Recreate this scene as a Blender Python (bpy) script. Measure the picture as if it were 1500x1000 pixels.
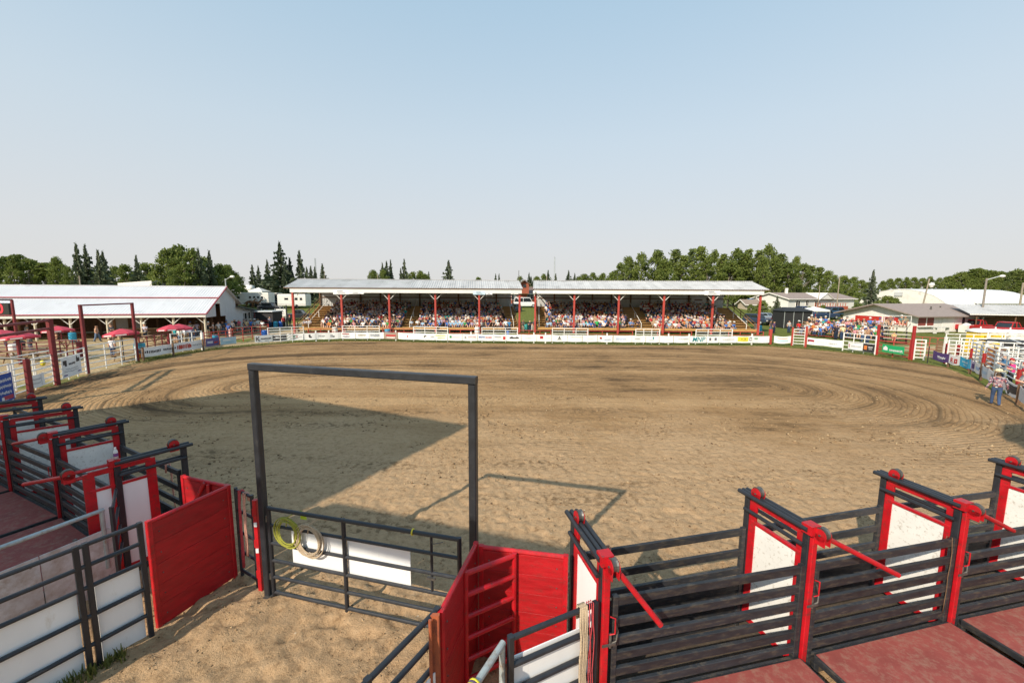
import bpy, math, random
import numpy as np
from mathutils import Vector, Matrix

for _o in list(bpy.data.objects):
    bpy.data.objects.remove(_o)
SC = bpy.context.scene
COL = SC.collection
R_ = math.radians

# ------------------------------------------------------------------ camera
F_PX, CAM_H = 600.0, 5.5                 # focal length in pixels of the 1500 px wide photograph, lens height in metres
PITCH, ROLL = math.atan(72 / F_PX), R_(0.3)
cam_d = bpy.data.cameras.new('camera')
cam_d.sensor_width = 36.0
cam_d.lens = 36.0 * F_PX / 1500.0
cam_d.clip_start = 0.05
cam_d.clip_end = 6000
cam = bpy.data.objects.new('camera', cam_d)
COL.objects.link(cam)
_r, _u, _f = Vector((1, 0, 0)), Vector((0, math.sin(PITCH), math.cos(PITCH))), Vector((0, math.cos(PITCH), -math.sin(PITCH)))
_rr = math.cos(ROLL) * _r + math.sin(ROLL) * _u
_uu = -math.sin(ROLL) * _r + math.cos(ROLL) * _u
_m = Matrix((_rr, _uu, -_f)).transposed().to_4x4()
_m.translation = (0, 0, CAM_H)
cam.matrix_world = _m
SC.camera = cam

# ------------------------------------------------------------------ sky, sun, exposure
SUN_TO = Vector((-3.80, -5.03, 4.30)).normalized()       # towards the sun: behind the camera, to the left, 34 degrees up
SUN_EL = math.asin(SUN_TO.z)
SUN_AZ = math.atan2(SUN_TO.x, SUN_TO.y)
world = bpy.data.worlds.new('World')
SC.world = world
world.use_nodes = True
_nt = world.node_tree
_nt.nodes.clear()
_sky = _nt.nodes.new('ShaderNodeTexSky')
_sky.sky_type = 'NISHITA'
_sky.sun_disc = False
_sky.sun_elevation = SUN_EL
_sky.sun_rotation = SUN_AZ % (2 * math.pi)
_sky.altitude = 600
_sky.air_density = 1.0
_sky.dust_density = 2.0
_sky.ozone_density = 1.0
_bg = _nt.nodes.new('ShaderNodeBackground')
_bg.inputs['Strength'].default_value = 0.13
_wo = _nt.nodes.new('ShaderNodeOutputWorld')
# thin smoke haze: the lower sky is washed out, evenly all the way round
_tc = _nt.nodes.new('ShaderNodeTexCoord')
_sp = _nt.nodes.new('ShaderNodeSeparateXYZ')
_nt.links.new(_tc.outputs['Generated'], _sp.inputs[0])
_rp = _nt.nodes.new('ShaderNodeValToRGB')
_rp.color_ramp.interpolation = 'EASE'
_rp.color_ramp.elements[0].position = 0.0
_rp.color_ramp.elements[0].color = (0.96, 0.96, 0.96, 1)
_rp.color_ramp.elements[1].position = 0.75
_rp.color_ramp.elements[1].color = (0.72, 0.72, 0.72, 1)
_nt.links.new(_sp.outputs[2], _rp.inputs[0])
_mx = _nt.nodes.new('ShaderNodeMix')
_mx.data_type = 'RGBA'
_nt.links.new(_rp.outputs[0], _mx.inputs[0])
_nt.links.new(_sky.outputs[0], _mx.inputs[6])
_hz = _nt.nodes.new('ShaderNodeValToRGB')
for _i, (_p, _c) in enumerate(((0.0, (0.438, 0.434, 0.434)), (0.10, (0.432, 0.442, 0.456)), (0.32, (0.385, 0.450, 0.500)), (0.75, (0.235, 0.400, 0.530)))):
    _e = _hz.color_ramp.elements[_i] if _i < 2 else _hz.color_ramp.elements.new(_p)
    _e.position = _p
    _e.color = (*_c, 1)
_nt.links.new(_sp.outputs[2], _hz.inputs[0])
_sc = _nt.nodes.new('ShaderNodeMix')
_sc.data_type = 'RGBA'
_sc.blend_type = 'MULTIPLY'
_sc.inputs[0].default_value = 1.0
_nt.links.new(_hz.outputs[0], _sc.inputs[6])
_sc.inputs[7].default_value = (8.6, 8.55, 8.4, 1)
_nt.links.new(_sc.outputs[2], _mx.inputs[7])
_nt.links.new(_mx.outputs[2], _bg.inputs[0])
_nt.links.new(_bg.outputs[0], _wo.inputs[0])
sun_d = bpy.data.lights.new('sun', 'SUN')
sun_d.energy = 3.7
sun_d.angle = R_(0.6)
sun_d.color = (1.0, 0.885, 0.715)
sun = bpy.data.objects.new('sun', sun_d)
COL.objects.link(sun)
sun.rotation_euler = (-SUN_TO).to_track_quat('-Z', 'Y').to_euler()
SC.view_settings.view_transform = 'Standard'
SC.view_settings.look = 'None'
SC.view_settings.exposure = 0.56
SC.view_settings.gamma = 1.0
SC.view_settings.use_curve_mapping = False

# ------------------------------------------------------------------ survey: photograph pixel -> place in the world
def ray(px, py):
    a, b = (px - 750) / F_PX, (500 - py) / F_PX
    v = a * _rr + b * _uu + _f
    return v
def at(px, py, z=0.0):
    """Point at height z that the photograph shows at pixel (px, py)."""
    v = ray(px, py)
    t = (z - CAM_H) / v.z
    return Vector((v.x * t, v.y * t, z))
def deep(px, py, Y):
    """Point at depth Y that the photograph shows at pixel (px, py)."""
    v = ray(px, py)
    return Vector((0, 0, CAM_H)) + v * (Y / v.y)
def zat(base, px, py):
    v = ray(px, py)
    return CAM_H + v.z * math.hypot(base[0], base[1]) / math.hypot(v.x, v.y)
def smooth(a, b, x):
    t = min(1, max(0, (x - a) / (b - a)))
    return t * t * (3 - 2 * t)
def land(x, y):
    """Height of the natural ground: flat round the arena, rising behind the stands."""
    return 2.4 * smooth(66, 98, y) + 1.2 * smooth(120, 400, math.hypot(x, y))

# ------------------------------------------------------------------ materials
MATS = {}
def _noise(nt, scale, detail=4, rough=0.55, coord=None, mapping=None):
    n = nt.nodes.new('ShaderNodeTexNoise')
    n.inputs['Scale'].default_value = scale
    n.inputs['Detail'].default_value = detail
    n.inputs['Roughness'].default_value = rough
    if coord is not None:
        nt.links.new(coord, n.inputs['Vector'])
    return n
def _ramp(nt, fac, stops):
    r = nt.nodes.new('ShaderNodeValToRGB')
    el = r.color_ramp.elements
    while len(el) < len(stops):
        el.new(0.5)
    for e, (p, c) in zip(el, stops):
        e.position = p
        e.color = (*c[:3], 1)
    nt.links.new(fac, r.inputs[0])
    return r
def _mix(nt, fac, a, b, blend='MIX'):
    m = nt.nodes.new('ShaderNodeMix')
    m.data_type = 'RGBA'
    m.blend_type = blend
    for sock, v in ((m.inputs[0], fac), (m.inputs[6], a), (m.inputs[7], b)):
        if isinstance(v, (int, float)):
            sock.default_value = v
        elif isinstance(v, tuple):
            sock.default_value = (*v[:3], 1)
        else:
            nt.links.new(v, sock)
    return m.outputs[2]
def base_mat(name):
    m = bpy.data.materials.new(name)
    m.use_nodes = True
    nt = m.node_tree
    return m, nt, nt.nodes['Principled BSDF']
def sc(c, k):
    return tuple(min(1, x * k) for x in c)
def pm(name, col, rough=0.5, metal=0.0, var=0.15, scale=4.0, dirt=None, dirt_amt=0.0, dirt_scale=2.5, bump=0.0, bump_scale=30.0, spec=0.5, stretch=None, piece=0.0, chips=None):
    """Painted / natural surface: colour variation, patches of dirt, fine relief, uneven gloss."""
    if name in MATS:
        return MATS[name]
    m, nt, b = base_mat(name)
    g = nt.nodes.new('ShaderNodeNewGeometry')
    co = g.outputs['Position']
    if stretch:
        mp = nt.nodes.new('ShaderNodeMapping')
        mp.inputs['Scale'].default_value = stretch
        nt.links.new(co, mp.inputs['Vector'])
        co = mp.outputs[0]
    n1 = _noise(nt, scale, 5, 0.6, co)
    r1 = _ramp(nt, n1.outputs[0], [(0.3, sc(col, 1 - var)), (0.7, sc(col, 1 + var))])
    out = r1.outputs[0]
    if dirt:
        n2 = _noise(nt, dirt_scale, 8, 0.7, co)
        t = 0.72 - 0.5 * dirt_amt
        r2 = _ramp(nt, n2.outputs[0], [(max(0, t - 0.08), (0, 0, 0)), (min(1, t + 0.12), (1, 1, 1))])
        out = _mix(nt, r2.outputs[0], out, dirt)
    if chips:                                   # small chips and scrapes through the paint
        n4 = _noise(nt, chips[1], 6, 0.75, co)
        r4 = _ramp(nt, n4.outputs[0], [(chips[2], (0, 0, 0)), (chips[2] + 0.03, (1, 1, 1))])
        out = _mix(nt, r4.outputs[0], out, chips[0])
    if piece:                                   # each board or sheet weathers a little differently
        oi = nt.nodes.new('ShaderNodeObjectInfo')
        rp = _ramp(nt, oi.outputs['Random'], [(0.0, (1 - piece,) * 3), (1.0, (1, 1, 1))])
        out = _mix(nt, 1.0, out, rp.outputs[0], 'MULTIPLY')
    nt.links.new(out, b.inputs['Base Color'])
    b.inputs['Metallic'].default_value = metal
    b.inputs['Specular IOR Level'].default_value = spec
    rr = nt.nodes.new('ShaderNodeMapRange')
    rr.inputs[3].default_value = max(0.05, rough - 0.12)
    rr.inputs[4].default_value = min(1, rough + 0.15)
    nt.links.new(n1.outputs[0], rr.inputs[0])
    nt.links.new(rr.outputs[0], b.inputs['Roughness'])
    if bump:
        n3 = _noise(nt, bump_scale, 6, 0.65, co)
        bp = nt.nodes.new('ShaderNodeBump')
        bp.inputs['Strength'].default_value = 1
        bp.inputs['Distance'].default_value = bump
        nt.links.new(n3.outputs[0], bp.inputs['Height'])
        nt.links.new(bp.outputs[0], b.inputs['Normal'])
    MATS[name] = m
    return m
MUD = (0.20, 0.15, 0.10)
DUST = (0.30, 0.24, 0.17)
def flat(name, col, rough=0.7):
    return pm(name, col, rough, var=0.06, scale=2)
M_BLACK = pm('black_pipe_paint', (0.021, 0.023, 0.029), 0.40, var=0.2, scale=6, dirt=(0.06, 0.055, 0.05), dirt_amt=0.12, chips=((0.14, 0.11, 0.09), 26, 0.71), dirt_scale=9, bump=0.0015, bump_scale=60)
M_RAIL = pm('chute_rail_paint', (0.026, 0.028, 0.034), 0.5, var=0.3, scale=5, dirt=(0.10, 0.083, 0.063), dirt_amt=0.28, dirt_scale=9, chips=((0.22, 0.20, 0.17), 20, 0.68), bump=0.003, bump_scale=40, stretch=(0.6, 1, 2.5), piece=0.3)
M_RED = pm('red_gloss_paint', (0.46, 0.007, 0.014), 0.40, var=0.20, scale=5, dirt=(0.17, 0.03, 0.026), dirt_amt=0.26, dirt_scale=14, chips=((0.20, 0.14, 0.12), 22, 0.70), bump=0.0012, bump_scale=50)
M_REDWOOD = pm('red_painted_boards', (0.43, 0.007, 0.012), 0.48, var=0.25, scale=3, dirt=(0.22, 0.022, 0.02), dirt_amt=0.26, dirt_scale=6, chips=((0.38, 0.20, 0.16), 16, 0.735), bump=0.004, bump_scale=22, stretch=(1, 1, 5), piece=0.22)
M_REDPOST = pm('dark_red_post_paint', (0.17, 0.012, 0.018), 0.5, var=0.25, scale=4, dirt=(0.10, 0.03, 0.025), dirt_amt=0.25, dirt_scale=8)
M_REDLIGHT = pm('faded_red_post_paint', (0.42, 0.055, 0.040), 0.55, var=0.15, scale=2)
M_WHITE = pm('white_pipe_paint', (0.78, 0.77, 0.74), 0.45, var=0.07, scale=5, dirt=(0.42, 0.36, 0.28), dirt_amt=0.2, dirt_scale=4)
M_SHEET = pm('white_plastic_sheet', (0.80, 0.81, 0.82), 0.4, var=0.05, scale=1.5, dirt=(0.64, 0.61, 0.57), dirt_amt=0.08, dirt_scale=6, stretch=(1, 1, 0.35))
M_SHEETDIRTY = pm('mud_spattered_white_sheet', (0.77, 0.76, 0.73), 0.5, var=0.07, scale=2, dirt=(0.30, 0.24, 0.17), dirt_amt=0.19, dirt_scale=17)
M_PLY = pm('grubby_white_plywood', (0.60, 0.58, 0.57), 0.6, var=0.12, scale=2, dirt=(0.40, 0.33, 0.28), dirt_amt=0.42, dirt_scale=3)
M_DECK = pm('worn_red_deck', (0.27, 0.060, 0.050), 0.8, var=0.16, scale=2.5, dirt=(0.29, 0.14, 0.105), dirt_amt=0.32, dirt_scale=10, bump=0.004, bump_scale=25)
M_GALV = pm('grey_galvanised_pipe', (0.42, 0.46, 0.46), 0.45, metal=0.3, var=0.15, scale=6, dirt=(0.28, 0.16, 0.08), dirt_amt=0.22, dirt_scale=8)
M_ROPE_G = pm('green_yellow_rope', (0.30, 0.30, 0.04), 0.8, var=0.3, scale=60, bump=0.003, bump_scale=180)
M_ROPE_T = pm('tan_rope', (0.45, 0.35, 0.24), 0.8, var=0.3, scale=60, bump=0.003, bump_scale=180)
M_ROPE_R = pm('red_rope', (0.45, 0.05, 0.06), 0.8, var=0.25, scale=50)
M_ROPE_P = pm('pale_pink_rope', (0.62, 0.32, 0.24), 0.8, var=0.25, scale=50)
M_YELLOW = flat('yellow_plastic', (0.72, 0.60, 0.04), 0.5)
M_STEEL = pm('worn_steel', (0.16, 0.15, 0.14), 0.45, metal=0.7, var=0.3, scale=12)
M_WOOD = pm('golden_stained_wood', (0.52, 0.29, 0.10), 0.6, var=0.25, scale=3, stretch=(0.3, 4, 4), bump=0.002, bump_scale=20, piece=0.3)
M_WOODPOST = pm('peeled_log_post', (0.42, 0.32, 0.19), 0.7, var=0.25, scale=4, stretch=(3, 3, 0.4))
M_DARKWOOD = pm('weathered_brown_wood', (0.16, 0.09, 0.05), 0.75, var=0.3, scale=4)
M_ROOF_GREY = pm('grey_ribbed_metal_roof', (0.54, 0.535, 0.535), 0.6, var=0.08, scale=0.7, dirt=(0.36, 0.35, 0.34), dirt_amt=0.25, dirt_scale=0.6, piece=0.14)
M_ROOF_WHITE = pm('white_metal_roof', (0.64, 0.645, 0.67), 0.55, var=0.06, scale=0.5, dirt=(0.45, 0.45, 0.47), dirt_amt=0.16, dirt_scale=0.5, piece=0.04)
M_WALLGREY = pm('grey_ribbed_wall', (0.52, 0.53, 0.54), 0.6, var=0.1, scale=1)
M_WALLWHITE = pm('white_painted_wall', (0.74, 0.72, 0.68), 0.65, var=0.07, scale=1, dirt=(0.52, 0.47, 0.40), dirt_amt=0.2, dirt_scale=1.5)
M_FASCIA = pm('white_fascia_board', (0.78, 0.76, 0.72), 0.55, var=0.06, scale=1)
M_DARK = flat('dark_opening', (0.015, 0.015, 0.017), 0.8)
M_GLASS = pm('dark_window_glass', (0.02, 0.025, 0.03), 0.12, var=0.3, scale=1, spec=0.8)
M_TYRE = flat('black_tyre_rubber', (0.018, 0.018, 0.018), 0.85)
M_BROWNROOF = pm('brown_shingle_roof', (0.29, 0.23, 0.205), 0.8, var=0.15, scale=3)
M_BLUEBARREL = flat('blue_plastic_barrel', (0.02, 0.12, 0.48), 0.4)
M_TEALBARREL = flat('light_blue_plastic_barrel', (0.03, 0.32, 0.50), 0.45)
def obj_colour_mat(name, rough=0.8, var=0.12):
    m, nt, b = base_mat(name)
    oi = nt.nodes.new('ShaderNodeObjectInfo')
    n = _noise(nt, 9, 3, 0.6, nt.nodes.new('ShaderNodeTexCoord').outputs['Object'])
    r = _ramp(nt, n.outputs[0], [(0.3, (1 - var,) * 3), (0.7, (1, 1, 1))])
    nt.links.new(_mix(nt, 1.0, oi.outputs['Color'], r.outputs[0], 'MULTIPLY'), b.inputs['Base Color'])
    b.inputs['Roughness'].default_value = rough
    MATS[name] = m
    return m
M_OBJ = obj_colour_mat('plain_dyed_cloth')
M_CARPAINT = obj_colour_mat('car_paint', 0.25, 0.04)

# ------------------------------------------------------------------ mesh builder
class MB:
    def __init__(s):
        s.v, s.f, s.m = [], [], []
    def add(s, vs, fs, mi=0):
        k = len(s.v)
        s.v += [tuple(p) for p in vs]
        s.f += [tuple(i + k for i in f) for f in fs]
        s.m += [mi] * len(fs)
        return s
    def box(s, c, size, rz=0.0, mi=0):
        c = Vector(c)
        hx, hy, hz = size[0] / 2, size[1] / 2, size[2] / 2
        co, si = math.cos(rz), math.sin(rz)
        vs = []
        for z in (-hz, hz):
            for x, y in ((-hx, -hy), (hx, -hy), (hx, hy), (-hx, hy)):
                vs.append((c.x + x * co - y * si, c.y + x * si + y * co, c.z + z))
        return s.add(vs, [(3, 2, 1, 0), (4, 5, 6, 7), (0, 1, 5, 4), (1, 2, 6, 5), (2, 3, 7, 6), (3, 0, 4, 7)], mi)
    def bar(s, a, b, w, h=None, up=(0, 0, 1), ch=0.12, mi=0):
        """Rectangular tube from a to b with rounded long edges: w across, h along up."""
        a, b = Vector(a), Vector(b)
        h = h or w
        d = (b - a).normalized()
        u = Vector(up)
        if abs(d.dot(u)) > 0.95:
            u = Vector((1, 0, 0)) if abs(d.x) < 0.9 else Vector((0, 1, 0))
        sx = d.cross(u).normalized()
        uu = sx.cross(d).normalized()
        c = ch * min(w, h)
        W, H = w / 2, h / 2
        prof = [(-W + c, -H), (W - c, -H), (W, -H + c), (W, H - c), (W - c, H), (-W + c, H), (-W, H - c), (-W, -H + c)]
        vs = [a + sx * x + uu * y for x, y in prof] + [b + sx * x + uu * y for x, y in prof]
        fs = [(i, (i + 1) % 8, 8 + (i + 1) % 8, 8 + i) for i in range(8)] + [tuple(range(7, -1, -1)), tuple(range(8, 16))]
        return s.add(vs, fs, mi)
    def tube(s, a, b, r, n=8, r2=None, mi=0, caps=True):
        a, b = Vector(a), Vector(b)
        r2 = r if r2 is None else r2
        d = (b - a).normalized()
        u = Vector((0, 0, 1)) if abs(d.z) < 0.9 else Vector((1, 0, 0))
        x = d.cross(u).normalized()
        y = x.cross(d)
        vs = []
        for p, rr in ((a, r), (b, r2)):
            for i in range(n):
                t = 2 * math.pi * i / n
                vs.append(p + x * (rr * math.cos(t)) + y * (rr * math.sin(t)))
        fs = [(i, i + n, (i + 1) % n + n, (i + 1) % n) for i in range(n)]
        if caps:
            fs += [tuple(range(n)), tuple(range(2 * n - 1, n - 1, -1))]
        return s.add(vs, fs, mi)
    def path(s, pts, r, n=6, closed=False, mi=0):
        pts = [Vector(p) for p in pts]
        k = len(pts)
        vs = []
        px = None
        for i, p in enumerate(pts):
            d = (pts[(i + 1) % k] - pts[i - 1]) if closed else (pts[min(i + 1, k - 1)] - pts[max(i - 1, 0)])
            d.normalize()
            if px is None:
                u = Vector((0, 0, 1)) if abs(d.z) < 0.9 else Vector((1, 0, 0))
                px = d.cross(u).normalized()
            px = (px - d * px.dot(d)).normalized()
            y = d.cross(px)
            for j in range(n):
                t = 2 * math.pi * j / n
                vs.append(p + px * (r * math.cos(t)) + y * (r * math.sin(t)))
        fs = []
        for i in range(k if closed else k - 1):
            for j in range(n):
                a, b = i * n, ((i + 1) % k) * n
                fs.append((a + j, a + (j + 1) % n, b + (j + 1) % n, b + j))
        if not closed:
            fs += [tuple(range(n - 1, -1, -1)), tuple(range((k - 1) * n, k * n))]
        return s.add(vs, fs, mi)
    def lathe(s, c, prof, n=12, mi=0, axis=None):
        """Surface of revolution about z through c: prof is [(radius, height)...]."""
        c = Vector(c)
        vs, fs = [], []
        for r, z in prof:
            for i in range(n):
                t = 2 * math.pi * i / n
                p = Vector((r * math.cos(t), r * math.sin(t), z))
                if axis is not None:
                    p = axis @ p
                vs.append(c + p)
        for k in range(len(prof) - 1):
            for i in range(n):
                fs.append((k * n + i, k * n + (i + 1) % n, (k + 1) * n + (i + 1) % n, (k + 1) * n + i))
        fs += [tuple(range(n - 1, -1, -1)), tuple(range((len(prof) - 1) * n, len(prof) * n))]
        return s.add(vs, fs, mi)
    def slab(s, poly, z0, z1, mi=0):
        """Upright prism over a plan polygon (counter-clockwise)."""
        n = len(poly)
        vs = [(p[0], p[1], z0) for p in poly] + [(p[0], p[1], z1) for p in poly]
        fs = [tuple(range(n - 1, -1, -1)), tuple(range(n, 2 * n))] + [(i, (i + 1) % n, n + (i + 1) % n, n + i) for i in range(n)]
        return s.add(vs, fs, mi)
    def plate(s, corners, t, mi=0):
        """Flat plate of thickness t from 3+ coplanar corners; the given corners are its front (counter-clockwise from the front)."""
        c = [Vector(p) for p in corners]
        nrm = (c[1] - c[0]).cross(c[2] - c[0]).normalized()
        n = len(c)
        vs = c + [p - nrm * t for p in c]
        fs = [tuple(range(n)), tuple(range(2 * n - 1, n - 1, -1))] + [(i, n + i, n + (i + 1) % n, (i + 1) % n) for i in range(n)]
        return s.add(vs, fs, mi)
    def ball(s, c, r, nu=8, nv=5, mi=0):
        r = r if isinstance(r, (tuple, list)) else (r, r, r)
        prof = []
        vs, fs = [], []
        for k in range(nv + 1):
            ph = math.pi * k / nv
            for i in range(nu):
                t = 2 * math.pi * i / nu
                vs.append((c[0] + r[0] * math.sin(ph) * math.cos(t), c[1] + r[1] * math.sin(ph) * math.sin(t), c[2] - r[2] * math.cos(ph)))
        for k in range(nv):
            for i in range(nu):
                fs.append((k * nu + i, k * nu + (i + 1) % nu, (k + 1) * nu + (i + 1) % nu, (k + 1) * nu + i))
        return s.add(vs, fs, mi)
    def build(s, name, mats, parent=None, smooth=False, kind=None):
        off = ORIGIN.get(parent.name, Vector()) if parent is not None else Vector()
        me = bpy.data.meshes.new(name)
        me.from_pydata([(v[0] - off.x, v[1] - off.y, v[2] - off.z) for v in s.v], [], s.f)
        mats = mats if isinstance(mats, (list, tuple)) else [mats]
        for m in mats:
            me.materials.append(m)
        if len(mats) > 1:
            me.polygons.foreach_set('material_index', s.m)
        if smooth:
            me.polygons.foreach_set('use_smooth', [True] * len(me.polygons))
        me.update()
        o = bpy.data.objects.new(name, me)
        COL.objects.link(o)
        if parent is not None:
            o.parent = parent
            ORIGIN[o.name] = off
        else:
            ORIGIN[o.name] = Vector()
        if kind:
            o['kind'] = kind
        return o
ORIGIN = {}
def V3(p, z):
    return Vector((p[0], p[1], z))
def tag(o, label, cat, group=None):
    o['label'] = label
    o['category'] = cat
    if group:
        o['group'] = group
    return o
def thing(name, label, cat, loc=(0, 0, 0), group=None):
    o = bpy.data.objects.new(name, None)
    o.empty_display_size = 0.2
    COL.objects.link(o)
    o.location = loc
    ORIGIN[o.name] = Vector(loc)
    return tag(o, label, cat, group)
KIDS = {}
def kids(o):
    return [c for c in bpy.data.objects if c.parent is o]
def copy_thing(root, children, loc, rz=0.0, scale=None, label=None, group=None):
    r = root.copy()
    COL.objects.link(r)
    r.location = loc
    r.rotation_euler = (0, 0, rz)
    if scale is not None:
        r.scale = scale
    if label:
        r['label'] = label
    if group:
        r['group'] = group
    for c in children:
        k = c.copy()
        COL.objects.link(k)
        k.parent = r
    return r
ORD = ['first', 'second', 'third', 'fourth', 'fifth', 'sixth', 'seventh', 'eighth', 'ninth', 'tenth', 'eleventh', 'twelfth',
       'thirteenth', 'fourteenth', 'fifteenth', 'sixteenth', 'seventeenth', 'eighteenth', 'nineteenth', 'twentieth']
def ordn(i):
    if i < 20:
        return ORD[i]
    t = ['twenty', 'thirty', 'forty', 'fifty', 'sixty', 'seventy'][(i + 1) // 10 - 2]
    k = (i + 1) % 10
    return (t[:-1] + 'ieth') if k == 0 else t + '-' + ORD[k - 1]
def text_mesh(txt, size, depth=0.004, shear=0.0, bold=0.0):
    cu = bpy.data.curves.new('lettering', 'FONT')
    cu.body = txt
    cu.size = size
    cu.extrude = depth / 2
    cu.shear = shear
    cu.offset = bold
    cu.align_x = 'CENTER'
    cu.align_y = 'CENTER'
    o = bpy.data.objects.new('lettering', cu)
    COL.objects.link(o)
    dg = bpy.context.evaluated_depsgraph_get()
    me = bpy.data.meshes.new_from_object(o.evaluated_get(dg))
    bpy.data.objects.remove(o)
    return me
def put_text(txt, size, mat, parent, pos, xdir, ydir, shear=0.0, bold=0.0, width=None, name='lettering'):
    """Lettering lying on a face: pos its centre, xdir the reading direction, ydir the direction of its top."""
    me = text_mesh(txt, size, 0.006, shear, bold)
    me.materials.clear()
    me.materials.append(mat)
    o = bpy.data.objects.new(name, me)
    COL.objects.link(o)
    x, y = Vector(xdir).normalized(), Vector(ydir).normalized()
    z = x.cross(y)
    off = ORIGIN.get(parent.name, Vector())
    m = Matrix((x, y, z)).transposed().to_4x4()
    if width:
        xs = [v.co.x for v in me.vertices]
        w = max(xs) - min(xs)
        m = m @ Matrix.Diagonal((width / w, 1, 1, 1))
    m.translation = Vector(pos) - off
    o.parent = parent
    o.matrix_local = m
    return o
# ------------------------------------------------------------------ ground
def vnoise(x, y, seed=0):
    xi, yi = np.floor(x).astype(np.int64), np.floor(y).astype(np.int64)
    xf, yf = x - xi, y - yi
    def hsh(a, b):
        h = (a * 374761393 + b * 668265263 + seed * 1442695041) & 0xFFFFFFFF
        h = ((h ^ (h >> 13)) * 1274126177) & 0xFFFFFFFF
        return ((h ^ (h >> 16)) & 0xFFFF) / 65535.0
    u, v = xf * xf * (3 - 2 * xf), yf * yf * (3 - 2 * yf)
    return (hsh(xi, yi) * (1 - u) + hsh(xi + 1, yi) * u) * (1 - v) + (hsh(xi, yi + 1) * (1 - u) + hsh(xi + 1, yi + 1) * u) * v
def grid_obj(name, xs, ys, zf, mat, keep=None, kind='structure'):
    X, Y = np.meshgrid(xs, ys)
    Z = zf(X, Y)
    nx, ny = len(xs), len(ys)
    co = np.stack([X.ravel(), Y.ravel(), Z.ravel()], 1)
    i = (np.arange(ny - 1)[:, None] * nx + np.arange(nx - 1)[None, :]).ravel()
    q = np.stack([i, i + 1, i + 1 + nx, i + nx], 1)
    if keep is not None:
        c = co[q].mean(1)
        q = q[keep(c[:, 0], c[:, 1])]
        used = np.unique(q)
        re = np.zeros(len(co), np.int64)
        re[used] = np.arange(len(used))
        co, q = co[used], re[q]
    me = bpy.data.meshes.new(name)
    me.vertices.add(len(co))
    me.vertices.foreach_set('co', co.astype(np.float32).ravel())
    me.loops.add(q.size)
    me.loops.foreach_set('vertex_index', q.astype(np.int32).ravel())
    me.polygons.add(len(q))
    me.polygons.foreach_set('loop_start', (np.arange(len(q)) * 4).astype(np.int32))
    me.polygons.foreach_set('use_smooth', np.ones(len(q), bool))
    me.update(calc_edges=True)
    me.materials.append(mat)
    o = bpy.data.objects.new(name, me)
    COL.objects.link(o)
    o['kind'] = kind
    ORIGIN[o.name] = Vector()
    return o
# edge of the arena dirt, surveyed along the grass
ARENA_PX = [(84, 563.5), (129, 548), (204, 531), (256, 520), (300, 513.5), (340, 509), (372, 506), (420, 502.5), (500, 499.5), (560, 499.5), (640, 502),
            (760, 503.5), (900, 505), (1000, 506), (1130, 507), (1200, 512.5), (1280, 521), (1335, 529.5), (1385, 537.5), (1425, 552), (1455, 573)]
ARENA = [at(*p).xy for p in ARENA_PX]
ARENA += [Vector(p) for p in ((28.5, 19), (29.5, 14), (27, 6), (22, -1), (10, -4), (-12, -4), (-24, 2), (-30, 10), (-29.5, 17))]
def in_poly(x, y, poly):
    ins = np.zeros(x.shape, bool)
    n = len(poly)
    for i in range(n):
        x1, y1 = poly[i]
        x2, y2 = poly[(i + 1) % n]
        c = ((y1 > y) != (y2 > y)) & (x < (x2 - x1) * (y - y1) / (y2 - y1 + 1e-12) + x1)
        ins ^= c
    return ins
def edge_dist(x, y, poly):
    d = np.full(x.shape, 1e9)
    n = len(poly)
    for i in range(n):
        ax, ay = poly[i]
        bx, by = poly[(i + 1) % n]
        vx, vy = bx - ax, by - ay
        t = np.clip(((x - ax) * vx + (y - ay) * vy) / (vx * vx + vy * vy + 1e-12), 0, 1)
        d = np.minimum(d, np.hypot(x - ax - t * vx, y - ay - t * vy))
    return d
def ring(x, y):
    """Tractor path coordinate: metres across the worked rings of the arena."""
    dx, dy = np.maximum(np.abs(x - 0.5) - 14.5, 0), (y - 24.0)
    return np.hypot(dx, dy)
def dirt_height(x, y):
    r = ring(x, y)
    wob = (vnoise(x * 0.35, y * 0.35, 3) - 0.5) * 0.5
    alley = (np.abs(x + 2.7) < 3.2) & (y < 7.3)
    worked = np.clip((y - 8.0) / 3.0, 0, 1)
    groove = np.sin((r + wob) * 2 * np.pi / 0.36) * 0.016 * np.clip(vnoise(x * 0.16, y * 0.16, 9) * 2.4 - 0.7, 0, 1) * 0.35 * (y < 18)
    rows = np.clip(vnoise(r * 0.9, x * 0.05, 21) - 0.6, 0, 1) * 0.04
    z = groove * worked + rows * worked
    z += (vnoise(x * 1.3, y * 1.3, 1) - 0.5) * 0.03 + (vnoise(x * 3.3, y * 3.3, 2) - 0.5) * 0.022 + (vnoise(x * 8, y * 8, 4) - 0.5) * 0.034
    near = np.clip((14 - y) / 6, 0, 1)
    z += ((vnoise(x * 17, y * 17, 5) - 0.5) * 0.014) * near
    prints = np.clip(vnoise(x * 4.2, y * 4.2, 11) - 0.60, 0, 1) * 0.20 + np.clip(vnoise(x * 7.0 + 9, y * 7.0, 12) - 0.62, 0, 1) * 0.11
    z -= prints * np.where(alley, 1.0, 0.75 * near)
    z += np.where(alley, (vnoise(x * 2.2, y * 2.2, 14) - 0.5) * 0.10, 0)
    return z
def steps(segs):
    out = [segs[0][0]]
    for a, b, s in segs:
        n = max(1, int(round((b - a) / s)))
        out += list(np.linspace(a, b, n + 1)[1:])
    return np.array(out)
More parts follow.
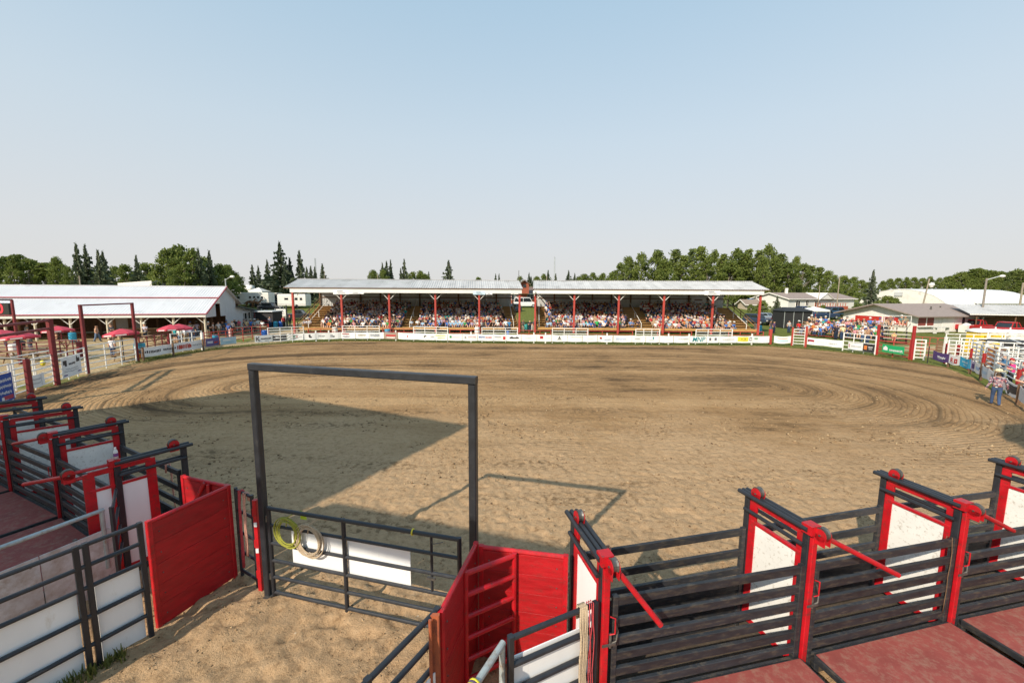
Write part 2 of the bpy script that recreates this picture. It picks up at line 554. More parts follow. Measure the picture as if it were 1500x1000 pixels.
def arena_mat():
    m, nt, b = base_mat('harrowed_arena_dirt')
    g = nt.nodes.new('ShaderNodeNewGeometry')
    pos = g.outputs['Position']
    sep = nt.nodes.new('ShaderNodeSeparateXYZ')
    nt.links.new(pos, sep.inputs[0])
    def M(op, a, bb=None, c=None):
        n = nt.nodes.new('ShaderNodeMath')
        n.operation = op
        for i, v in enumerate((a, bb, c)):
            if v is None:
                continue
            if isinstance(v, (int, float)):
                n.inputs[i].default_value = v
            else:
                nt.links.new(v, n.inputs[i])
        return n.outputs[0]
    wn = _noise(nt, 0.07, 3, 0.5, pos)
    w = M('MULTIPLY', M('SUBTRACT', wn.outputs[0], 0.5), 2.6)
    ax = M('MAXIMUM', M('SUBTRACT', M('ABSOLUTE', M('SUBTRACT', sep.outputs[0], 0.5)), 14.5), 0.0)
    ay = M('SUBTRACT', sep.outputs[1], 24.0)
    r = M('ADD', M('SQRT', M('ADD', M('MULTIPLY', ax, ax), M('MULTIPLY', ay, ay))), w)
    along = M('MULTIPLY', sep.outputs[0], 0.05)
    def vec(x, y):
        c = nt.nodes.new('ShaderNodeCombineXYZ')
        for i, v in enumerate((x, y)):
            if isinstance(v, (int, float)):
                c.inputs[i].default_value = v
            else:
                nt.links.new(v, c.inputs[i])
        return c.outputs[0]
    def rng(v, a, b, c=0.0, d=1.0):
        n = nt.nodes.new('ShaderNodeMapRange')
        n.interpolation_type = 'SMOOTHSTEP'
        for i, q in ((1, a), (2, b), (3, c), (4, d)):
            n.inputs[i].default_value = q
        nt.links.new(v, n.inputs[0])
        return n.outputs[0]
    broad = _noise(nt, 0.40, 3, 0.55, vec(r, along))          # damp and dry rings left by the water truck and harrow
    fine = _noise(nt, 3.6, 6, 0.72, vec(M('ADD', r, M('MULTIPLY', _noise(nt, 1.1, 3, 0.6, pos).outputs[0], 0.9)), M('MULTIPLY', along, 3.0)))
    clod = _noise(nt, 7.0, 8, 0.72, pos)
    grit = _noise(nt, 38.0, 4, 0.7, pos)
    patch = _noise(nt, 0.22, 5, 0.6, pos)
    # harrow tines: fine parallel grooves along the rings, clearest round the two ends
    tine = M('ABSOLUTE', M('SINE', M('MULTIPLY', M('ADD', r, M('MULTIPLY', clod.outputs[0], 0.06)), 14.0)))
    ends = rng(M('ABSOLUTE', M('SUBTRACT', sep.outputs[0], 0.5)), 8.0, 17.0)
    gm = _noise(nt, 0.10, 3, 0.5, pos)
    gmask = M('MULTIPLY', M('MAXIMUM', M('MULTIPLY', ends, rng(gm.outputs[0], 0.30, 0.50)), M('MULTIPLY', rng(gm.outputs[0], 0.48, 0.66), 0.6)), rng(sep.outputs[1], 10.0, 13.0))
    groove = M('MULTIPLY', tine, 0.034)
    dry, mid, damp = (0.455, 0.290, 0.148), (0.322, 0.192, 0.090), (0.104, 0.062, 0.031)
    f = M('ADD', M('MULTIPLY', broad.outputs[0], 0.50), M('ADD', M('MULTIPLY', fine.outputs[0], 0.28), M('MULTIPLY', patch.outputs[0], 0.22)))
    work = M('MAXIMUM', rng(sep.outputs[1], 19.0, 29.0), rng(M('ABSOLUTE', M('SUBTRACT', sep.outputs[0], 0.5)), 9.0, 20.0))
    base = _ramp(nt, M('SUBTRACT', f, M('MULTIPLY', work, 0.040)), [(0.37, damp), (0.45, mid), (0.57, dry)]).outputs[0]
    # wheel lines: narrow damp lines every couple of metres along the far straight
    ln = M('ABSOLUTE', M('SINE', M('ADD', M('MULTIPLY', r, 1.22), M('MULTIPLY', wn.outputs[0], 1.5))))
    lm = M('MULTIPLY', rng(ln, 0.20, 0.05), M('MULTIPLY', work, rng(fine.outputs[0], 0.28, 0.50)))
    base = _mix(nt, M('MULTIPLY', lm, 0.85), base, (0.165, 0.104, 0.052))
    # trodden sand before the chutes and in the alley is dry and pale
    d = M('SUBTRACT', sep.outputs[1], M('ADD', 14.5, M('MULTIPLY', M('SUBTRACT', patch.outputs[0], 0.5), 16.0)))
    sand = _ramp(nt, clod.outputs[0], [(0.30, (0.36, 0.232, 0.127)), (0.55, (0.50, 0.334, 0.193)), (0.75, (0.56, 0.386, 0.235))]).outputs[0]
    base = _mix(nt, rng(d, -4.0, 6.0, 0.88, 0.0), base, sand)
    # kicked-up damp clods in streaks
    stv = _noise(nt, 1.0, 4, 0.6, vec(M('MULTIPLY', sep.outputs[0], 0.16), M('MULTIPLY', sep.outputs[1], 0.75)))
    fl = _noise(nt, 5.2, 5, 0.65, pos)
    flm = M('MULTIPLY', rng(stv.outputs[0], 0.50, 0.66), rng(fl.outputs[0], 0.47, 0.60))
    base = _mix(nt, M('MULTIPLY', flm, M('MULTIPLY', rng(sep.outputs[1], 7.0, 9.0), 0.72)), base, (0.150, 0.094, 0.048))
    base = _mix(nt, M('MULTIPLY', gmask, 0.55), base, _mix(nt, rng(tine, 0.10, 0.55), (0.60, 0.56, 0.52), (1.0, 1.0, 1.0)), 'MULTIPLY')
    cl = _ramp(nt, clod.outputs[0], [(0.28, (0.60, 0.57, 0.54)), (0.46, (1, 1, 1))]).outputs[0]
    base = _mix(nt, 0.85, base, cl, 'MULTIPLY')
    gr = _ramp(nt, grit.outputs[0], [(0.25, (0.70, 0.69, 0.68)), (0.6, (1, 1, 1))]).outputs[0]
    base = _mix(nt, 0.8, base, gr, 'MULTIPLY')
    # small pale stones and dark clods
    vo = nt.nodes.new('ShaderNodeTexVoronoi')
    vo.inputs['Scale'].default_value = 3.2
    nt.links.new(pos, vo.inputs['Vector'])
    st = M('MULTIPLY', M('LESS_THAN', vo.outputs['Distance'], 0.06), M('GREATER_THAN', nt_rand(nt, vo), 0.72))
    base = _mix(nt, st, base, (0.55, 0.46, 0.34))
    vo2 = nt.nodes.new('ShaderNodeTexVoronoi')
    vo2.inputs['Scale'].default_value = 4.1
    nt.links.new(pos, vo2.inputs['Vector'])
    st2 = M('MULTIPLY', M('LESS_THAN', vo2.outputs['Distance'], 0.07), M('GREATER_THAN', nt_rand(nt, vo2), 0.62))
    base = _mix(nt, st2, base, (0.085, 0.055, 0.033))
    nt.links.new(base, b.inputs['Base Color'])
    b.inputs['Roughness'].default_value = 0.95
    b.inputs['Specular IOR Level'].default_value = 0.15
    h = M('ADD', M('MULTIPLY', clod.outputs[0], 0.075), M('ADD', M('MULTIPLY', grit.outputs[0], 0.020), M('ADD', M('MULTIPLY', fine.outputs[0], 0.015), M('MULTIPLY', groove, gmask))))
    bp = nt.nodes.new('ShaderNodeBump')
    bp.inputs['Distance'].default_value = 1.0
    bp.inputs['Strength'].default_value = 0.8
    nt.links.new(h, bp.inputs['Height'])
    nt.links.new(bp.outputs[0], b.inputs['Normal'])
    return m
def nt_rand(nt, vo):
    s = nt.nodes.new('ShaderNodeSeparateColor')
    nt.links.new(vo.outputs['Color'], s.inputs[0])
    return s.outputs[0]
def field_mat():
    m, nt, b = base_mat('mown_grass_field')
    g = nt.nodes.new('ShaderNodeNewGeometry')
    pos = g.outputs['Position']
    n1 = _noise(nt, 0.12, 6, 0.6, pos)
    n2 = _noise(nt, 3.5, 6, 0.7, pos)
    gr = _ramp(nt, n2.outputs[0], [(0.3, (0.065, 0.080, 0.018)), (0.55, (0.140, 0.160, 0.038)), (0.75, (0.23, 0.205, 0.085))]).outputs[0]
    di = _ramp(nt, n2.outputs[0], [(0.3, (0.30, 0.215, 0.115)), (0.7, (0.52, 0.40, 0.24))]).outputs[0]
    # trodden dirt yard in front of the barn on the left and by the stands
    sep = nt.nodes.new('ShaderNodeSeparateXYZ')
    nt.links.new(pos, sep.inputs[0])
    mr = nt.nodes.new('ShaderNodeMapRange')
    mr.inputs[1].default_value = -20
    mr.inputs[2].default_value = -34
    mr.inputs[3].default_value = -0.16
    mr.inputs[4].default_value = 0.20
    nt.links.new(sep.outputs[0], mr.inputs[0])
    mr2 = nt.nodes.new('ShaderNodeMapRange')
    mr2.inputs[1].default_value = 33
    mr2.inputs[2].default_value = 39
    mr2.inputs[3].default_value = 0.0
    mr2.inputs[4].default_value = 0.26
    nt.links.new(sep.outputs[0], mr2.inputs[0])
    my2 = nt.nodes.new('ShaderNodeMapRange')
    my2.inputs[1].default_value = 46
    my2.inputs[2].default_value = 41
    nt.links.new(sep.outputs[1], my2.inputs[0])
    mm2 = nt.nodes.new('ShaderNodeMath'); mm2.operation = 'MULTIPLY'
    nt.links.new(mr2.outputs[0], mm2.inputs[0]); nt.links.new(my2.outputs[0], mm2.inputs[1])
    my = nt.nodes.new('ShaderNodeMapRange')
    my.inputs[1].default_value = 58
    my.inputs[2].default_value = 75
    my.inputs[3].default_value = 0.0
    my.inputs[4].default_value = -0.35
    nt.links.new(sep.outputs[1], my.inputs[0])
    a = nt.nodes.new('ShaderNodeMath'); a.operation = 'ADD'
    nt.links.new(mr.outputs[0], a.inputs[0]); nt.links.new(my.outputs[0], a.inputs[1])
    a3 = nt.nodes.new('ShaderNodeMath'); a3.operation = 'ADD'
    nt.links.new(a.outputs[0], a3.inputs[0]); nt.links.new(mm2.outputs[0], a3.inputs[1])
    a2 = nt.nodes.new('ShaderNodeMath'); a2.operation = 'ADD'
    nt.links.new(a3.outputs[0], a2.inputs[0]); nt.links.new(n1.outputs[0], a2.inputs[1])
    mk = _ramp(nt, a2.outputs[0], [(0.47, (0, 0, 0)), (0.58, (1, 1, 1))]).outputs[0]
    nt.links.new(_mix(nt, mk, gr, di), b.inputs['Base Color'])
    b.inputs['Roughness'].default_value = 0.95
    b.inputs['Specular IOR Level'].default_value = 0.1
    bp = nt.nodes.new('ShaderNodeBump')
    bp.inputs['Distance'].default_value = 0.08
    nt.links.new(n2.outputs[0], bp.inputs['Height'])
    nt.links.new(bp.outputs[0], b.inputs['Normal'])
    return m
def land_np(x, y):
    t = np.clip((y - 66) / 32, 0, 1)
    t2 = np.clip((np.hypot(x, y) - 120) / 280, 0, 1)
    return 2.4 * t * t * (3 - 2 * t) + 1.2 * t2 * t2 * (3 - 2 * t2)
def field_height(x, y):
    z = land_np(x, y) - 0.06 + (vnoise(x * 0.5, y * 0.5, 31) - 0.5) * 0.08
    z -= 0.30 * ((in_poly(x, y, ARENA)) & (edge_dist(x, y, ARENA) > 1.5))
    return z
_fx = steps([(-2500, -300, 220), (-300, -80, 12), (-80, 80, 0.8), (80, 300, 12), (300, 2500, 220)])
_fy = steps([(-400, -10, 40), (-10, 100, 0.8), (100, 400, 12), (400, 3500, 200)])
ground = grid_obj('ground', _fx, _fy, field_height, field_mat())
_ax = steps([(-33, -9, 0.10), (-9, 9, 0.055), (9, 48, 0.10)])
_ay = steps([(-4.5, 2.5, 0.3), (2.5, 12, 0.05), (12, 20, 0.08), (20, 30, 0.12), (30, 50, 0.2)])
def _arena_h(x, y):
    e = edge_dist(x[::4, ::4], y[::4, ::4], ARENA)
    e = np.repeat(np.repeat(e, 4, 0), 4, 1)[:x.shape[0], :x.shape[1]]
    return dirt_height(x, y) + 0.05 - 0.10 * np.clip(1 - e / 0.8, 0, 1) * (y > 12)
def _arena_keep(x, y):
    return in_poly(x, y, ARENA)
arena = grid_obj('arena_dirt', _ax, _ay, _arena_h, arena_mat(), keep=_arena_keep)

# clods and stones kicked up on the surface
def scatter_clods(n, seed, ys, smin, smax, name, label, xlim=1.2):
    rnd = np.random.default_rng(seed)
    y = ys[0] + (ys[1] - ys[0]) * rnd.random(n) ** 1.7
    x = rnd.uniform(-1, 1, n) * (y * xlim + 1.5)
    clus = vnoise(x * 0.55, y * 1.4, 41) + 0.5 * vnoise(x * 2.0, y * 2.0, 42)
    k = (clus > 0.82) & in_poly(x, y, ARENA)
    x, y = x[k], y[k]
    z = dirt_height(x, y) + 0.05
    s = (smin + (smax - smin) * rnd.random(len(x)) ** 3) * np.clip(y / 15, 0.34, 1)
    base = np.array([(1, 0, 0), (-0.5, 0.87, 0), (-0.5, -0.87, 0), (0.1, 0.1, 0.9), (0.0, 0.0, -0.6)])
    tri = np.array([(0, 1, 3), (1, 2, 3), (2, 0, 3), (1, 0, 4), (2, 1, 4), (0, 2, 4)])
    m = len(x)
    a = rnd.random(m) * 6.28
    P = base[None] * (1 + rnd.normal(size=(m, 5, 3)) * 0.25) * s[:, None, None]
    ca, sa = np.cos(a)[:, None], np.sin(a)[:, None]
    co = np.stack([P[:, :, 0] * ca - P[:, :, 1] * sa + x[:, None], P[:, :, 0] * sa + P[:, :, 1] * ca + y[:, None], P[:, :, 2] * 0.8 + z[:, None] + s[:, None] * 0.15], 2).reshape(-1, 3)
    f = (tri[None] + (np.arange(m) * 5)[:, None, None]).reshape(-1, 3)
    me = bpy.data.meshes.new(name)
    me.vertices.add(len(co)); me.vertices.foreach_set('co', co.astype(np.float32).ravel())
    me.loops.add(f.size); me.loops.foreach_set('vertex_index', f.astype(np.int32).ravel())
    me.polygons.add(len(f)); me.polygons.foreach_set('loop_start', (np.arange(len(f)) * 3).astype(np.int32))
    me.update(calc_edges=True)
    m_, nt, b = base_mat('dirt_clod')
    g = nt.nodes.new('ShaderNodeNewGeometry')
    r = _ramp(nt, g.outputs['Random Per Island'], [(0.0, (0.10, 0.062, 0.032)), (0.55, (0.26, 0.165, 0.085)), (1.0, (0.50, 0.36, 0.21))])
    nt.links.new(r.outputs[0], b.inputs['Base Color'])
    b.inputs['Roughness'].default_value = 0.95
    me.materials.append(m_)
    o = bpy.data.objects.new(name, me); COL.objects.link(o)
    o['kind'] = 'stuff'; o['label'] = label
scatter_clods(42000, 7, (3.6, 22.0), 0.010, 0.062, 'dirt_clods', 'loose clods of dirt over the near half of the arena')
# ------------------------------------------------------------------ large structure: stands, barn, halls, houses
def on_line(A, B, px, py=455):
    """Point of the plan line A-B that the photograph shows in column px."""
    v = ray(px, py)
    A, B = Vector(A[:2]), Vector(B[:2])
    D = B - A
    t = -(A.x * v.y - A.y * v.x) / (D.x * v.y - D.y * v.x)
    return A + D * t
def instance_part(name, me, parent, mw):
    o = bpy.data.objects.new(name, me)
    COL.objects.link(o)
    o.parent = parent
    off = ORIGIN[parent.name]
    m = mw.copy()
    m.translation = m.translation - off
    o.matrix_local = m
    ORIGIN[o.name] = off
    return o
def frame_m(o, x, y, z):
    m = Matrix((Vector(x), Vector(y), Vector(z))).transposed().to_4x4()
    m.translation = Vector(o)
    return m
def ribbed_mesh(name, w, L, mat, ribs=4, rh=0.035):
    """One roofing sheet, w wide (x), L long (y), with raised ribs."""
    m = MB()
    xs = []
    for i in range(ribs):
        c = (i + 0.5) * w / ribs
        xs += [(c - 0.05, 0), (c - 0.025, rh), (c + 0.025, rh), (c + 0.05, 0)]
    xs = [(0.006, 0)] + xs + [(w - 0.006, 0)]
    n = len(xs)
    vs = [(x, 0, z) for x, z in xs] + [(x, L, z) for x, z in xs] + [(xs[0][0], 0, -0.03), (xs[-1][0], 0, -0.03), (xs[-1][0], L, -0.03), (xs[0][0], L, -0.03)]
    fs = [(i, i + 1, n + i + 1, n + i) for i in range(n - 1)]
    k = 2 * n
    fs += [(k + 3, k + 2, k + 1, k), (0, n, k + 3, k), (n - 1, k + 1, k + 2, 2 * n - 1)]
    m.add(vs, fs)
    me = bpy.data.meshes.new(name)
    me.from_pydata(m.v, [], m.f)
    me.materials.append(mat)
    return me
def sheet_roof(parent, P0, x, slope, length, L, mat, w=0.9, name='roof_sheet', rh=0.05):
    """Row of roofing sheets from P0 along x, each running L down direction slope."""
    x, s = Vector(x).normalized(), Vector(slope).normalized()
    nn = x.cross(s)
    if nn.z < 0:
        nn = -nn
    k = max(1, int(round(length / w)))
    ww = length / k
    me = ribbed_mesh(name, ww, L, mat, 3, rh)
    right = (x.cross(s)).z > 0
    for i in range(k):
        o = Vector(P0) + x * (ww * (i if right else i + 1))
        instance_part(name, me, parent, frame_m(o, x if right else -x, s, nn))
SEATS = []
M_RAFTER = pm('bare_timber', (0.34, 0.27, 0.19), 0.75, var=0.2, scale=3)
def grandstand(A, B, post_px, label, roof_l, roof_r, side, aisle_px):
    A, B = Vector(A[:2]), Vector(B[:2])
    L = (B - A).length
    u = (B - A).normalized()
    n = Vector((-u.y, u.x))
    t = thing('grandstand', label, 'grandstand', (A.x, A.y, 0), 'twin roofed grandstands across the arena')
    FZ0, FZ1 = 5.33, 5.84
    P = lambda a, b, z: Vector((A.x + u.x * a + n.x * b, A.y + u.y * a + n.y * b, z))
    for px in post_px:
        q = on_line(A, B, px)
        a = (q - A).dot(u)
        m = MB(); m.bar(P(a, 0, 0), P(a, 0, FZ0), 0.26, up=V3(u, 0)); po = m.build('post', M_REDLIGHT, t)
        m = MB()
        for s in (-1, 1):
            if 0.3 < a + s * 1.0 < L - 0.3:
                m.bar(P(a + s * 0.10, -0.02, FZ0 - 0.85), P(a + s * 0.95, -0.02, FZ0 + 0.02), 0.07)
        if m.v:
            m.build('brace', M_FASCIA, po)
    m = MB(); m.bar(P(-0.15, -0.42, (FZ0 + FZ1) / 2), P(L + 0.15, -0.42, (FZ0 + FZ1) / 2), 0.05, FZ1 - FZ0, ch=0.05); m.build('fascia', M_FASCIA, t)
    m = MB(); m.bar(P(-0.1, 0.02, 5.5), P(L + 0.1, 0.02, 5.5), 0.22, 0.3); m.build('header_beam', M_DARKWOOD, t)
    # roof: two slopes of ribbed sheets
    e, r, bk = P(-roof_l, -0.5, 5.98), P(-roof_l, 4.2, 7.18), P(-roof_l, 10.4, 5.75)
    W = L + roof_l + roof_r
    sheet_roof(t, r, V3(u, 0), e - r, W, (e - r).length, M_ROOF_GREY)
    m = MB(); m.plate([r + Vector((0, 0, 0.01)), P(L + roof_r, 4.2, 7.19), P(L + roof_r, 10.4, 5.75), bk], 0.05); m.build('rear_roof', M_ROOF_GREY, t)
    m = MB(); m.bar(P(-roof_l, 4.2, 7.22), P(L + roof_r, 4.2, 7.22), 0.3, 0.05); m.build('ridge_cap', M_ROOF_GREY, t)
    m = MB(); m.bar(e + Vector((0, 0, -0.07)), P(L + roof_r, -0.5, 5.91), 0.06, 0.10); m.build('eave_trim', M_DARKWOOD, t)
    m = MB(); m.plate([P(-roof_l, -0.35, 5.86), P(-roof_l, 4.2, 7.06), P(L + roof_r, 4.2, 7.06), P(L + roof_r, -0.35, 5.86)], 0.03); m.build('soffit', M_RAFTER, t)
    for k in range(int(L / 3) + 1):
        a = min(L - 0.05, k * 3.0 + 0.05)
        m = MB(); m.bar(P(a, -0.3, 5.75), P(a, 4.2, 6.95), 0.08, 0.18); m.bar(P(a, 4.2, 6.95), P(a, 10.2, 5.62), 0.08, 0.18); m.bar(P(a, -0.1, 5.55), P(a, 9.6, 5.55), 0.08, 0.16); m.build('rafter', M_RAFTER, t)
        m = MB(); m.bar(P(a, 9.45, 0), P(a, 9.45, 5.6), 0.2); m.build('rear_post', M_DARKWOOD, t)
    # rear wall in sheets
    me = ribbed_mesh('wall_sheet', 0.98, 3.2, M_WALLGREY)
    for k in range(int(L / 0.98)):
        instance_part('wall_sheet', me, t, frame_m(P(k * 0.98, 9.6, 2.45), V3(u, 0), (0, 0, 1), V3(-n, 0)))
    m = MB(); m.bar(P(0, 9.52, 4.6), P(L, 9.52, 4.6), 0.05, 0.14); m.build('girt', M_DARKWOOD, t)
    # benches
    rows = 10
    for k in range(rows):
        b, z = 0.9 + 0.80 * k, 0.72 + 0.285 * k
        m = MB(); m.bar(P(0.3, b, z), P(L - 0.3, b, z), 0.30, 0.045, ch=0.05); m.build('seat_board', M_WOOD, t)
        m = MB(); m.bar(P(0.3, b + 0.16, z - 0.16), P(L - 0.3, b + 0.16, z - 0.16), 0.03, 0.26, ch=0.05); m.build('riser_board', M_WOOD, t)
        m = MB(); m.bar(P(0.3, b - 0.38, z - 0.30), P(L - 0.3, b - 0.38, z - 0.30), 0.46, 0.045, ch=0.05); m.build('foot_board', M_WOOD, t)
    for a in (0.25, L - 0.25):
        m = MB()
        m.bar(P(a, 0.5, 0.2), P(a, 8.6, 3.3), 0.08, 0.28)
        m.build('stringer', M_WOOD, t)
        for zz in (0.75, 1.15):
            m = MB(); m.bar(P(a, 0.4, 0.35 + zz), P(a, 8.6, 3.30 + zz), 0.06, 0.10); m.build('handrail', M_DARKWOOD if zz > 1 else M_WOOD, t)
        for k in range(5):
            b = 0.4 + k * 2.05
            m = MB(); m.bar(P(a, b, 0), P(a, b, 0.35 + 1.15 + (b - 0.4) * 0.36), 0.09); m.build('rail_post', M_DARKWOOD, t)
    for apx in aisle_px:
        a0, a1 = [(on_line(A, B, x) - A).dot(u) for x in apx]
        am = (a0 + a1) / 2
        m = MB(); m.bar(P(am, 0.6, 1.35), P(am, 8.3, 4.1), 0.07, 0.07); m.bar(P(am, 0.6, 0.4), P(am, 0.6, 1.35), 0.07); m.bar(P(am, 4.5, 1.6), P(am, 4.5, 2.74), 0.07); m.build('aisle_rail', M_FASCIA, t)
    m = MB()
    m.bar(P(0, 0.30, 0.55), P(L, 0.30, 0.55), 0.03, 0.30, ch=0.05); m.build('kick_board', M_WOOD, t)
    aisles = [tuple((on_line(A, B, x) - A).dot(u) for x in ap) for ap in aisle_px]
    rnd = random.Random(5 if side == 'left' else 6)
    for k in range(rows):
        b, z = 0.9 + 0.80 * k, 0.745 + 0.285 * k
        a = 0.8
        while a < L - 0.7:
            a += rnd.uniform(0.38, 0.52)
            if any(x0 - 0.2 < a < x1 + 0.2 for x0, x1 in aisles):
                continue
            if rnd.random() > (0.96 if k > 1 else 0.86):
                continue
            SEATS.append((k, side, a / L, P(a, b - 0.02, z), math.atan2(-n.y, -n.x)))
    return t, P, L
GL_A, GL_B = deep(430, 455, 53.6), deep(762, 455, 56.4)
GR_A, GR_B = deep(784, 455, 56.4), deep(1113, 455, 54.8)
gsL, PL_, LL_ = grandstand(GL_A, GL_B, (430, 501, 570.5, 638, 702, 761), 'left roofed grandstand full of spectators, standing on red posts', 0.9, 0.3, 'left', [(434, 462), (589, 608), (742, 764)])
gsR, PR_, LR_ = grandstand(GR_A, GR_B, (784, 841, 906, 972, 1043.5, 1112.5), 'right roofed grandstand full of spectators, standing on red posts', 0.3, 0.9, 'right', [(780, 800), (928, 956), (1082, 1115)])
def fascia_sign(px0, px1, y0, y1, col, label, text_cols=()):
    a, b = deep(px0, (y0 + y1) / 2, 53.0), deep(px1, (y0 + y1) / 2, 53.0)
    h = (y1 - y0) / 600 * 53
    t = thing('fascia_sign', label, 'sign', a)
    d = (b - a); d.z = 0
    m = MB(); m.bar(a, b, 0.05, h, ch=0.05); m.build('board', flat('sign_white' if col is None else 'sign_blue', col or (0.8, 0.8, 0.8)), t)
    m = MB()
    for i, (u0, u1, v, hh) in enumerate(((0.25, 0.62, 0.2, 0.2), (0.30, 0.75, -0.12, 0.08), (0.2, 0.8, -0.28, 0.06))):
        m.bar(a.lerp(b, u0) + Vector((0, -0.035, v * h)), a.lerp(b, u1) + Vector((0, -0.035, v * h)), 0.01, hh * h)
    m.build('print', flat('sign_print_grey', (0.22, 0.24, 0.28)), t)
fascia_sign(488, 511, 424.5, 431.0, None, 'white sign board on the eave above the second post of the left stand')
fascia_sign(511, 533, 428.0, 430.6, None, 'narrow white strip sign on the left stand eave beside the larger board')
fascia_sign(693, 711, 426.5, 431.5, (0.55, 0.72, 0.82), 'pale blue sign board hanging from the eave of the left stand')
fascia_sign(712, 721, 429.0, 431.5, None, 'small grey strip sign on the left stand eave next to the blue board')
fascia_sign(1032, 1055, 425.5, 432.0, None, 'white sign board on the eave of the right stand')
t = thing('wall_banner', 'white banner hung inside the back of the right stand', 'banner', PR_(0, 9.3, 3.9))
bq = on_line(PR_(0, 9.2, 0), PR_(LR_, 9.2, 0), 1012), on_line(PR_(0, 9.2, 0), PR_(LR_, 9.2, 0), 1033)
m = MB(); m.bar(V3(bq[0], 4.3), V3(bq[1], 4.3), 0.02, 0.95, ch=0.02); m.build('cloth', flat('banner_grey', (0.55, 0.55, 0.55)), t)
m = MB(); m.bar(V3(bq[0].lerp(bq[1], 0.2), 4.45) + Vector((0, -0.02, 0)), V3(bq[0].lerp(bq[1], 0.75), 4.45) + Vector((0, -0.02, 0)), 0.006, 0.2); m.build('print', flat('sign_print_brown', (0.18, 0.10, 0.08)), t)
# lamp box on the post between the stands
q = deep(783, 428, 55.9)
t = thing('lamp', 'white round lamp on the red post between the two stands', 'lamp', q)
m = MB(); m.ball(q, (0.22, 0.22, 0.28), 10, 6); m.bar(q + Vector((0, 0.1, -0.5)), q + Vector((0, 0.1, 0)), 0.08); m.build('globe', M_FASCIA, t)

# ------------------------------------------------------------------ open barn on the left
bw, bg = Vector((-0.97, -0.24)).normalized(), Vector((-0.24, 0.97)).normalized()
BC = Vector((-36.2, 48.0))
barn = thing('barn', 'long open-fronted barn with white metal roof and red trim', 'barn', (BC.x, BC.y, 0))
BP = lambda a, b, z: Vector((BC.x + bw.x * a + bg.x * b, BC.y + bw.y * a + bg.y * b, z))
BL = 34.0
e0, br0, rg0 = BP(-0.5, -0.5, 2.75), BP(-0.5, 3.0, 4.55), BP(-0.5, 5.7, 6.0)
sheet_roof(barn, br0, V3(bw, 0), e0 - br0, BL, (e0 - br0).length, M_ROOF_WHITE, rh=0.03)
sheet_roof(barn, rg0, V3(bw, 0), br0 + Vector((0, 0, 0.12)) - rg0, BL, (br0 - rg0).length - 0.05, M_ROOF_WHITE, rh=0.03)
m = MB(); m.plate([rg0, BP(BL, 5.7, 6.0), BP(BL, 10.5, 3.6), BP(-0.5, 10.5, 3.6)][::-1], 0.04); m.build('rear_roof', M_ROOF_WHITE, barn)
M_REDTRIM = flat('red_metal_trim', (0.42, 0.05, 0.07), 0.5)
for q, z in ((2.98, 4.66), (5.7, 6.04)):
    m = MB(); m.bar(BP(-0.52, q, z), BP(BL, q, z), 0.16, 0.09); m.build('trim', M_REDTRIM if q < 5 else M_ROOF_WHITE, barn)
m = MB(); m.bar(BP(-0.5, -0.52, 2.82), BP(BL, -0.52, 2.82), 0.05, 0.10); m.build('trim', M_REDTRIM, barn)
m = MB(); m.bar(BP(-0.4, -0.40, 2.60), BP(BL, -0.40, 2.60), 0.06, 0.32); m.build('fascia', M_FASCIA, barn)
m = MB(); m.bar(BP(-0.54, -0.5, 2.80), BP(-0.54, 5.7, 6.02), 0.05, 0.16); m.build('trim', M_REDTRIM, barn)
# gable end wall, with a tall doorway
def gable_sheet(b0, b1, zb0, zt0, zb1, zt1, a=-0.12, mat=M_WALLGREY):
    m = MB(); m.plate([BP(a, b0, zb0), BP(a, b1, zb1), BP(a, b1, zt1), BP(a, b0, zt0)], 0.05)
    m.build('gable_panel', mat, barn)
zr = lambda b: 2.7 + (b + 0.3) * 1.85 / 3.3 if b < 3 else (4.55 + (b - 3) * 1.45 / 2.7 if b < 5.7 else 6.0 - (b - 5.7) * 0.5)
M_WALLBLUE = pm('pale_blue_grey_siding', (0.52, 0.55, 0.60), 0.6, var=0.06, scale=1)
bb = [-0.2, 1.0, 2.0, 3.0]
for i in range(3):
    gable_sheet(bb[i], bb[i + 1] - 0.02, 2.35, zr(bb[i]) - 0.06, 2.35, zr(bb[i + 1]) - 0.06, mat=M_WALLBLUE)
for b0, b1 in ((4.3, 5.7), (5.72, 7.4), (7.42, 9.0)):
    gable_sheet(b0, b1, 0.0 if b0 > 5 else 2.3, zr(b0) - 0.06, 0.0 if b0 > 5 else 2.3, zr(b1) - 0.06, mat=M_WALLBLUE)
gable_sheet(3.02, 4.28, 3.9, zr(3.02) - 0.06, 3.9, zr(4.28) - 0.06, mat=M_FASCIA)
for px in (8, 52, 104, 158, 208, 255, 301):
    q = on_line(BP(0, 0, 0), BP(BL, 0, 0), px, 480)
    a = (q - BC).dot(bw)
    m = MB(); m.tube(BP(a, 0, 0), BP(a, 0, 2.5), 0.12, 10); po = m.build('post', pm('pale_painted_log', (0.62, 0.55, 0.42), 0.7, var=0.15, scale=4), barn)
    m = MB()
    for s in (-1, 1):
        if a + s > -0.4:
            m.bar(BP(a + s * 0.1, -0.1, 1.75), BP(a + s * 0.85, -0.1, 2.46), 0.06, 0.06)
    m.build('brace', M_FASCIA, po)
for i in range(11):
    a = 1.5 + i * 3.0
    for b in (3.0, 5.7):
        m = MB(); m.tube(BP(a, b, 0), BP(a, b, 4.3), 0.14, 8); m.build('inner_post', M_DARKWOOD if b > 4 else pm('brown_log_post', (0.26, 0.15, 0.085), 0.7), barn)
m = MB(); m.plate([BP(0, 10.3, 0), BP(BL, 10.3, 0), BP(BL, 10.3, 3.7), BP(0, 10.3, 3.7)][::-1], 0.05); m.build('rear_wall', M_DARKWOOD, barn)
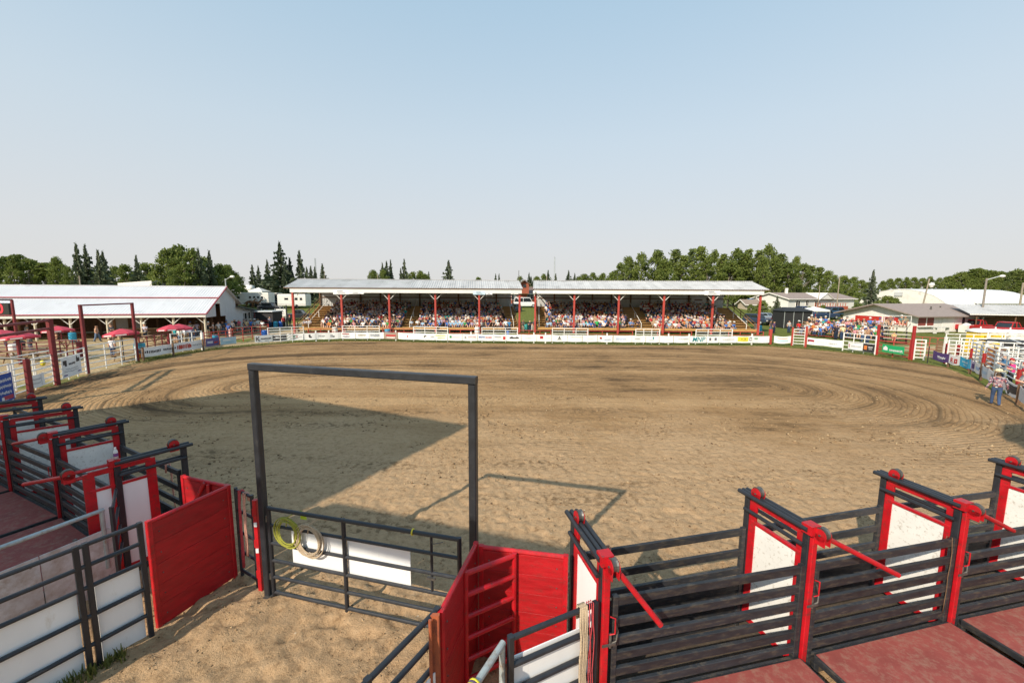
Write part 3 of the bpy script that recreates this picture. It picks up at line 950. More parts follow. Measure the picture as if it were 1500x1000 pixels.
m = MB(); m.plate([BP(BL, 10.3, 0), BP(BL, 0, 0), BP(BL, 0, 2.6), BP(BL, 5.7, 5.9), BP(BL, 10.3, 3.6)], 0.05); m.build('end_wall', M_DARKWOOD, barn)
m = MB(); m.plate([BP(9, 5.9, 0), BP(13, 5.9, 0), BP(13, 5.9, 3), BP(9, 5.9, 3)], 0.05); m.build('partition', M_WALLGREY, barn)
# counter inside the barn
t = thing('bar_counter', 'long wooden counter under the barn roof', 'counter', BP(6, 2.4, 0))
m = MB(); m.bar(BP(2.5, 2.4, 1.0), BP(9.5, 2.4, 1.0), 0.6, 0.08); m.build('counter_top', M_WOODPOST, t)
m = MB(); m.bar(BP(2.6, 2.5, 0.5), BP(9.4, 2.5, 0.5), 0.06, 0.95); m.build('front_board', M_DARKWOOD, t)
# lean-to shed beyond the barn's gable
shed = thing('shed', 'pale blue-grey shed with flat sloping roof beside the barn gable', 'shed', BP(0, 9, 0))
S = lambda b, z, a=-0.12: BP(a, b, z)
m = MB(); m.plate([S(9.02, 0), S(17.5, 0), S(17.5, 2.35), S(9.02, 3.35)], 0.08); m.build('wall', M_WALLBLUE, shed)
m = MB(); m.plate([S(17.5, 0, 0), S(17.5, 0, 5), S(17.5, 2.35, 5), S(17.5, 2.35, 0)], 0.08); m.build('end_wall', M_WALLBLUE, shed)
m = MB(); m.plate([S(8.95, 3.42, -0.7), S(18.0, 2.36, -0.7), S(18.0, 2.36, 6), S(8.95, 3.42, 6)], 0.14); m.build('roof', flat('green_grey_roof_edge', (0.07, 0.09, 0.08)), shed)
for b in (11.6, 13.0):
    m = MB(); m.bar(S(b, 1.85, -0.16), S(b + 1.0, 1.85, -0.16), 0.06, 0.95, ch=0.02); wn = m.build('window', M_GLASS, shed)
    m = MB()
    for q0, q1 in ((S(b - 0.04, 2.36, -0.2), S(b + 1.04, 2.36, -0.2)), (S(b - 0.04, 1.36, -0.2), S(b + 1.04, 1.36, -0.2))):
        m.bar(q0, q1, 0.05, 0.07)
    for q in (b, b + 1.0):
        m.bar(S(q, 1.36, -0.2), S(q, 2.36, -0.2), 0.06, 0.05)
    m.build('frame', M_FASCIA, wn)
m = MB(); m.bar(S(11.4, 2.75, -0.17), S(14.0, 2.62, -0.17), 0.04, 0.18); m.build('sign', flat('grey_sign', (0.3, 0.31, 0.33)), shed)
m = MB(); m.bar(S(15.6, 0, -0.16), S(15.6, 2.5, -0.16), 0.14); m.build('red_post', M_REDTRIM, shed)

# ------------------------------------------------------------------ concession building on the right
KC = Vector((58.6, 59.2))
kw, kg = Vector((0.97, 0.23)).normalized(), Vector((-0.23, 0.97)).normalized()
KP = lambda a, b, z: Vector((KC.x + kw.x * a + kg.x * b, KC.y + kw.y * a + kg.y * b, z))
kb = thing('concession_building', 'white concession building with brown roof and red shutters', 'building', (KC.x, KC.y, 0))
KD, KL, KE, KR = 10.6, 13.6, 2.55, 4.05
m = MB()
m.plate([KP(0, KD, 0), KP(0, 0, 0), KP(0, 0, KE), KP(0, KD / 2, KR - 0.1), KP(0, KD, KE)], 0.15); m.build('gable_wall', M_WALLWHITE, kb)
m = MB(); m.plate([KP(0.16, 0, 0), KP(KL, 0, 0), KP(KL, 0, KE), KP(0.16, 0, KE)], 0.15); m.build('front_wall', M_WALLWHITE, kb)
m = MB(); m.plate([KP(KL, 0, 0), KP(KL, KD, 0), KP(KL, KD, KE), KP(KL, KD / 2, KR - 0.1), KP(KL, 0, KE)], 0.15); m.build('end_wall', M_WALLWHITE, kb)
for s in (0, 1):
    ea, ri = (KP(-1.1, -0.9, KE - 0.18), KP(-1.1, KD / 2, KR)) if s == 0 else (KP(-1.1, KD + 0.9, KE - 0.18), KP(-1.1, KD / 2, KR))
    eb, rj = (KP(KL + 0.6, -0.9, KE - 0.18), KP(KL + 0.6, KD / 2, KR)) if s == 0 else (KP(KL + 0.6, KD + 0.9, KE - 0.18), KP(KL + 0.6, KD / 2, KR))
    m = MB(); m.plate([ea, eb, rj, ri] if s == 0 else [ri, rj, eb, ea], 0.16); m.build('roof', M_BROWNROOF, kb)
M_SHUT, M_SHUT2 = flat('bright_red_shutter', (0.46, 0.03, 0.02), 0.5), flat('brown_red_shutter', (0.20, 0.04, 0.03), 0.6)
for b0, b1 in ((1.3, 4.4), (4.7, 8.6)):
    m = MB(); m.plate([KP(-0.04, b1, 1.0), KP(-0.04, b0, 1.0), KP(-0.04, b0, 2.05), KP(-0.04, b1, 2.05)], 0.06); sh = m.build('shutter', M_SHUT, kb)
    m = MB()
    for z in (0.97, 2.08):
        m.bar(KP(-0.06, b1, z), KP(-0.06, b0, z), 0.06, 0.05)
    m.build('frame', M_FASCIA, sh)
for a0, a1 in ((-0.0, 1.55), (1.75, 3.1)):
    m = MB(); m.plate([KP(a0 + 0.2, -0.04, 1.0), KP(a1 + 0.1, -0.04, 1.0), KP(a1 + 0.1, -0.04, 2.2), KP(a0 + 0.2, -0.04, 2.2)], 0.06); m.build('shutter', M_SHUT2, kb)
m = MB(); m.plate([KP(5.0, -0.03, 0.1), KP(7.3, -0.03, 0.1), KP(7.3, -0.03, 2.2), KP(5.0, -0.03, 2.2)], 0.04); m.build('white_door', M_FASCIA, kb)
m = MB(); m.plate([KP(9.0, -0.03, 0.05), KP(9.5, -0.03, 0.05), KP(9.5, -0.03, 2.15), KP(9.0, -0.03, 2.15)], 0.04); m.build('doorway', M_DARK, kb)
m = MB(); m.plate([KP(9.5, -0.06, 0.05), KP(11.1, -0.06, 0.05), KP(11.1, -0.06, 2.15), KP(9.5, -0.06, 2.15)], 0.05); m.build('door', flat('grey_door', (0.4, 0.4, 0.38)), kb)
m = MB(); m.plate([KP(11.3, -0.03, 1.0), KP(12.2, -0.03, 1.0), KP(12.2, -0.03, 2.1), KP(11.3, -0.03, 2.1)], 0.04); m.build('window', M_GLASS, kb)
m = MB(); m.bar(KP(0, -0.12, 0.85), KP(3.3, -0.12, 0.85), 0.5, 0.05); m.bar(KP(-0.2, 8.8, 0.9), KP(-0.2, 1.1, 0.9), 0.4, 0.05); m.build('counter_shelf', M_FASCIA, kb)
for a, b in ((6, 2.2), (9.6, 3.2)):
    m = MB(); m.tube(KP(a, b, KR - 1.4), KP(a, b, KR - 0.35), 0.10, 8); m.build('roof_vent', M_STEEL, kb)
def bench_table(name, c, L, w, h, rz, mat, label, cat, grp=None):
    t = thing(name, label, cat, c, grp)
    m = MB(); m.box(Vector(c) + Vector((0, 0, h)), (L, w, 0.05), rz); m.build('top', mat, t)
    d = Vector((math.cos(rz), math.sin(rz), 0))
    for s in (-0.42, 0.42):
        m = MB(); m.bar(Vector(c) + d * (L * s), Vector(c) + d * (L * s) + Vector((0, 0, h - 0.03)), 0.08, w * 0.7); m.build('leg', mat, t)
bench_table('serving_table', KP(2.2, -1.6, 0), 2.8, 0.7, 0.85, math.atan2(kw.y, kw.x), flat('pale_table', (0.55, 0.54, 0.5)), 'pale serving table along the front wall of the white concession', 'table')
t = thing('water_tank', 'white box-shaped tank by the concession front wall', 'tank', KP(8.0, -1.1, 0))
c = KP(8.0, -1.1, 0)
m = MB(); m.box(c + Vector((0, 0, 0.55)), (1.3, 1.0, 1.1), math.atan2(kw.y, kw.x)); m.build('body', M_WALLWHITE, t)
m = MB(); m.lathe(c + Vector((0, 0, 1.1)), [(0.5, 0), (0.42, 0.14), (0.2, 0.2), (0.2, 0.26)], 12); m.build('lid', M_FASCIA, t)

# ------------------------------------------------------------------ white arched hall behind it
hall = thing('arched_hall', 'big white hall with an arched roof behind the concession', 'hall', (90, 95, 2))
HA, HB = deep(1319, 423, 96), deep(1450, 426, 104)
hu = Vector((HB.x - HA.x, HB.y - HA.y)).normalized()
hn = Vector((-hu.y, hu.x))
hl = (Vector((HB.x - HA.x, HB.y - HA.y))).length
HP = lambda a, b, z: Vector((HA.x + hu.x * a + hn.x * b, HA.y + hu.y * a + hn.y * b, z))
prof = [(-9.5, 1.0), (-9.4, 2.6), (-8.3, 4.2), (-6.4, 5.5), (-4.2, 6.35), (-2.0, 6.8), (0, 6.95), (2.0, 6.8), (4.2, 6.35), (6.4, 5.5), (8.3, 4.2), (9.5, 1.0)]
zt_ = HA.z
for i in range(len(prof) - 1):
    (b0, z0), (b1, z1) = prof[i], prof[i + 1]
    m = MB(); m.plate([HP(0, b0, z0 + zt_ - 6.95), HP(hl, b0, z0 + zt_ - 6.95), HP(hl, b1, z1 + zt_ - 6.95), HP(0, b1, z1 + zt_ - 6.95)], 0.12); m.build('roof_panel', M_ROOF_WHITE if False else pm('white_hall_roof', (0.74, 0.74, 0.73), 0.6, var=0.05, scale=0.3, dirt=(0.6, 0.6, 0.58), dirt_amt=0.2, dirt_scale=0.3), hall)
for a, fl in ((0.15, True), (hl - 0.15, False)):
    m = MB(); c = [HP(a, b, z + zt_ - 6.95 - 0.05) for b, z in prof]
    m.plate(c[::-1] if fl else c, 0.1); m.build('end_wall', M_WALLWHITE, hall)
m = MB(); m.box(HP(-0.1, 0.2, zt_ - 1.2), (0.2, 1.6, 0.9), math.atan2(hu.y, hu.x)); m.build('gable_vent', M_WALLGREY, hall)
for a in (14, 15.5):
    m = MB(); m.tube(HP(a, -4.2, zt_ - 1.2), HP(a, -4.2, zt_ + 0.2), 0.18, 8); m.build('roof_vent', M_WALLGREY, hall)
# its front wing, a low gable with open bays
wing = thing('hall_wing', 'lower white gabled wing joined to the arched hall at the right', 'building', deep(1470, 450, 92))
WA, WB = deep(1432, 447, 90), deep(1500, 447, 94)
wu = Vector((WB.x - WA.x, WB.y - WA.y)).normalized(); wnn = Vector((-wu.y, wu.x))
WP = lambda a, b, z: Vector((WA.x + wu.x * a + wnn.x * b, WA.y + wu.y * a + wnn.y * b, z))
we, wr = deep(1430, 444, 90).z, deep(1447, 426, 94).z
m = MB(); m.plate([WP(-1, -0.6, we), WP(22, -0.6, we), WP(20, 7, wr), WP(2.5, 7, wr)], 0.2); m.build('roof', MATS['white_hall_roof'], wing)
m = MB(); m.plate([WP(2.5, 7, wr), WP(20, 7, wr), WP(22, 14, we), WP(-1, 14, we)], 0.2); m.build('roof', MATS['white_hall_roof'], wing)
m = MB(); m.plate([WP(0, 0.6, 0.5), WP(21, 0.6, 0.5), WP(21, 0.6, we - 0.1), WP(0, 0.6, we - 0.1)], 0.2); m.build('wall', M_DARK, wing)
m = MB(); m.bar(WP(-0.5, -0.3, we - 0.25), WP(21.5, -0.3, we - 0.25), 0.2, 0.25); m.build('fascia', M_FASCIA, wing)
for k in range(6):
    m = MB(); m.bar(WP(k * 4.0 + 0.2, 0, 0.5), WP(k * 4.0 + 0.2, 0, we - 0.3), 0.3); m.build('post', M_FASCIA, wing)
# grey shelter roof at the right edge
shel = thing('shelter', 'open shelter with grey metal roof at the right edge', 'shelter', deep(1460, 485, 60))
SA, SB = deep(1421, 459.5, 60), deep(1500, 460.5, 58)
su = Vector((SB.x - SA.x, SB.y - SA.y)).normalized(); sn = Vector((-su.y, su.x))
SP = lambda a, b, z: Vector((SA.x + su.x * a + sn.x * b, SA.y + su.y * a + sn.y * b, z))
sheet_roof(shel, SP(0.0, 4.5, SA.z + 1.25), V3(su, 0), SP(0, 0, SA.z) - SP(0, 4.5, SA.z + 1.25), 14.4, (SP(0, 0, SA.z) - SP(0, 4.5, SA.z + 1.25)).length, M_ROOF_GREY)
for k in range(4):
    m = MB(); m.bar(SP(1 + k * 4.2, 0.4, 0), SP(1 + k * 4.2, 0.4, SA.z), 0.12); m.build('post', M_DARKWOOD, shel)
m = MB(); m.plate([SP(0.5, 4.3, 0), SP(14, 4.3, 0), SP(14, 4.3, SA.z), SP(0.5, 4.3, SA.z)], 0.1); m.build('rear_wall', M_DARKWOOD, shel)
m = MB(); m.bar(SP(0, 0, SA.z - 0.08), SP(14.4, 0, SA.z - 0.08), 0.06, 0.14); m.build('eave', M_FASCIA, shel)

# ------------------------------------------------------------------ houses and sheds beyond
def house(label, A, B, depth, z0, eave, ridge, wall, roof, wins, name='house', cat='house', gables=(), deck=None, chim=None):
    A, B = Vector(A[:2]), Vector(B[:2])
    u = (B - A).normalized(); n = Vector((-u.y, u.x)); L = (B - A).length
    P = lambda a, b, z: Vector((A.x + u.x * a + n.x * b, A.y + u.y * a + n.y * b, z))
    t = thing(name, label, cat, (A.x, A.y, z0))
    m = MB(); m.plate([P(0, 0, z0 - 0.5), P(L, 0, z0 - 0.5), P(L, 0, eave), P(0, 0, eave)], 0.15); m.build('front_wall', wall, t)
    m = MB(); m.plate([P(0, depth, z0 - 0.5), P(0, 0.16, z0 - 0.5), P(0, 0.16, eave), P(0, depth / 2, ridge - 0.12), P(0, depth, eave)], 0.15); m.build('gable_wall', wall, t)
    m = MB(); m.plate([P(L, 0.16, z0 - 0.5), P(L, depth, z0 - 0.5), P(L, depth, eave), P(L, depth / 2, ridge - 0.12), P(L, 0.16, eave)], 0.15); m.build('gable_wall', wall, t)
    o = 0.5
    rf = None
    for s in (0, 1):
        q = [P(-o, -o, eave - 0.12), P(L + o, -o, eave - 0.12), P(L + o, depth / 2, ridge), P(-o, depth / 2, ridge)] if s == 0 else [P(-o, depth / 2, ridge), P(L + o, depth / 2, ridge), P(L + o, depth + o, eave - 0.12), P(-o, depth + o, eave - 0.12)]
        m = MB(); m.plate(q, 0.15); rf = m.build('roof', roof, t)
    m = MB(); m.bar(P(-o, -o - 0.02, eave - 0.2), P(L + o, -o - 0.02, eave - 0.2), 0.05, 0.16); m.bar(P(-o - 0.02, -o, eave - 0.2), P(-o - 0.02, depth / 2, ridge - 0.08), 0.05, 0.18); m.bar(P(-o - 0.02, depth + o, eave - 0.2), P(-o - 0.02, depth / 2, ridge - 0.08), 0.05, 0.18); m.build('trim', M_FASCIA, t)
    for a, w, z, h in wins:
        m = MB(); m.bar(P(a, -0.02, z), P(a + w, -0.02, z), 0.05, h, ch=0.02); wn = m.build('window', M_GLASS, t)
        m = MB()
        for zz in (z - h / 2, z + h / 2):
            m.bar(P(a - 0.06, -0.05, zz), P(a + w + 0.06, -0.05, zz), 0.05, 0.10)
        for aa in (a, a + w, a + w / 2):
            m.bar(P(aa, -0.05, z - h / 2), P(aa, -0.05, z + h / 2), 0.09, 0.05)
        m.build('frame', M_FASCIA, wn)
    for a, w, hh in gables:
        m = MB(); m.plate([P(a, -0.65, eave - 0.2), P(a + w, -0.65, eave - 0.2), P(a + w / 2, -0.65, eave - 0.2 + hh)], 0.1); m.build('porch_gable', wall, t)
        for s in (0, 1):
            c0 = P(a - 0.3, -0.8, eave - 0.3) if s == 0 else P(a + w + 0.3, -0.8, eave - 0.3)
            m = MB(); m.plate([c0, P(a + w / 2, -0.8, eave - 0.1 + hh), P(a + w / 2, depth / 2, eave - 0.1 + hh), P(a - 0.3 if s == 0 else a + w + 0.3, depth * 0.2, eave - 0.3)], 0.1); m.build('porch_roof', M_FASCIA, t)
    if chim:
        m = MB(); c = P(chim, depth / 2 - 0.6, ridge - 0.4); m.bar(c, c + Vector((0, 0, 1.4)), 0.5); m.build('chimney', M_FASCIA, rf)
    if deck:
        a0, a1 = deck
        M_RW = flat('redwood_stained_rail', (0.42, 0.10, 0.05))
        m = MB(); m.bar(P(a0, -2.2, z0 + 0.4), P(a1, -2.2, z0 + 0.4), 0.1, 0.9); m.build('deck_skirt', M_RW, t)
        for k in range(int((a1 - a0) / 0.8)):
            m = MB(); m.bar(P(a0 + k * 0.8, -2.2, z0), P(a0 + k * 0.8, -2.2, z0 + 1.5), 0.1); m.build('deck_post', M_RW, t)
        m = MB(); m.bar(P(a0, -2.2, z0 + 1.5), P(a1, -2.2, z0 + 1.5), 0.12, 0.08); m.build('deck_rail', M_RW, t)
    return P
M_SIDING = pm('white_lap_siding', (0.70, 0.69, 0.66), 0.6, var=0.05, scale=1)
hA, hB = deep(1155, 440, 88), deep(1251, 443, 95)
house('long white bungalow with brown roof and red deck behind the parked vehicles', hA, hB, 8.5, 2.0, 4.55, 5.75, M_SIDING, M_BROWNROOF,
      [(2.2, 1.3, 3.4, 1.2), (5.2, 0.9, 3.5, 1.1), (8.0, 1.4, 3.3, 1.4), (12.6, 0.5, 3.4, 1.2)], gables=[(8.6, 4.2, 1.2)], deck=(5.0, 15.5), chim=4.0)
a = deep(1093, 450, 90)
house('tiny shed with brown pointed roof behind the right stand', a, a + Vector((3.0, 0.2, 0)), 3.0, 1.8, 3.2, 4.2, flat('tan_boards', (0.45, 0.38, 0.3)), flat('brown_shed_roof', (0.26, 0.2, 0.16)), [(1.0, 0.8, 2.6, 0.8)], name='shed', cat='shed')
a = deep(1103, 448, 96)
house('small white shed with blue roof behind the right stand', a, a + Vector((4.5, 0.2, 0)), 3.4, 2.0, 3.2, 4.3, M_SIDING, flat('blue_metal_roof', (0.06, 0.20, 0.42)), [(1.4, 0.7, 2.8, 0.7)], name='shed', cat='shed')
# brick house seen between the two stands
M_BRICK = pm('red_brick_far', (0.30, 0.085, 0.05), 0.85, var=0.25, scale=6)
a = deep(741, 433, 108)
house('red brick house with pointed gables behind the gap between the stands', a, a + Vector((13, 0.6, 0)), 9.0, 2.4, 5.3, 7.0, M_BRICK, flat('brown_tile_roof', (0.17, 0.11, 0.09)), [(1.5, 1.4, 4.2, 1.3), (5.6, 1.6, 4.4, 1.4), (9.2, 1.4, 4.2, 1.3)])
g0 = deep(768, 414, 107)
t = thing('dormer', 'small brick gable with a window rising between the two stand roofs', 'gable', (g0.x, g0.y, 4))
z0 = deep(768, 430, 106).z; z1 = deep(768, 416, 106).z; z2 = deep(768, 410.5, 106).z
cx = deep(768.5, 420, 106).x
m = MB(); m.plate([(cx - 1.1, 106, z0), (cx + 1.1, 106, z0), (cx + 1.1, 106, z1), (cx, 106, z2), (cx - 1.1, 106, z1)], 1.8); m.build('wall', M_BRICK, t)
m = MB()
for s in (-1, 1):
    m.bar((cx + s * 1.5, 105.6, z1 - 0.15), (cx, 105.6, z2 + 0.12), 0.9, 0.14)
m.build('roof_edge', flat('brown_tile_roof', (0.17, 0.11, 0.09)), t)
m = MB(); m.bar((cx - 0.4, 105.95, z1 - 0.5), (cx + 0.4, 105.95, z1 - 0.5), 0.06, 0.8, ch=0.02); m.build('window', M_GLASS, t)
# green roof and white roof that just show above the left stand, white block over the barn
a = deep(688, 419, 150)
house('house with bright green roof showing just above the left stand', a, a + Vector((15, 0, 0)), 9, 3.4, 7.4, 9.2, M_SIDING, flat('green_metal_roof', (0.03, 0.22, 0.17), 0.5), [])
a = deep(569, 416, 130)
house('building with white roof edge peeping over the left stand', a, a + Vector((10, 0, 0)), 8, 3.4, 8.2, 8.9, M_SIDING, flat('white_roof', (0.72, 0.71, 0.68)), [])
a = deep(173, 422, 74)
hb_ = thing('white_block_building', 'plain white building with slanted top rising behind the barn roof', 'building', (a.x, a.y, 0))
zl, zrr = deep(173, 414.5, 74).z, deep(222, 411, 74).z
b_ = deep(222, 415, 74)
m = MB(); m.plate([(a.x, 74, 0), (b_.x, 74, 0), (b_.x, 74, zrr), (a.x, 74, zl)], 8); m.build('wall', M_WALLWHITE, hb_)
for k in (0.5, 0.8):
    m = MB(); m.box((a.x + (b_.x - a.x) * k, 73.95, zl - 0.65), (0.5, 0.1, 0.5)); m.build('vent', M_WALLGREY, hb_)

# ------------------------------------------------------------------ the covered stands behind the chutes (they shade the arena), plus an added shade slab
def covered_stand(corners, z, label, low):
    c = [Vector(p) for p in corners]
    o = thing('covered_stand', label, 'stand', (c[0].x, c[0].y, 0))
    m = MB(); m.slab([p[:] for p in c], z - 0.5, z); m.build('roof', M_ROOF_GREY, o)
    m = MB(); m.slab([(p * 0.96 + sum(c, Vector((0, 0))) / len(c) * 0.04)[:] for p in c], low, z - 0.5); m.build('rear_wall', M_WALLGREY, o)
    for p in c:
        q = p * 0.96 + sum(c, Vector((0, 0))) / len(c) * 0.04
        m = MB(); m.bar(V3(q, 0), V3(q, low), 0.3); m.build('post', M_DARKWOOD, o)
def caster(px, py, z):
    g = at(px, py, 0)
    return (g + Vector((SUN_TO.x, SUN_TO.y, 0)) * (z / SUN_TO.z)).xy
SH_A, SH_B = caster(690, 624, 12.0), caster(365, 573, 12.0)
SH_D = caster(470, 738, 12.0)
SH_E = caster(95, 606, 12.0)
covered_stand([SH_D + (SH_D - SH_A) * 0.6, SH_A, SH_B, SH_E, SH_E + (SH_D - SH_A) * 0.9], 12.0, 'tall covered stand behind the left chutes', 2.8)
_cs = bpy.data.objects['covered_stand']
m = MB(); m.slab([(-12.1, -0.43), (-5.93, -2.43), (-5.65, -1.55), (-11.85, 0.45)], 8.0, 8.3); m.build('shade_slab', M_ROOF_GREY, _cs)  # slab and posts out of view, added to cast the near shadow band
for x in (-11.9, -6.2):
    m = MB(); m.bar((x, -0.1 if x < -9 else -2.1, 0), (x, -0.1 if x < -9 else -2.1, 8.0), 0.16); m.build('post', M_DARKWOOD, _cs)
SR_A = caster(1466, 623, 12.0)
SR_D = caster(1462, 656, 12.0)
sd = (SR_D - SR_A).normalized()
covered_stand([SR_A, SR_A + sd * 2.2, SR_A + sd * 2.2 + Vector((11, -2)), SR_A + Vector((12, 2.0))], 12.0, 'tall covered stand behind the right chutes', 5.0)
# ------------------------------------------------------------------ arena fence, banners, yard furniture
def lerp_path(path, px):
    for (x0, y0), (x1, y1) in zip(path, path[1:]):
        if x0 <= px <= x1:
            return y0 + (y1 - y0) * (px - x0) / (x1 - x0)
    return path[0][1] if px < path[0][0] else path[-1][1]
FAR = [(372, 504.5), (420, 501), (500, 498.2), (560, 498.2), (640, 500.6), (760, 502), (900, 503.4), (1000, 504.3), (1130, 504.4)]
def far(px, back=0.0):
    p = at(px, lerp_path(FAR, px))
    v = Vector((p.x * 0.25, p.y, 0)).normalized()
    return (p + v * back).xy
def pipe_panel(p0, p1, h, nr, label, cat='fence panel', grp=None, mat=None, r=0.024, mids=1, z0=0.2, name='pipe_fence'):
    mat = mat or M_WHITE
    A, B = Vector(p0[:2]), Vector(p1[:2])
    t = thing(name, label, cat, (A.x, A.y, 0), grp)
    for k in range(nr):
        z = z0 + (h - z0) * k / (nr - 1)
        m = MB(); m.tube(V3(A, z), V3(B, z), r, 6); m.build('rail', mat, t)
    for k in range(mids + 2):
        P = A.lerp(B, k / (mids + 1))
        m = MB(); m.tube(V3(P, 0), V3(P, h + r), r * (1.35 if k in (0, mids + 1) else 1.0), 6); m.build('upright', mat, t)
    return t
def post_at(P, h, w, mat, label, name='post', cat='post', grp=None):
    t = thing(name, label, cat, (P[0], P[1], 0), grp)
    m = MB(); m.bar(V3(P, -0.05), V3(P, h), w); m.build('shaft', mat, t)
    return t
C_INK, C_RED, C_TEAL, C_GREEN, C_BLUE, C_YEL, C_PURP, C_ORG, C_GREY = (0.03, 0.03, 0.035), (0.45, 0.03, 0.03), (0.0, 0.22, 0.26), (0.02, 0.28, 0.10), (0.05, 0.12, 0.42), (0.72, 0.62, 0.05), (0.09, 0.045, 0.20), (0.60, 0.18, 0.04), (0.35, 0.36, 0.38)
def ink(c):
    return flat('print_%02x%02x%02x' % tuple(int(255 * x) for x in c), c, 0.6)
def cloth(c):
    return pm('banner_%02x%02x%02x' % tuple(int(255 * x) for x in c), c, 0.55, var=0.05, scale=3)
M_BANNER = pm('white_vinyl_banner', (0.80, 0.80, 0.79), 0.5, var=0.05, scale=1.2)
def banner(A, B, z0, z1, label, marks=(), col=None, texts=(), grp='sponsor banners along the arena fence', sag=0.03, name='banner', cat='banner', seed=0):
    """Vinyl banner between plan points A (left as seen) and B; slightly slack. marks: (u, v, width, height, colour); texts: (string, u, v, height fraction, colour, slant, width)."""
    A, B = Vector(A[:2]), Vector(B[:2])
    d = (B - A); L = d.length; d = d / L
    s = Vector((d.y, -d.x))            # towards the viewer
    t = thing(name, label, cat, (A.x, A.y, 0), grp)
    rnd = random.Random(seed + int(abs(A.x) * 100))
    n = max(6, int(L / 0.3))
    ph = rnd.uniform(0, 6)
    def surf(u, v, off=0.0):
        bulge = (0.15 if texts else 1.0) * 0.035 * math.sin(u * L * 2.1 + ph) * (0.4 + 0.6 * (1 - v)) + (0.15 if texts else 1.0) * 0.02 * math.sin(u * L * 5.3 + ph * 2)
        zz = z0 + (z1 - z0) * v - sag * math.sin(math.pi * ((u * max(1, round(L / 2))) % 1.0))
        return V3(A + d * (u * L) + s * (bulge + off), zz)
    m = MB()
    vs = []
    for off in (0, -0.012):
        for j in range(5):
            for i in range(n + 1):
                vs.append(surf(i / n, j / 4, off))
    w = n + 1
    fs = []
    for j in range(4):
        for i in range(n):
            a = j * w + i
            fs.append((a, a + 1, a + 1 + w, a + w))
            b = a + 5 * w
            fs.append((b + w, b + w + 1, b + 1, b))
    for i in range(n):
        fs += [(i + 1, i, 5 * w + i, 5 * w + i + 1), (4 * w + i, 4 * w + i + 1, 9 * w + i + 1, 9 * w + i)]
    for j in range(4):
        fs += [(j * w, (j + 1) * w, 5 * w + (j + 1) * w, 5 * w + j * w), ((j + 1) * w + n, j * w + n, 5 * w + j * w + n, 5 * w + (j + 1) * w + n)]
    m.add(vs, fs)
    m.build('cloth', cloth(col) if col else M_BANNER, t, smooth=False)
    for (u, v, mw, mh, c) in marks:
        m = MB()
        k = max(2, int(mw * L / 0.25))
        top = [surf(u - mw / 2 + mw * i / k, v + mh / 2, 0.012) for i in range(k + 1)]
        bot = [surf(u - mw / 2 + mw * i / k, v - mh / 2, 0.012) for i in range(k + 1)]
        m.add(bot + top, [(i, i + 1, k + 2 + i, k + 1 + i) for i in range(k)])
        m.build('print', ink(c), t)
    for (txt, u, v, hf, c, sl, wd) in texts:
        p = surf(u, v, 0.035)
        put_text(txt, (z1 - z0) * hf * 1.38, ink(c), t, p, V3(d, 0), (0, 0, 1), shear=sl, bold=0.006, width=wd)
    for u in (0.02, 0.98):
        m = MB(); q = surf(u, 0.96); m.tube(q, q - V3(s, 0) * 0.10 + Vector((0, 0, 0.02)), 0.006, 5); m.build('tie', M_BLACK, t)
    return t
def squiggle(u0, u1, v, h, c, seed):
    """Word-like run of separate small marks (lettering too small to read in the photograph)."""
    r = random.Random(seed)
    out, u = [], u0
    while u < u1:
        w = r.uniform(0.010, 0.022)
        out.append((u + w / 2, v + r.uniform(-0.02, 0.02), w, h * r.uniform(0.7, 1.1), c))
        u += w + r.uniform(0.006, 0.012)
    return out
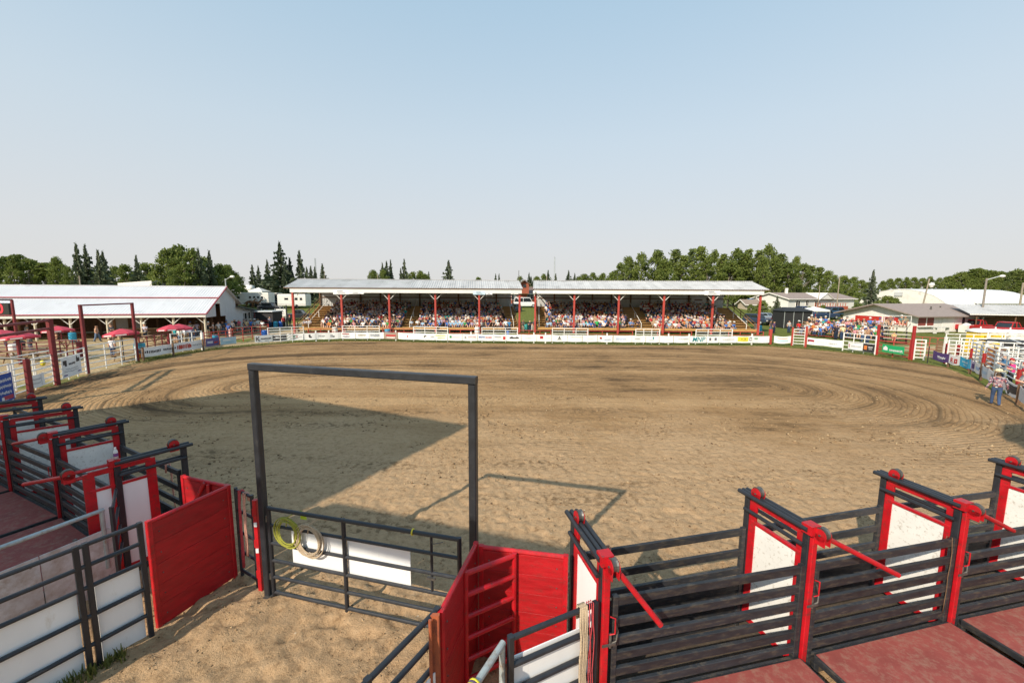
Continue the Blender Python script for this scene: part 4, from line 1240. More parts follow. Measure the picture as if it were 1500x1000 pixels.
FARB = [
    (374, 399.5, 'white banner with black square emblem and black letters, left end of far fence', squiggle(0.36, 0.92, 0.5, 0.22, C_INK, 1) + squiggle(0.55, 0.8, 0.2, 0.08, C_INK, 2), None, [('K', 0.17, 0.48, 0.62, C_INK, 0, None)]),
    (400, 421, 'white banner filled by a rounded black plate with white lettering', [(0.5, 0.5, 0.94, 0.78, C_INK), (0.42, 0.5, 0.5, 0.22, (0.75, 0.75, 0.75)), (0.88, 0.4, 0.05, 0.5, (0.75, 0.75, 0.75))], None, []),
    (421.4, 445, 'white banner with small green and red logo', [(0.42, 0.5, 0.12, 0.3, C_GREEN), (0.6, 0.55, 0.10, 0.14, C_RED)] + squiggle(0.7, 0.9, 0.5, 0.08, C_GREY, 4), None, []),
    (445.4, 463, 'white banner with one dark angular logo', [(0.5, 0.6, 0.16, 0.4, C_INK), (0.58, 0.4, 0.2, 0.2, C_INK)], None, []),
    (463.4, 500, 'long white banner with faint grey and dark logos before the second stand post', squiggle(0.1, 0.35, 0.5, 0.25, C_GREY, 5) + [(0.62, 0.5, 0.1, 0.4, C_GREY), (0.7, 0.4, 0.08, 0.2, C_INK)], None, []),
    (500.4, 521, 'white banner with red and purple lines of lettering', squiggle(0.08, 0.55, 0.75, 0.18, C_RED, 6) + squiggle(0.1, 0.6, 0.35, 0.14, C_PURP, 7), None, []),
    (521.4, 541, 'white banner with a single grey and gold line', squiggle(0.2, 0.75, 0.55, 0.2, (0.4, 0.33, 0.2), 8), None, []),
    (541.4, 562.5, 'white banner with large pale grey script', squiggle(0.05, 0.7, 0.55, 0.5, (0.45, 0.47, 0.5), 9), None, []),
    (563, 583, 'brown patterned banner with red and white lettering', [(0.5, 0.55, 0.7, 0.25, C_RED), (0.5, 0.25, 0.6, 0.14, (0.75, 0.72, 0.68))], (0.33, 0.25, 0.20), []),
    (583.4, 611.5, 'plain white banner with one tiny red ring', [(0.5, 0.5, 0.05, 0.28, C_RED), (0.5, 0.5, 0.025, 0.14, (0.8, 0.8, 0.8))], None, []),
    (612, 637, 'white banner with a small black knot logo', [(0.4, 0.55, 0.06, 0.3, C_INK), (0.48, 0.65, 0.06, 0.2, C_INK)] + squiggle(0.75, 0.95, 0.5, 0.3, C_GREY, 12), None, []),
    (637.4, 655.5, 'white banner with yellow-green swoosh', [(0.45, 0.72, 0.8, 0.14, (0.55, 0.60, 0.12)), (0.5, 0.35, 0.6, 0.12, (0.5, 0.55, 0.2))], None, []),
    (656, 677, 'white banner with small green triangle logo', [(0.2, 0.55, 0.14, 0.32, C_GREEN)] + squiggle(0.32, 0.85, 0.5, 0.12, C_GREY, 14), None, []),
    (677.5, 699.5, 'white banner with grey emblem beside a red line', [(0.2, 0.5, 0.12, 0.4, C_GREY)] + squiggle(0.4, 0.9, 0.62, 0.12, C_RED, 15) + squiggle(0.4, 0.9, 0.36, 0.10, C_GREY, 16), None, []),
    (700, 723, 'white banner with blue and red words', squiggle(0.06, 0.45, 0.55, 0.24, C_BLUE, 17) + squiggle(0.5, 0.9, 0.52, 0.22, C_RED, 18), None, []),
    (723.4, 742, 'white banner with a grey word and red corner logo', squiggle(0.05, 0.6, 0.6, 0.18, C_GREY, 19) + [(0.82, 0.45, 0.2, 0.5, C_RED)], None, []),
    (742.4, 764, 'white banner with a black winged emblem', [(0.5, 0.5, 0.62, 0.2, C_INK), (0.34, 0.58, 0.14, 0.22, C_INK), (0.68, 0.56, 0.12, 0.24, C_INK)], None, []),
    (764.4, 786, 'white banner with very faint teal lettering', squiggle(0.2, 0.85, 0.5, 0.18, (0.55, 0.65, 0.66), 21), None, []),
    (786.4, 807.5, 'white banner with a short bold red word', [(0.32, 0.62, 0.22, 0.4, C_RED)] + squiggle(0.6, 0.9, 0.5, 0.3, (0.7, 0.7, 0.7), 22), None, []),
    (808, 830.5, 'white banner with small black peaked logo', [(0.5, 0.68, 0.06, 0.3, C_INK), (0.5, 0.48, 0.2, 0.14, C_INK)] + squiggle(0.35, 0.65, 0.28, 0.1, C_GREY, 23), None, []),
    (831, 852.5, 'white banner with faint orange line near a white panel post', squiggle(0.25, 0.95, 0.7, 0.10, (0.7, 0.45, 0.3), 24), None, []),
    (853, 874.5, 'nearly blank white banner right of the fourth white fence panel', squiggle(0.3, 0.7, 0.5, 0.08, (0.6, 0.6, 0.62), 25), None, []),
    (875, 897, 'white banner with small red and black mark and blue word', [(0.22, 0.62, 0.14, 0.24, C_RED), (0.24, 0.5, 0.16, 0.12, C_INK)] + squiggle(0.45, 0.9, 0.38, 0.2, (0.3, 0.36, 0.5), 26), None, []),
    (898, 925, 'white banner with pale blue handwritten script', squiggle(0.15, 0.7, 0.5, 0.34, (0.40, 0.50, 0.70), 27), None, []),
    (925.4, 945, 'white banner with thin grey doodle', squiggle(0.2, 0.6, 0.55, 0.2, C_GREY, 28), None, []),
    (945.4, 965.5, 'white banner with small teal round mark', [(0.55, 0.68, 0.10, 0.34, C_TEAL)] + squiggle(0.25, 0.6, 0.34, 0.10, C_TEAL, 29), None, []),
    (966, 985.5, 'white banner with a faint line, left of three plain ones', squiggle(0.3, 0.9, 0.5, 0.10, (0.6, 0.6, 0.62), 30), None, []),
    (986, 1009.5, 'white banner with small grey lettering left of the teal letters', squiggle(0.3, 0.95, 0.55, 0.16, C_GREY, 31), None, []),
    (1010, 1034, 'white banner with three big slanted teal letters', [], None, [('MNP', 0.5, 0.5, 0.74, C_TEAL, 0.25, 1.42)]),
    (1034.4, 1052, 'white banner with two small dark crests', [(0.28, 0.55, 0.16, 0.42, (0.12, 0.12, 0.15)), (0.74, 0.55, 0.18, 0.42, (0.12, 0.12, 0.15))], None, []),
    (1052.4, 1078.5, 'white banner with thin grey handwriting', squiggle(0.2, 0.85, 0.5, 0.14, C_GREY, 34), None, []),
    (1079, 1101, 'white banner with a yellow plate and black framed box', [(0.40, 0.55, 0.72, 0.66, C_YEL), (0.40, 0.55, 0.5, 0.14, (0.25, 0.3, 0.05)), (0.89, 0.72, 0.14, 0.12, C_INK), (0.89, 0.36, 0.14, 0.12, C_INK), (0.82, 0.55, 0.02, 0.4, C_INK), (0.96, 0.55, 0.02, 0.4, C_INK)], None, []),
    (1101.4, 1126, 'white banner with a short green word at the right end of the far fence', squiggle(0.1, 0.32, 0.62, 0.3, C_GREEN, 36), None, []),
]
for i, (x0, x1, lab, marks, col, texts) in enumerate(FARB):
    banner(far(x0, -0.06), far(x1, -0.06), 0.20, 0.93, lab, marks, col, texts, seed=i)
pn = 'white pipe panels standing along the far fence'
for i, (x0, x1) in enumerate(((393, 445), (502, 556), (606, 656), (706, 758), (809, 861), (931, 966), (1019, 1072))):
    pipe_panel(far(x0, 0.1), far(x1, 0.1), 1.62, 6, ordn(i) + ' tall white pipe panel from the left along the far fence', grp=pn, mids=2, r=0.038)
for i, x in enumerate((463, 482, 580, 690, 782, 799, 889, 979, 1009, 1101)):
    post_at(far(x, 0.06), 1.15, 0.14, M_WHITE, ordn(i) + ' low white post from the left between the banner fence panels', grp='low white posts of the far fence', name='low_post')
for i, (x0, x1) in enumerate(((446, 501), (557, 605), (657, 705), (759, 808), (862, 930), (967, 1018), (1073, 1125))):
    pipe_panel(far(x0, 1.3), far(x1, 1.3), 1.25, 3, ordn(i) + ' faded red rail fence from the left between far fence and stands', cat='fence', grp='faded red rail fences before the stands', mat=M_REDLIGHT, r=0.035, mids=2, z0=0.5, name='rail_fence')
# right-hand curve of the fence
RB = lambda px, py: at(px, py).xy
def zpost(px, py, ytop, w, mat, label, **k):
    P = at(px, py)
    return post_at(P, zat(P, px, ytop), w, mat, label, **k)
M_REDP = pm('bright_red_post_paint', (0.33, 0.018, 0.018), 0.5, var=0.15, scale=3)
zpost(1127.5, 503.5, 482, 0.28, M_REDLIGHT, 'stout red post where the far fence ends at the right')
banner(RB(1133, 505), RB(1158, 505.5), 0.25, 1.0, 'white banner with pale blue and red swoosh between two red posts', [(0.5, 0.72, 0.6, 0.12, (0.7, 0.35, 0.3)), (0.5, 0.4, 0.75, 0.14, (0.35, 0.6, 0.7))], sag=0.10)
zpost(1159.5, 505.5, 479, 0.14, M_REDLIGHT, 'slim red post left of the small white gate')
pipe_panel(RB(1161, 505.5), RB(1178, 506.5), 1.72, 6, 'small white six-bar gate between slim red posts', cat='gate', mids=0, r=0.04, name='white_gate')
zpost(1179.5, 509, 478, 0.16, M_REDLIGHT, 'slim red post right of the small white gate')
banner(RB(1181, 507.5), RB(1234, 513.5), 0.28, 0.98, 'long white banner with dark red script below the bleacher crowd', [(0.13, 0.6, 0.18, 0.30, (0.30, 0.02, 0.05)), (0.05, 0.5, 0.03, 0.3, C_INK)] + squiggle(0.3, 0.55, 0.5, 0.08, C_GREY, 40) + squiggle(0.62, 0.85, 0.45, 0.2, C_GREY, 41))
pipe_panel(RB(1234, 513.5), RB(1281, 520), 1.75, 5, 'white pipe panel below the bleachers with two banners', mids=2, r=0.04)
banner(RB(1241, 514.8), RB(1263, 518), 0.30, 0.95, 'white banner with pink and grey logo on the white panel below the bleachers', [(0.1, 0.5, 0.1, 0.5, (0.6, 0.35, 0.4))] + squiggle(0.25, 0.9, 0.5, 0.2, C_GREY, 42))
banner(RB(1263.6, 518.1), RB(1280, 520.5), 0.28, 1.0, 'black banner with an orange round mark beside a red post', [(0.22, 0.5, 0.26, 0.5, C_ORG), (0.65, 0.6, 0.4, 0.14, (0.5, 0.5, 0.5)), (0.66, 0.35, 0.3, 0.08, (0.5, 0.5, 0.5))], col=(0.025, 0.025, 0.028))
zpost(1283, 520, 475, 0.17, M_REDP, 'tall bright red post left of the green banner')
pipe_panel(RB(1285, 519.5), RB(1331, 527), 1.7, 5, 'red pipe panel carrying the green banner', mids=1, r=0.04, mat=M_REDLIGHT)
banner(RB(1291, 521), RB(1323, 526.5), 0.42, 1.08, 'bright green banner with white house logo and lettering', [(0.16, 0.44, 0.20, 0.38, (0.8, 0.8, 0.8)), (0.16, 0.66, 0.13, 0.12, (0.8, 0.8, 0.8)), (0.16, 0.76, 0.06, 0.1, (0.8, 0.8, 0.8)), (0.14, 0.42, 0.04, 0.14, (0.45, 0.03, 0.03)), (0.21, 0.42, 0.04, 0.14, (0.03, 0.35, 0.12))] + squiggle(0.34, 0.78, 0.36, 0.26, (0.8, 0.8, 0.8), 44), col=(0.01, 0.36, 0.13), texts=[('GPL', 0.88, 0.34, 0.30, (0.8, 0.8, 0.8), 0, 0.34)])
zpost(1334, 527.5, 477, 0.19, M_REDP, 'tall bright red post right of the green banner')
pipe_panel(RB(1338, 526.5), RB(1353, 527.5), 1.70, 6, 'narrow white gate standing beside the tall red post', cat='gate', mids=0, r=0.045, name='white_gate')
pipe_panel(RB(1337, 521), RB(1382, 525), 1.75, 4, 'thin brown-red pipe fence behind the narrow white gate', cat='fence', mids=3, r=0.03, mat=M_REDLIGHT, name='pipe_fence')
zpost(1358.5, 531, 507, 0.05, M_BLACK, 'thin black stake right of the narrow white gate')
t = thing('slatted_panel', 'dark brown slatted panel left of the white stock pens', 'panel', at(1374, 527))
A, B = RB(1368, 527), RB(1378, 528)
for k in range(6):
    m = MB(); m.bar(V3(A, 0.35 + k * 0.24), V3(B, 0.35 + k * 0.24), 0.03, 0.19, ch=0.04); m.build('slat', M_DARKWOOD, t)
RC = [(1365, 531), (1388.5, 537.5), (1404.5, 541.5), (1420, 547), (1426, 550), (1436, 556), (1446, 563), (1456, 571), (1470, 580), (1490, 594), (1512, 611)]
RCB = [('deep purple banner with a white word', [(0.5, 0.3, 0.3, 0.06, (0.5, 0.45, 0.6))], C_PURP, [('Wrangler', 0.58, 0.5, 0.26, (0.8, 0.8, 0.8), 0, 1.1)]),
       ('crumpled white banner with red letters', [(0.64, 0.45, 0.28, 0.5, C_RED), (0.64, 0.45, 0.07, 0.16, (0.8, 0.8, 0.8))] + [(0.3, 0.16, 0.4, 0.08, C_GREY)], None, [('R', 0.30, 0.5, 0.5, C_RED, 0, None)]),
       ('sky blue banner with pale lettering, hanging slack', squiggle(0.2, 0.8, 0.6, 0.2, (0.6, 0.75, 0.8), 50) + squiggle(0.3, 0.7, 0.3, 0.12, (0.6, 0.75, 0.8), 51), (0.02, 0.38, 0.62), []),
       ('little mauve banner right of the sky blue one', [(0.5, 0.5, 0.5, 0.5, C_PURP)], (0.5, 0.45, 0.6), []),
       ('white banner with blue and red speckled print', [(0.4, 0.5, 0.4, 0.3, (0.35, 0.5, 0.7)), (0.7, 0.6, 0.2, 0.2, C_PURP)], None, []),
       ('pale blue-white banner on the curve before the cowboy', [(0.5, 0.5, 0.6, 0.25, (0.45, 0.6, 0.72))], (0.62, 0.68, 0.72), []),
       ('white banner with dark patch directly left of the cowboy', [(0.5, 0.5, 0.3, 0.6, C_GREY), (0.75, 0.4, 0.2, 0.3, C_RED)], None, []),
       ('white banner mostly hidden behind the cowboy', [(0.5, 0.5, 0.4, 0.4, (0.5, 0.3, 0.35))], None, []),
       ('white banner with black striped box right of the cowboy', [(0.45, 0.55, 0.8, 0.6, C_INK), (0.45, 0.7, 0.6, 0.06, (0.7, 0.7, 0.7)), (0.45, 0.55, 0.6, 0.06, (0.7, 0.7, 0.7)), (0.45, 0.4, 0.6, 0.06, (0.7, 0.7, 0.7))], None, []),
       ('pale grey banner sagging at the right edge of the picture', [(0.6, 0.5, 0.5, 0.2, C_GREY)], (0.66, 0.68, 0.70), [])]
for i, (lab, marks, col, texts) in enumerate(RCB):
    banner(RB(*RC[i]), RB(*RC[i + 1]), 0.34, 1.02, lab, marks, col, texts, sag=0.09, seed=60 + i)
for i, k in enumerate((1, 3, 5, 7, 9)):
    post_at(RB(*RC[k]) + Vector((0.12, 0.1)), 1.1, 0.13, M_DARKWOOD, ordn(i) + ' squat brown post from the left under the curved banner fence', name='low_post', grp='squat brown posts under the curved banners')
# white stock pens on the right
pg = 'white pipe panels of the stock pens'
pens = [((1386, 533), (1419, 538), 1.95), ((1420, 538), (1439, 547), 1.95), ((1440, 547), (1488, 578), 1.9), ((1489, 578), (1530, 604), 1.9), ((1382, 524), (1442, 526), 2.1),
        ((1404, 531), (1440, 533), 2.0), ((1445, 526), (1500, 529), 2.2), ((1441, 540), (1500, 543), 2.0), ((1458, 553), (1500, 556), 2.0), ((1420, 533), (1470, 553), 2.0), ((1470, 530), (1520, 560), 2.0), ((1443, 520), (1520, 522), 2.2)]
for i, (a, b, h) in enumerate(pens):
    pipe_panel(RB(*a), RB(*b), h, 7, ['white pen panel behind the red-lettered banner', 'short white pen panel behind the mauve banner', 'long white pen panel behind the cowboy', 'white pen panel cut by the right picture edge',
               'farthest white pen panel at the left, before the grass', 'white pen panel with red posts showing through', 'white pen panel before the portable toilets', 'white cross panel in the middle of the pens',
               'nearest white cross panel of the pens', 'slanting white panel at the left of the pens', 'slanting white panel at the right of the pens', 'rearmost white panel right of the pens'][i], grp=pg, mids=2, r=0.036)
for i, (x, y, yt) in enumerate(((1384, 531, 503), (1401, 533, 504), (1419.5, 541, 510), (1438, 549, 517), (1488, 582, 540), (1485, 530, 500))):
    zpost(x, y, yt, 0.15 if i != 2 else 0.12, M_REDP, 'red pen post, ' + ['leftmost of the stock pens', 'second from the left, seen through rails', 'slim, above the sky blue banner', 'above the white speckled banner', 'right of the cowboy with the white hat', 'before the white portable toilets'][i], name='stock_post', grp='red posts of the stock pens')
for i, (x, y, yt) in enumerate(((1382, 525, 493), (1443, 527, 493), (1464, 528, 494), (1459, 553, 530))):
    zpost(x, y, yt, 0.17, M_WHITE, 'broad white pen post, ' + ['leftmost, rising above the pens', 'left of the yellow portable toilet', 'between the yellow and white toilets', 'behind the cowboy hat'][i], name='stock_post', grp='broad white posts of the stock pens')
t = thing('board_chute', 'brown board side of a loading chute in the stock pens', 'loading chute', at(1452, 545))
A, B = RB(1441, 545), RB(1466, 549)
for k in range(5):
    m = MB(); m.bar(V3(A, 0.3 + k * 0.34), V3(B, 0.3 + k * 0.34), 0.05, 0.22, ch=0.05); m.build('board', pm('red_brown_board', (0.26, 0.10, 0.055), 0.7, var=0.25), t)
for P in (A, A.lerp(B, 0.5), B):
    m = MB(); m.bar(V3(P, 0), V3(P, 1.85), 0.12); m.build('post', M_DARKWOOD, t)
t = thing('black_pen_box', 'long black-sided box showing between the white pen rails', 'trailer', at(1500, 541))  # stand-in for a black mass of uncertain kind behind the pen rails
A, B = RB(1466, 537), RB(1540, 541)
for k in range(4):
    m = MB(); m.bar(V3(A, 0.62 + k * 0.36), V3(B, 0.62 + k * 0.36), 0.08, 0.33, ch=0.05); m.build('side_panel', flat('black_box_side', (0.02, 0.02, 0.022), 0.5), t)
m = MB(); m.slab([A, B, B + Vector((-0.6, 2.0)), A + Vector((-0.6, 2.0))], 1.9, 2.0); m.build('roof', flat('black_box_side', (0.02, 0.02, 0.022)), t)
for q in (0.3, 0.5):
    P = A.lerp(B, q)
    m = MB(); m.lathe(V3(P, 0.36), [(0.36, -0.12), (0.36, 0.12)], 14, axis=Matrix.Rotation(math.pi / 2, 3, 'X')); m.build('wheel', M_TYRE, t)
def portable_toilet(px, Y, body, label):
    c = deep(px, 500, Y); c.z = 0
    t = thing('portable_toilet', label, 'portable toilet', c, 'portable toilets behind the stock pens')
    w = 1.22
    m = MB(); m.slab([(c.x - w / 2, c.y - w / 2), (c.x + w / 2, c.y - w / 2), (c.x + w / 2, c.y + w / 2), (c.x - w / 2, c.y + w / 2)], 0.05, 2.0); m.build('cabin', body, t)
    m = MB(); m.bar((c.x - 0.42, c.y - w / 2 - 0.01, 1.0), (c.x + 0.42, c.y - w / 2 - 0.01, 1.0), 0.05, 1.75, ch=0.03); d = m.build('door', body, t)
    m = MB(); m.bar((c.x + 0.28, c.y - w / 2 - 0.05, 1.0), (c.x + 0.36, c.y - w / 2 - 0.05, 1.0), 0.04, 0.12); m.build('handle', M_DARK, d)
    m = MB()
    vs = []
    for k, (s, z) in enumerate(((1.16, 2.0), (1.12, 2.12), (0.9, 2.26), (0.5, 2.34))):
        vs += [(c.x - w / 2 * s, c.y - w / 2 * s, z), (c.x + w / 2 * s, c.y - w / 2 * s, z), (c.x + w / 2 * s, c.y + w / 2 * s, z), (c.x - w / 2 * s, c.y + w / 2 * s, z)]
    fs = [(3, 2, 1, 0), (12, 13, 14, 15)]
    for k in range(3):
        for i in range(4):
            fs.append((4 * k + i, 4 * k + (i + 1) % 4, 4 * k + 4 + (i + 1) % 4, 4 * k + 4 + i))
    m.add(vs, fs); m.build('roof', M_FASCIA, t, smooth=True)
    m = MB(); m.tube((c.x + 0.45, c.y + 0.4, 2.0), (c.x + 0.45, c.y + 0.4, 2.5), 0.05, 6); m.build('vent_pipe', M_FASCIA, t)
M_TY, M_TW = flat('yellow_toilet_shell', (0.72, 0.50, 0.03), 0.5), flat('white_toilet_shell', (0.66, 0.66, 0.64), 0.5)
for i, (px, Y, b, l) in enumerate(((1434, 38.5, M_TY, 'yellow portable toilet with white roof, left end of the row'), (1456, 38, M_TY, 'yellow portable toilet with white roof, second in the row'), (1478, 37.5, M_TW, 'white portable toilet third in the row, below the red vehicles'), (1500, 37, M_TW, 'white portable toilet cut by the right picture edge'))):
    portable_toilet(px, Y, b, l)
# small steel bleacher between the red posts
bl = thing('small_bleacher', 'small steel bleacher with wooden benches behind the green banner', 'bleacher', at(1310, 500))
ba, bb_ = deep(1293, 500, 46.5), deep(1334, 500, 45.0)
bd_ = Vector((bb_.x - ba.x, bb_.y - ba.y)).normalized(); bnn = Vector((-bd_.y, bd_.x))
bL = (bb_ - ba).xy.length
SB_ = lambda a, b, z: V3(ba.xy + bd_ * a + bnn * b, z)
for k in range(5):
    m = MB(); m.bar(SB_(0, k * 0.65, 0.55 + k * 0.40), SB_(bL, k * 0.65, 0.55 + k * 0.40), 0.28, 0.05, ch=0.05); m.build('seat_board', pm('pale_bench_board', (0.55, 0.50, 0.42), 0.6), bl)
    m = MB(); m.bar(SB_(0, k * 0.65 - 0.36, 0.25 + k * 0.40), SB_(bL, k * 0.65 - 0.36, 0.25 + k * 0.40), 0.24, 0.04, ch=0.05); m.build('foot_board', M_REDLIGHT if k == 0 else MATS['pale_bench_board'], bl)
for a in (0.3, bL / 2, bL - 0.3):
    m = MB(); m.bar(SB_(a, -0.3, 0.1), SB_(a, 2.9, 2.1), 0.05, 0.07); m.build('stringer', M_BLACK, bl)
    for k in (1, 2, 3, 4):
        m = MB(); m.bar(SB_(a, k * 0.65, 0), SB_(a, k * 0.65, 0.5 + k * 0.40), 0.05); m.build('leg', M_BLACK, bl)
for s, e in ((0, 0.9), (bL, bL - 0.9)):
    m = MB(); m.bar(SB_(s, 2.7, 2.2), SB_(e, 2.5, 0.1), 0.05); m.build('brace', M_BLACK, bl)
m = MB(); m.bar(SB_(0, 2.9, 3.0), SB_(bL, 2.9, 3.0), 0.05); m.bar(SB_(0, 2.9, 1.2), SB_(0, 2.9, 3.0), 0.05); m.bar(SB_(bL, 2.9, 1.2), SB_(bL, 2.9, 3.0), 0.05); m.build('guard_rail', M_WHITE, bl)
# large open bleachers of the right-hand crowd
BLA, BLB = deep(1163, 490, 55.5), deep(1292, 495, 48.3)
BLA.z = BLB.z = 0
bu = (BLB - BLA).normalized(); bn2 = Vector((-bu.y, bu.x, 0)); BLL = (BLB - BLA).length
BQ = lambda a, b, z: BLA + bu * a + bn2 * b + Vector((0, 0, z))
t = thing('bleachers', 'long open wooden bleachers crowded with people in sunshine', 'bleachers', BLA)
for k in range(5):
    m = MB(); m.bar(BQ(0, k * 0.75, 0.45 + k * 0.29), BQ(BLL, k * 0.75, 0.45 + k * 0.29), 0.28, 0.05, ch=0.05); m.build('seat_board', M_WOOD, t)
    m = MB(); m.bar(BQ(0, k * 0.75 - 0.38, 0.12 + k * 0.29), BQ(BLL, k * 0.75 - 0.38, 0.12 + k * 0.29), 0.36, 0.04, ch=0.05); m.build('foot_board', M_REDLIGHT, t)
for k in range(9):
    a = BLL * k / 8
    m = MB(); m.bar(BQ(a, -0.4, 0.06), BQ(a, 3.2, 1.5), 0.07, 0.12); m.build('stringer', M_DARKWOOD, t)
    m = MB(); m.bar(BQ(a, 3.1, 0), BQ(a, 3.1, 1.5), 0.09); m.build('leg', M_DARKWOOD, t)
BL_SEATS = []
_r = random.Random(77)
for k in range(5):
    a = 0.4
    while a < BLL - 0.3:
        a += _r.uniform(0.46, 0.62)
        if _r.random() < 0.92:
            BL_SEATS.append((k, a / BLL, BQ(a, k * 0.75 - 0.02, 0.475 + k * 0.29)))

# ------------------------------------------------------------------ left-hand fence and yard
wg = 'white pipe panels of the left fence'
P1_, P2_, P3_ = at(84, 562), at(129, 546), at(202, 529)
def goal_frame(A, B, h, bars, mat, label, w=0.3):
    t = thing('gate_arch', label, 'gate frame', (A[0], A[1], 0), 'red gate arches on the left')
    for P in (A, B):
        m = MB(); m.bar(V3(P, -0.05), V3(P, h), w); m.build('post', mat, t)
    for z in bars:
        m = MB(); m.bar(V3(A, z), V3(B, z), w * 0.55); m.build('crossbar', mat, t)
goal_frame(P2_, P3_, 4.55, (4.50,), M_REDPOST, 'tall thin dark red arch over the white gate before the barn', 0.17)
P0_ = at(-28, 605)
goal_frame(P1_, P0_, 3.85, (3.75, 3.28), M_REDPOST, 'dark red arch with two crossbars at the left picture edge', 0.24)
pipe_panel(at(87, 561), at(127, 547), 1.72, 6, 'white pipe panel between the two red arches', grp=wg, mids=2, r=0.035)
banner(at(93, 559.5), at(120, 550), 0.22, 1.42, 'square white banner with black cattle pictures between the red arches', [(0.2, 0.75, 0.2, 0.22, C_INK), (0.25, 0.62, 0.1, 0.12, C_INK), (0.86, 0.76, 0.16, 0.2, C_INK), (0.82, 0.9, 0.05, 0.1, C_INK)] + squiggle(0.38, 0.7, 0.66, 0.10, C_INK, 70) + squiggle(0.22, 0.82, 0.40, 0.05, C_GREY, 71) + squiggle(0.15, 0.85, 0.29, 0.05, C_GREY, 72) + [(0.2, 0.1, 0.2, 0.06, C_PURP), (0.86, 0.16, 0.14, 0.05, C_PURP)], grp=None)
pipe_panel(at(22, 583), at(80, 562.5), 1.75, 6, 'white pipe panel left of the first red arch', grp=wg, mids=1, r=0.034)
pipe_panel(at(24, 572), at(82, 556), 1.85, 6, 'second white pipe panel just behind the one left of the first arch', grp=wg, mids=1, r=0.034)
pipe_panel(at(-30, 604), at(19, 587), 1.85, 6, 'white pipe panel before the blue banner at left edge', grp=wg, mids=1, r=0.034)
banner(at(46, 576.5), at(67, 569), 0.25, 0.95, 'white bow-shaped banner on the white panel left of the red arch', squiggle(0.1, 0.7, 0.65, 0.12, C_GREY, 73) + squiggle(0.1, 0.65, 0.35, 0.08, C_GREY, 74) + [(0.75, 0.5, 0.03, 0.8, C_GREY)], grp=None)
t = thing('yellow_bag', 'small yellow plastic bag tied to the white panel by the red arch', 'bag', at(67, 567))
q = at(67, 566); m = MB(); m.ball((q.x, q.y, 1.36), (0.14, 0.10, 0.17), 8, 6); m.build('bag', M_YELLOW, t, smooth=True)
banner(at(-20, 603), at(22, 588), 0.15, 1.5, 'blue banner with white lines of lettering behind white rails at left edge', squiggle(0.45, 0.92, 0.78, 0.10, (0.7, 0.72, 0.75), 75) + squiggle(0.45, 0.92, 0.55, 0.09, (0.7, 0.72, 0.75), 76) + squiggle(0.45, 0.9, 0.33, 0.09, (0.7, 0.72, 0.75), 77) + [(0.8, 0.14, 0.3, 0.14, (0.4, 0.05, 0.08)), (0.7, 0.12, 0.2, 0.12, (0.7, 0.7, 0.7))], col=(0.015, 0.07, 0.32), grp=None)
t = thing('arm_post', 'low dark red post with a black arm at the left edge', 'post', at(46, 582))
q = at(46, 584)
m = MB(); m.bar(q, V3(q, 2.05), 0.20); m.build('post', M_REDPOST, t)
m = MB(); m.tube(V3(q, 2.05), V3(q, 2.07) + Vector((-3.2, -0.8, 0.25)), 0.06, 8); m.build('arm', M_BLACK, t)
pipe_panel(at(131, 545), at(200, 529.5), 1.78, 5, 'wide white gate under the tall thin red arch', cat='gate', mids=2, r=0.036, grp=wg, name='white_gate')
banner(at(208, 528.5), at(300, 512.5), 0.26, 1.02, 'very long white banner with black lettering and big red letters on the left fence', squiggle(0.03, 0.27, 0.5, 0.26, C_INK, 80) + squiggle(0.31, 0.50, 0.5, 0.22, C_INK, 81) + squiggle(0.53, 0.75, 0.5, 0.5, C_RED, 82) + squiggle(0.53, 0.75, 0.5, 0.42, (0.5, 0.10, 0.06), 83) + squiggle(0.78, 0.98, 0.5, 0.2, C_GREY, 84), grp=None)
for i, x in enumerate((209, 253, 297)):
    post_at(at(x, lerp_path([(209, 529), (300, 513.5)], x)) + Vector((0, 0.1, 0)), 1.1, 0.12, M_DARKWOOD, ordn(i) + ' short brown post from the left behind the very long banner', name='low_post', grp='short brown posts behind the very long banner')
pipe_panel(at(252, 518), at(297, 511), 1.72, 4, 'white pipe panel above the big red letters of the long banner', grp=wg, mids=2, r=0.036)
banner(at(302, 511.5), at(322, 508), 0.25, 1.0, 'purple and blue patterned banner right of the very long white one', [(0.3, 0.5, 0.4, 0.3, (0.5, 0.5, 0.6)), (0.75, 0.4, 0.3, 0.2, C_RED)], col=(0.10, 0.08, 0.24), grp=None)
banner(at(323.5, 508.5), at(346.5, 506), 0.25, 0.95, 'pale blue banner with white clouds standing on the left fence', [(0.4, 0.6, 0.5, 0.2, (0.7, 0.72, 0.72)), (0.6, 0.3, 0.5, 0.16, (0.30, 0.5, 0.6))], col=(0.42, 0.58, 0.66), grp=None)
rg_ = 'red pipe fences of the left yard'
for i, (a, b, h, mt) in enumerate((((-10, 527), (77, 523), 1.25, M_REDPOST), ((80, 522), (118, 520.5), 1.3, M_REDPOST), ((206, 522), (249, 514), 1.6, M_REDPOST), ((300, 507), (342, 502.5), 1.35, M_REDLIGHT), ((342, 502.5), (394, 492.5), 1.5, M_REDLIGHT), ((80, 503), (122, 497.5), 1.3, M_REDPOST))):
    pipe_panel(at(*a), at(*b), h, 4, ['dark red rail fence across the yard at far left', 'dark red rail fence behind the first arch', 'red rail fence behind the long banner near the tall arch', 'red rail fence behind the pale blue banner', 'red rail fence running to the far fence corner', 'slanting red rail fence before the barn posts'][i], cat='fence', grp=rg_, mat=mt, r=0.042, mids=3, z0=0.35, name='pipe_fence')
zpost(118.5, 523, 500, 0.30, M_REDPOST, 'short dark red post behind the gap of the two arches')
zpost(249, 514.5, 492.5, 0.22, M_REDPOST, 'dark red post left of the white panel on the long banner')
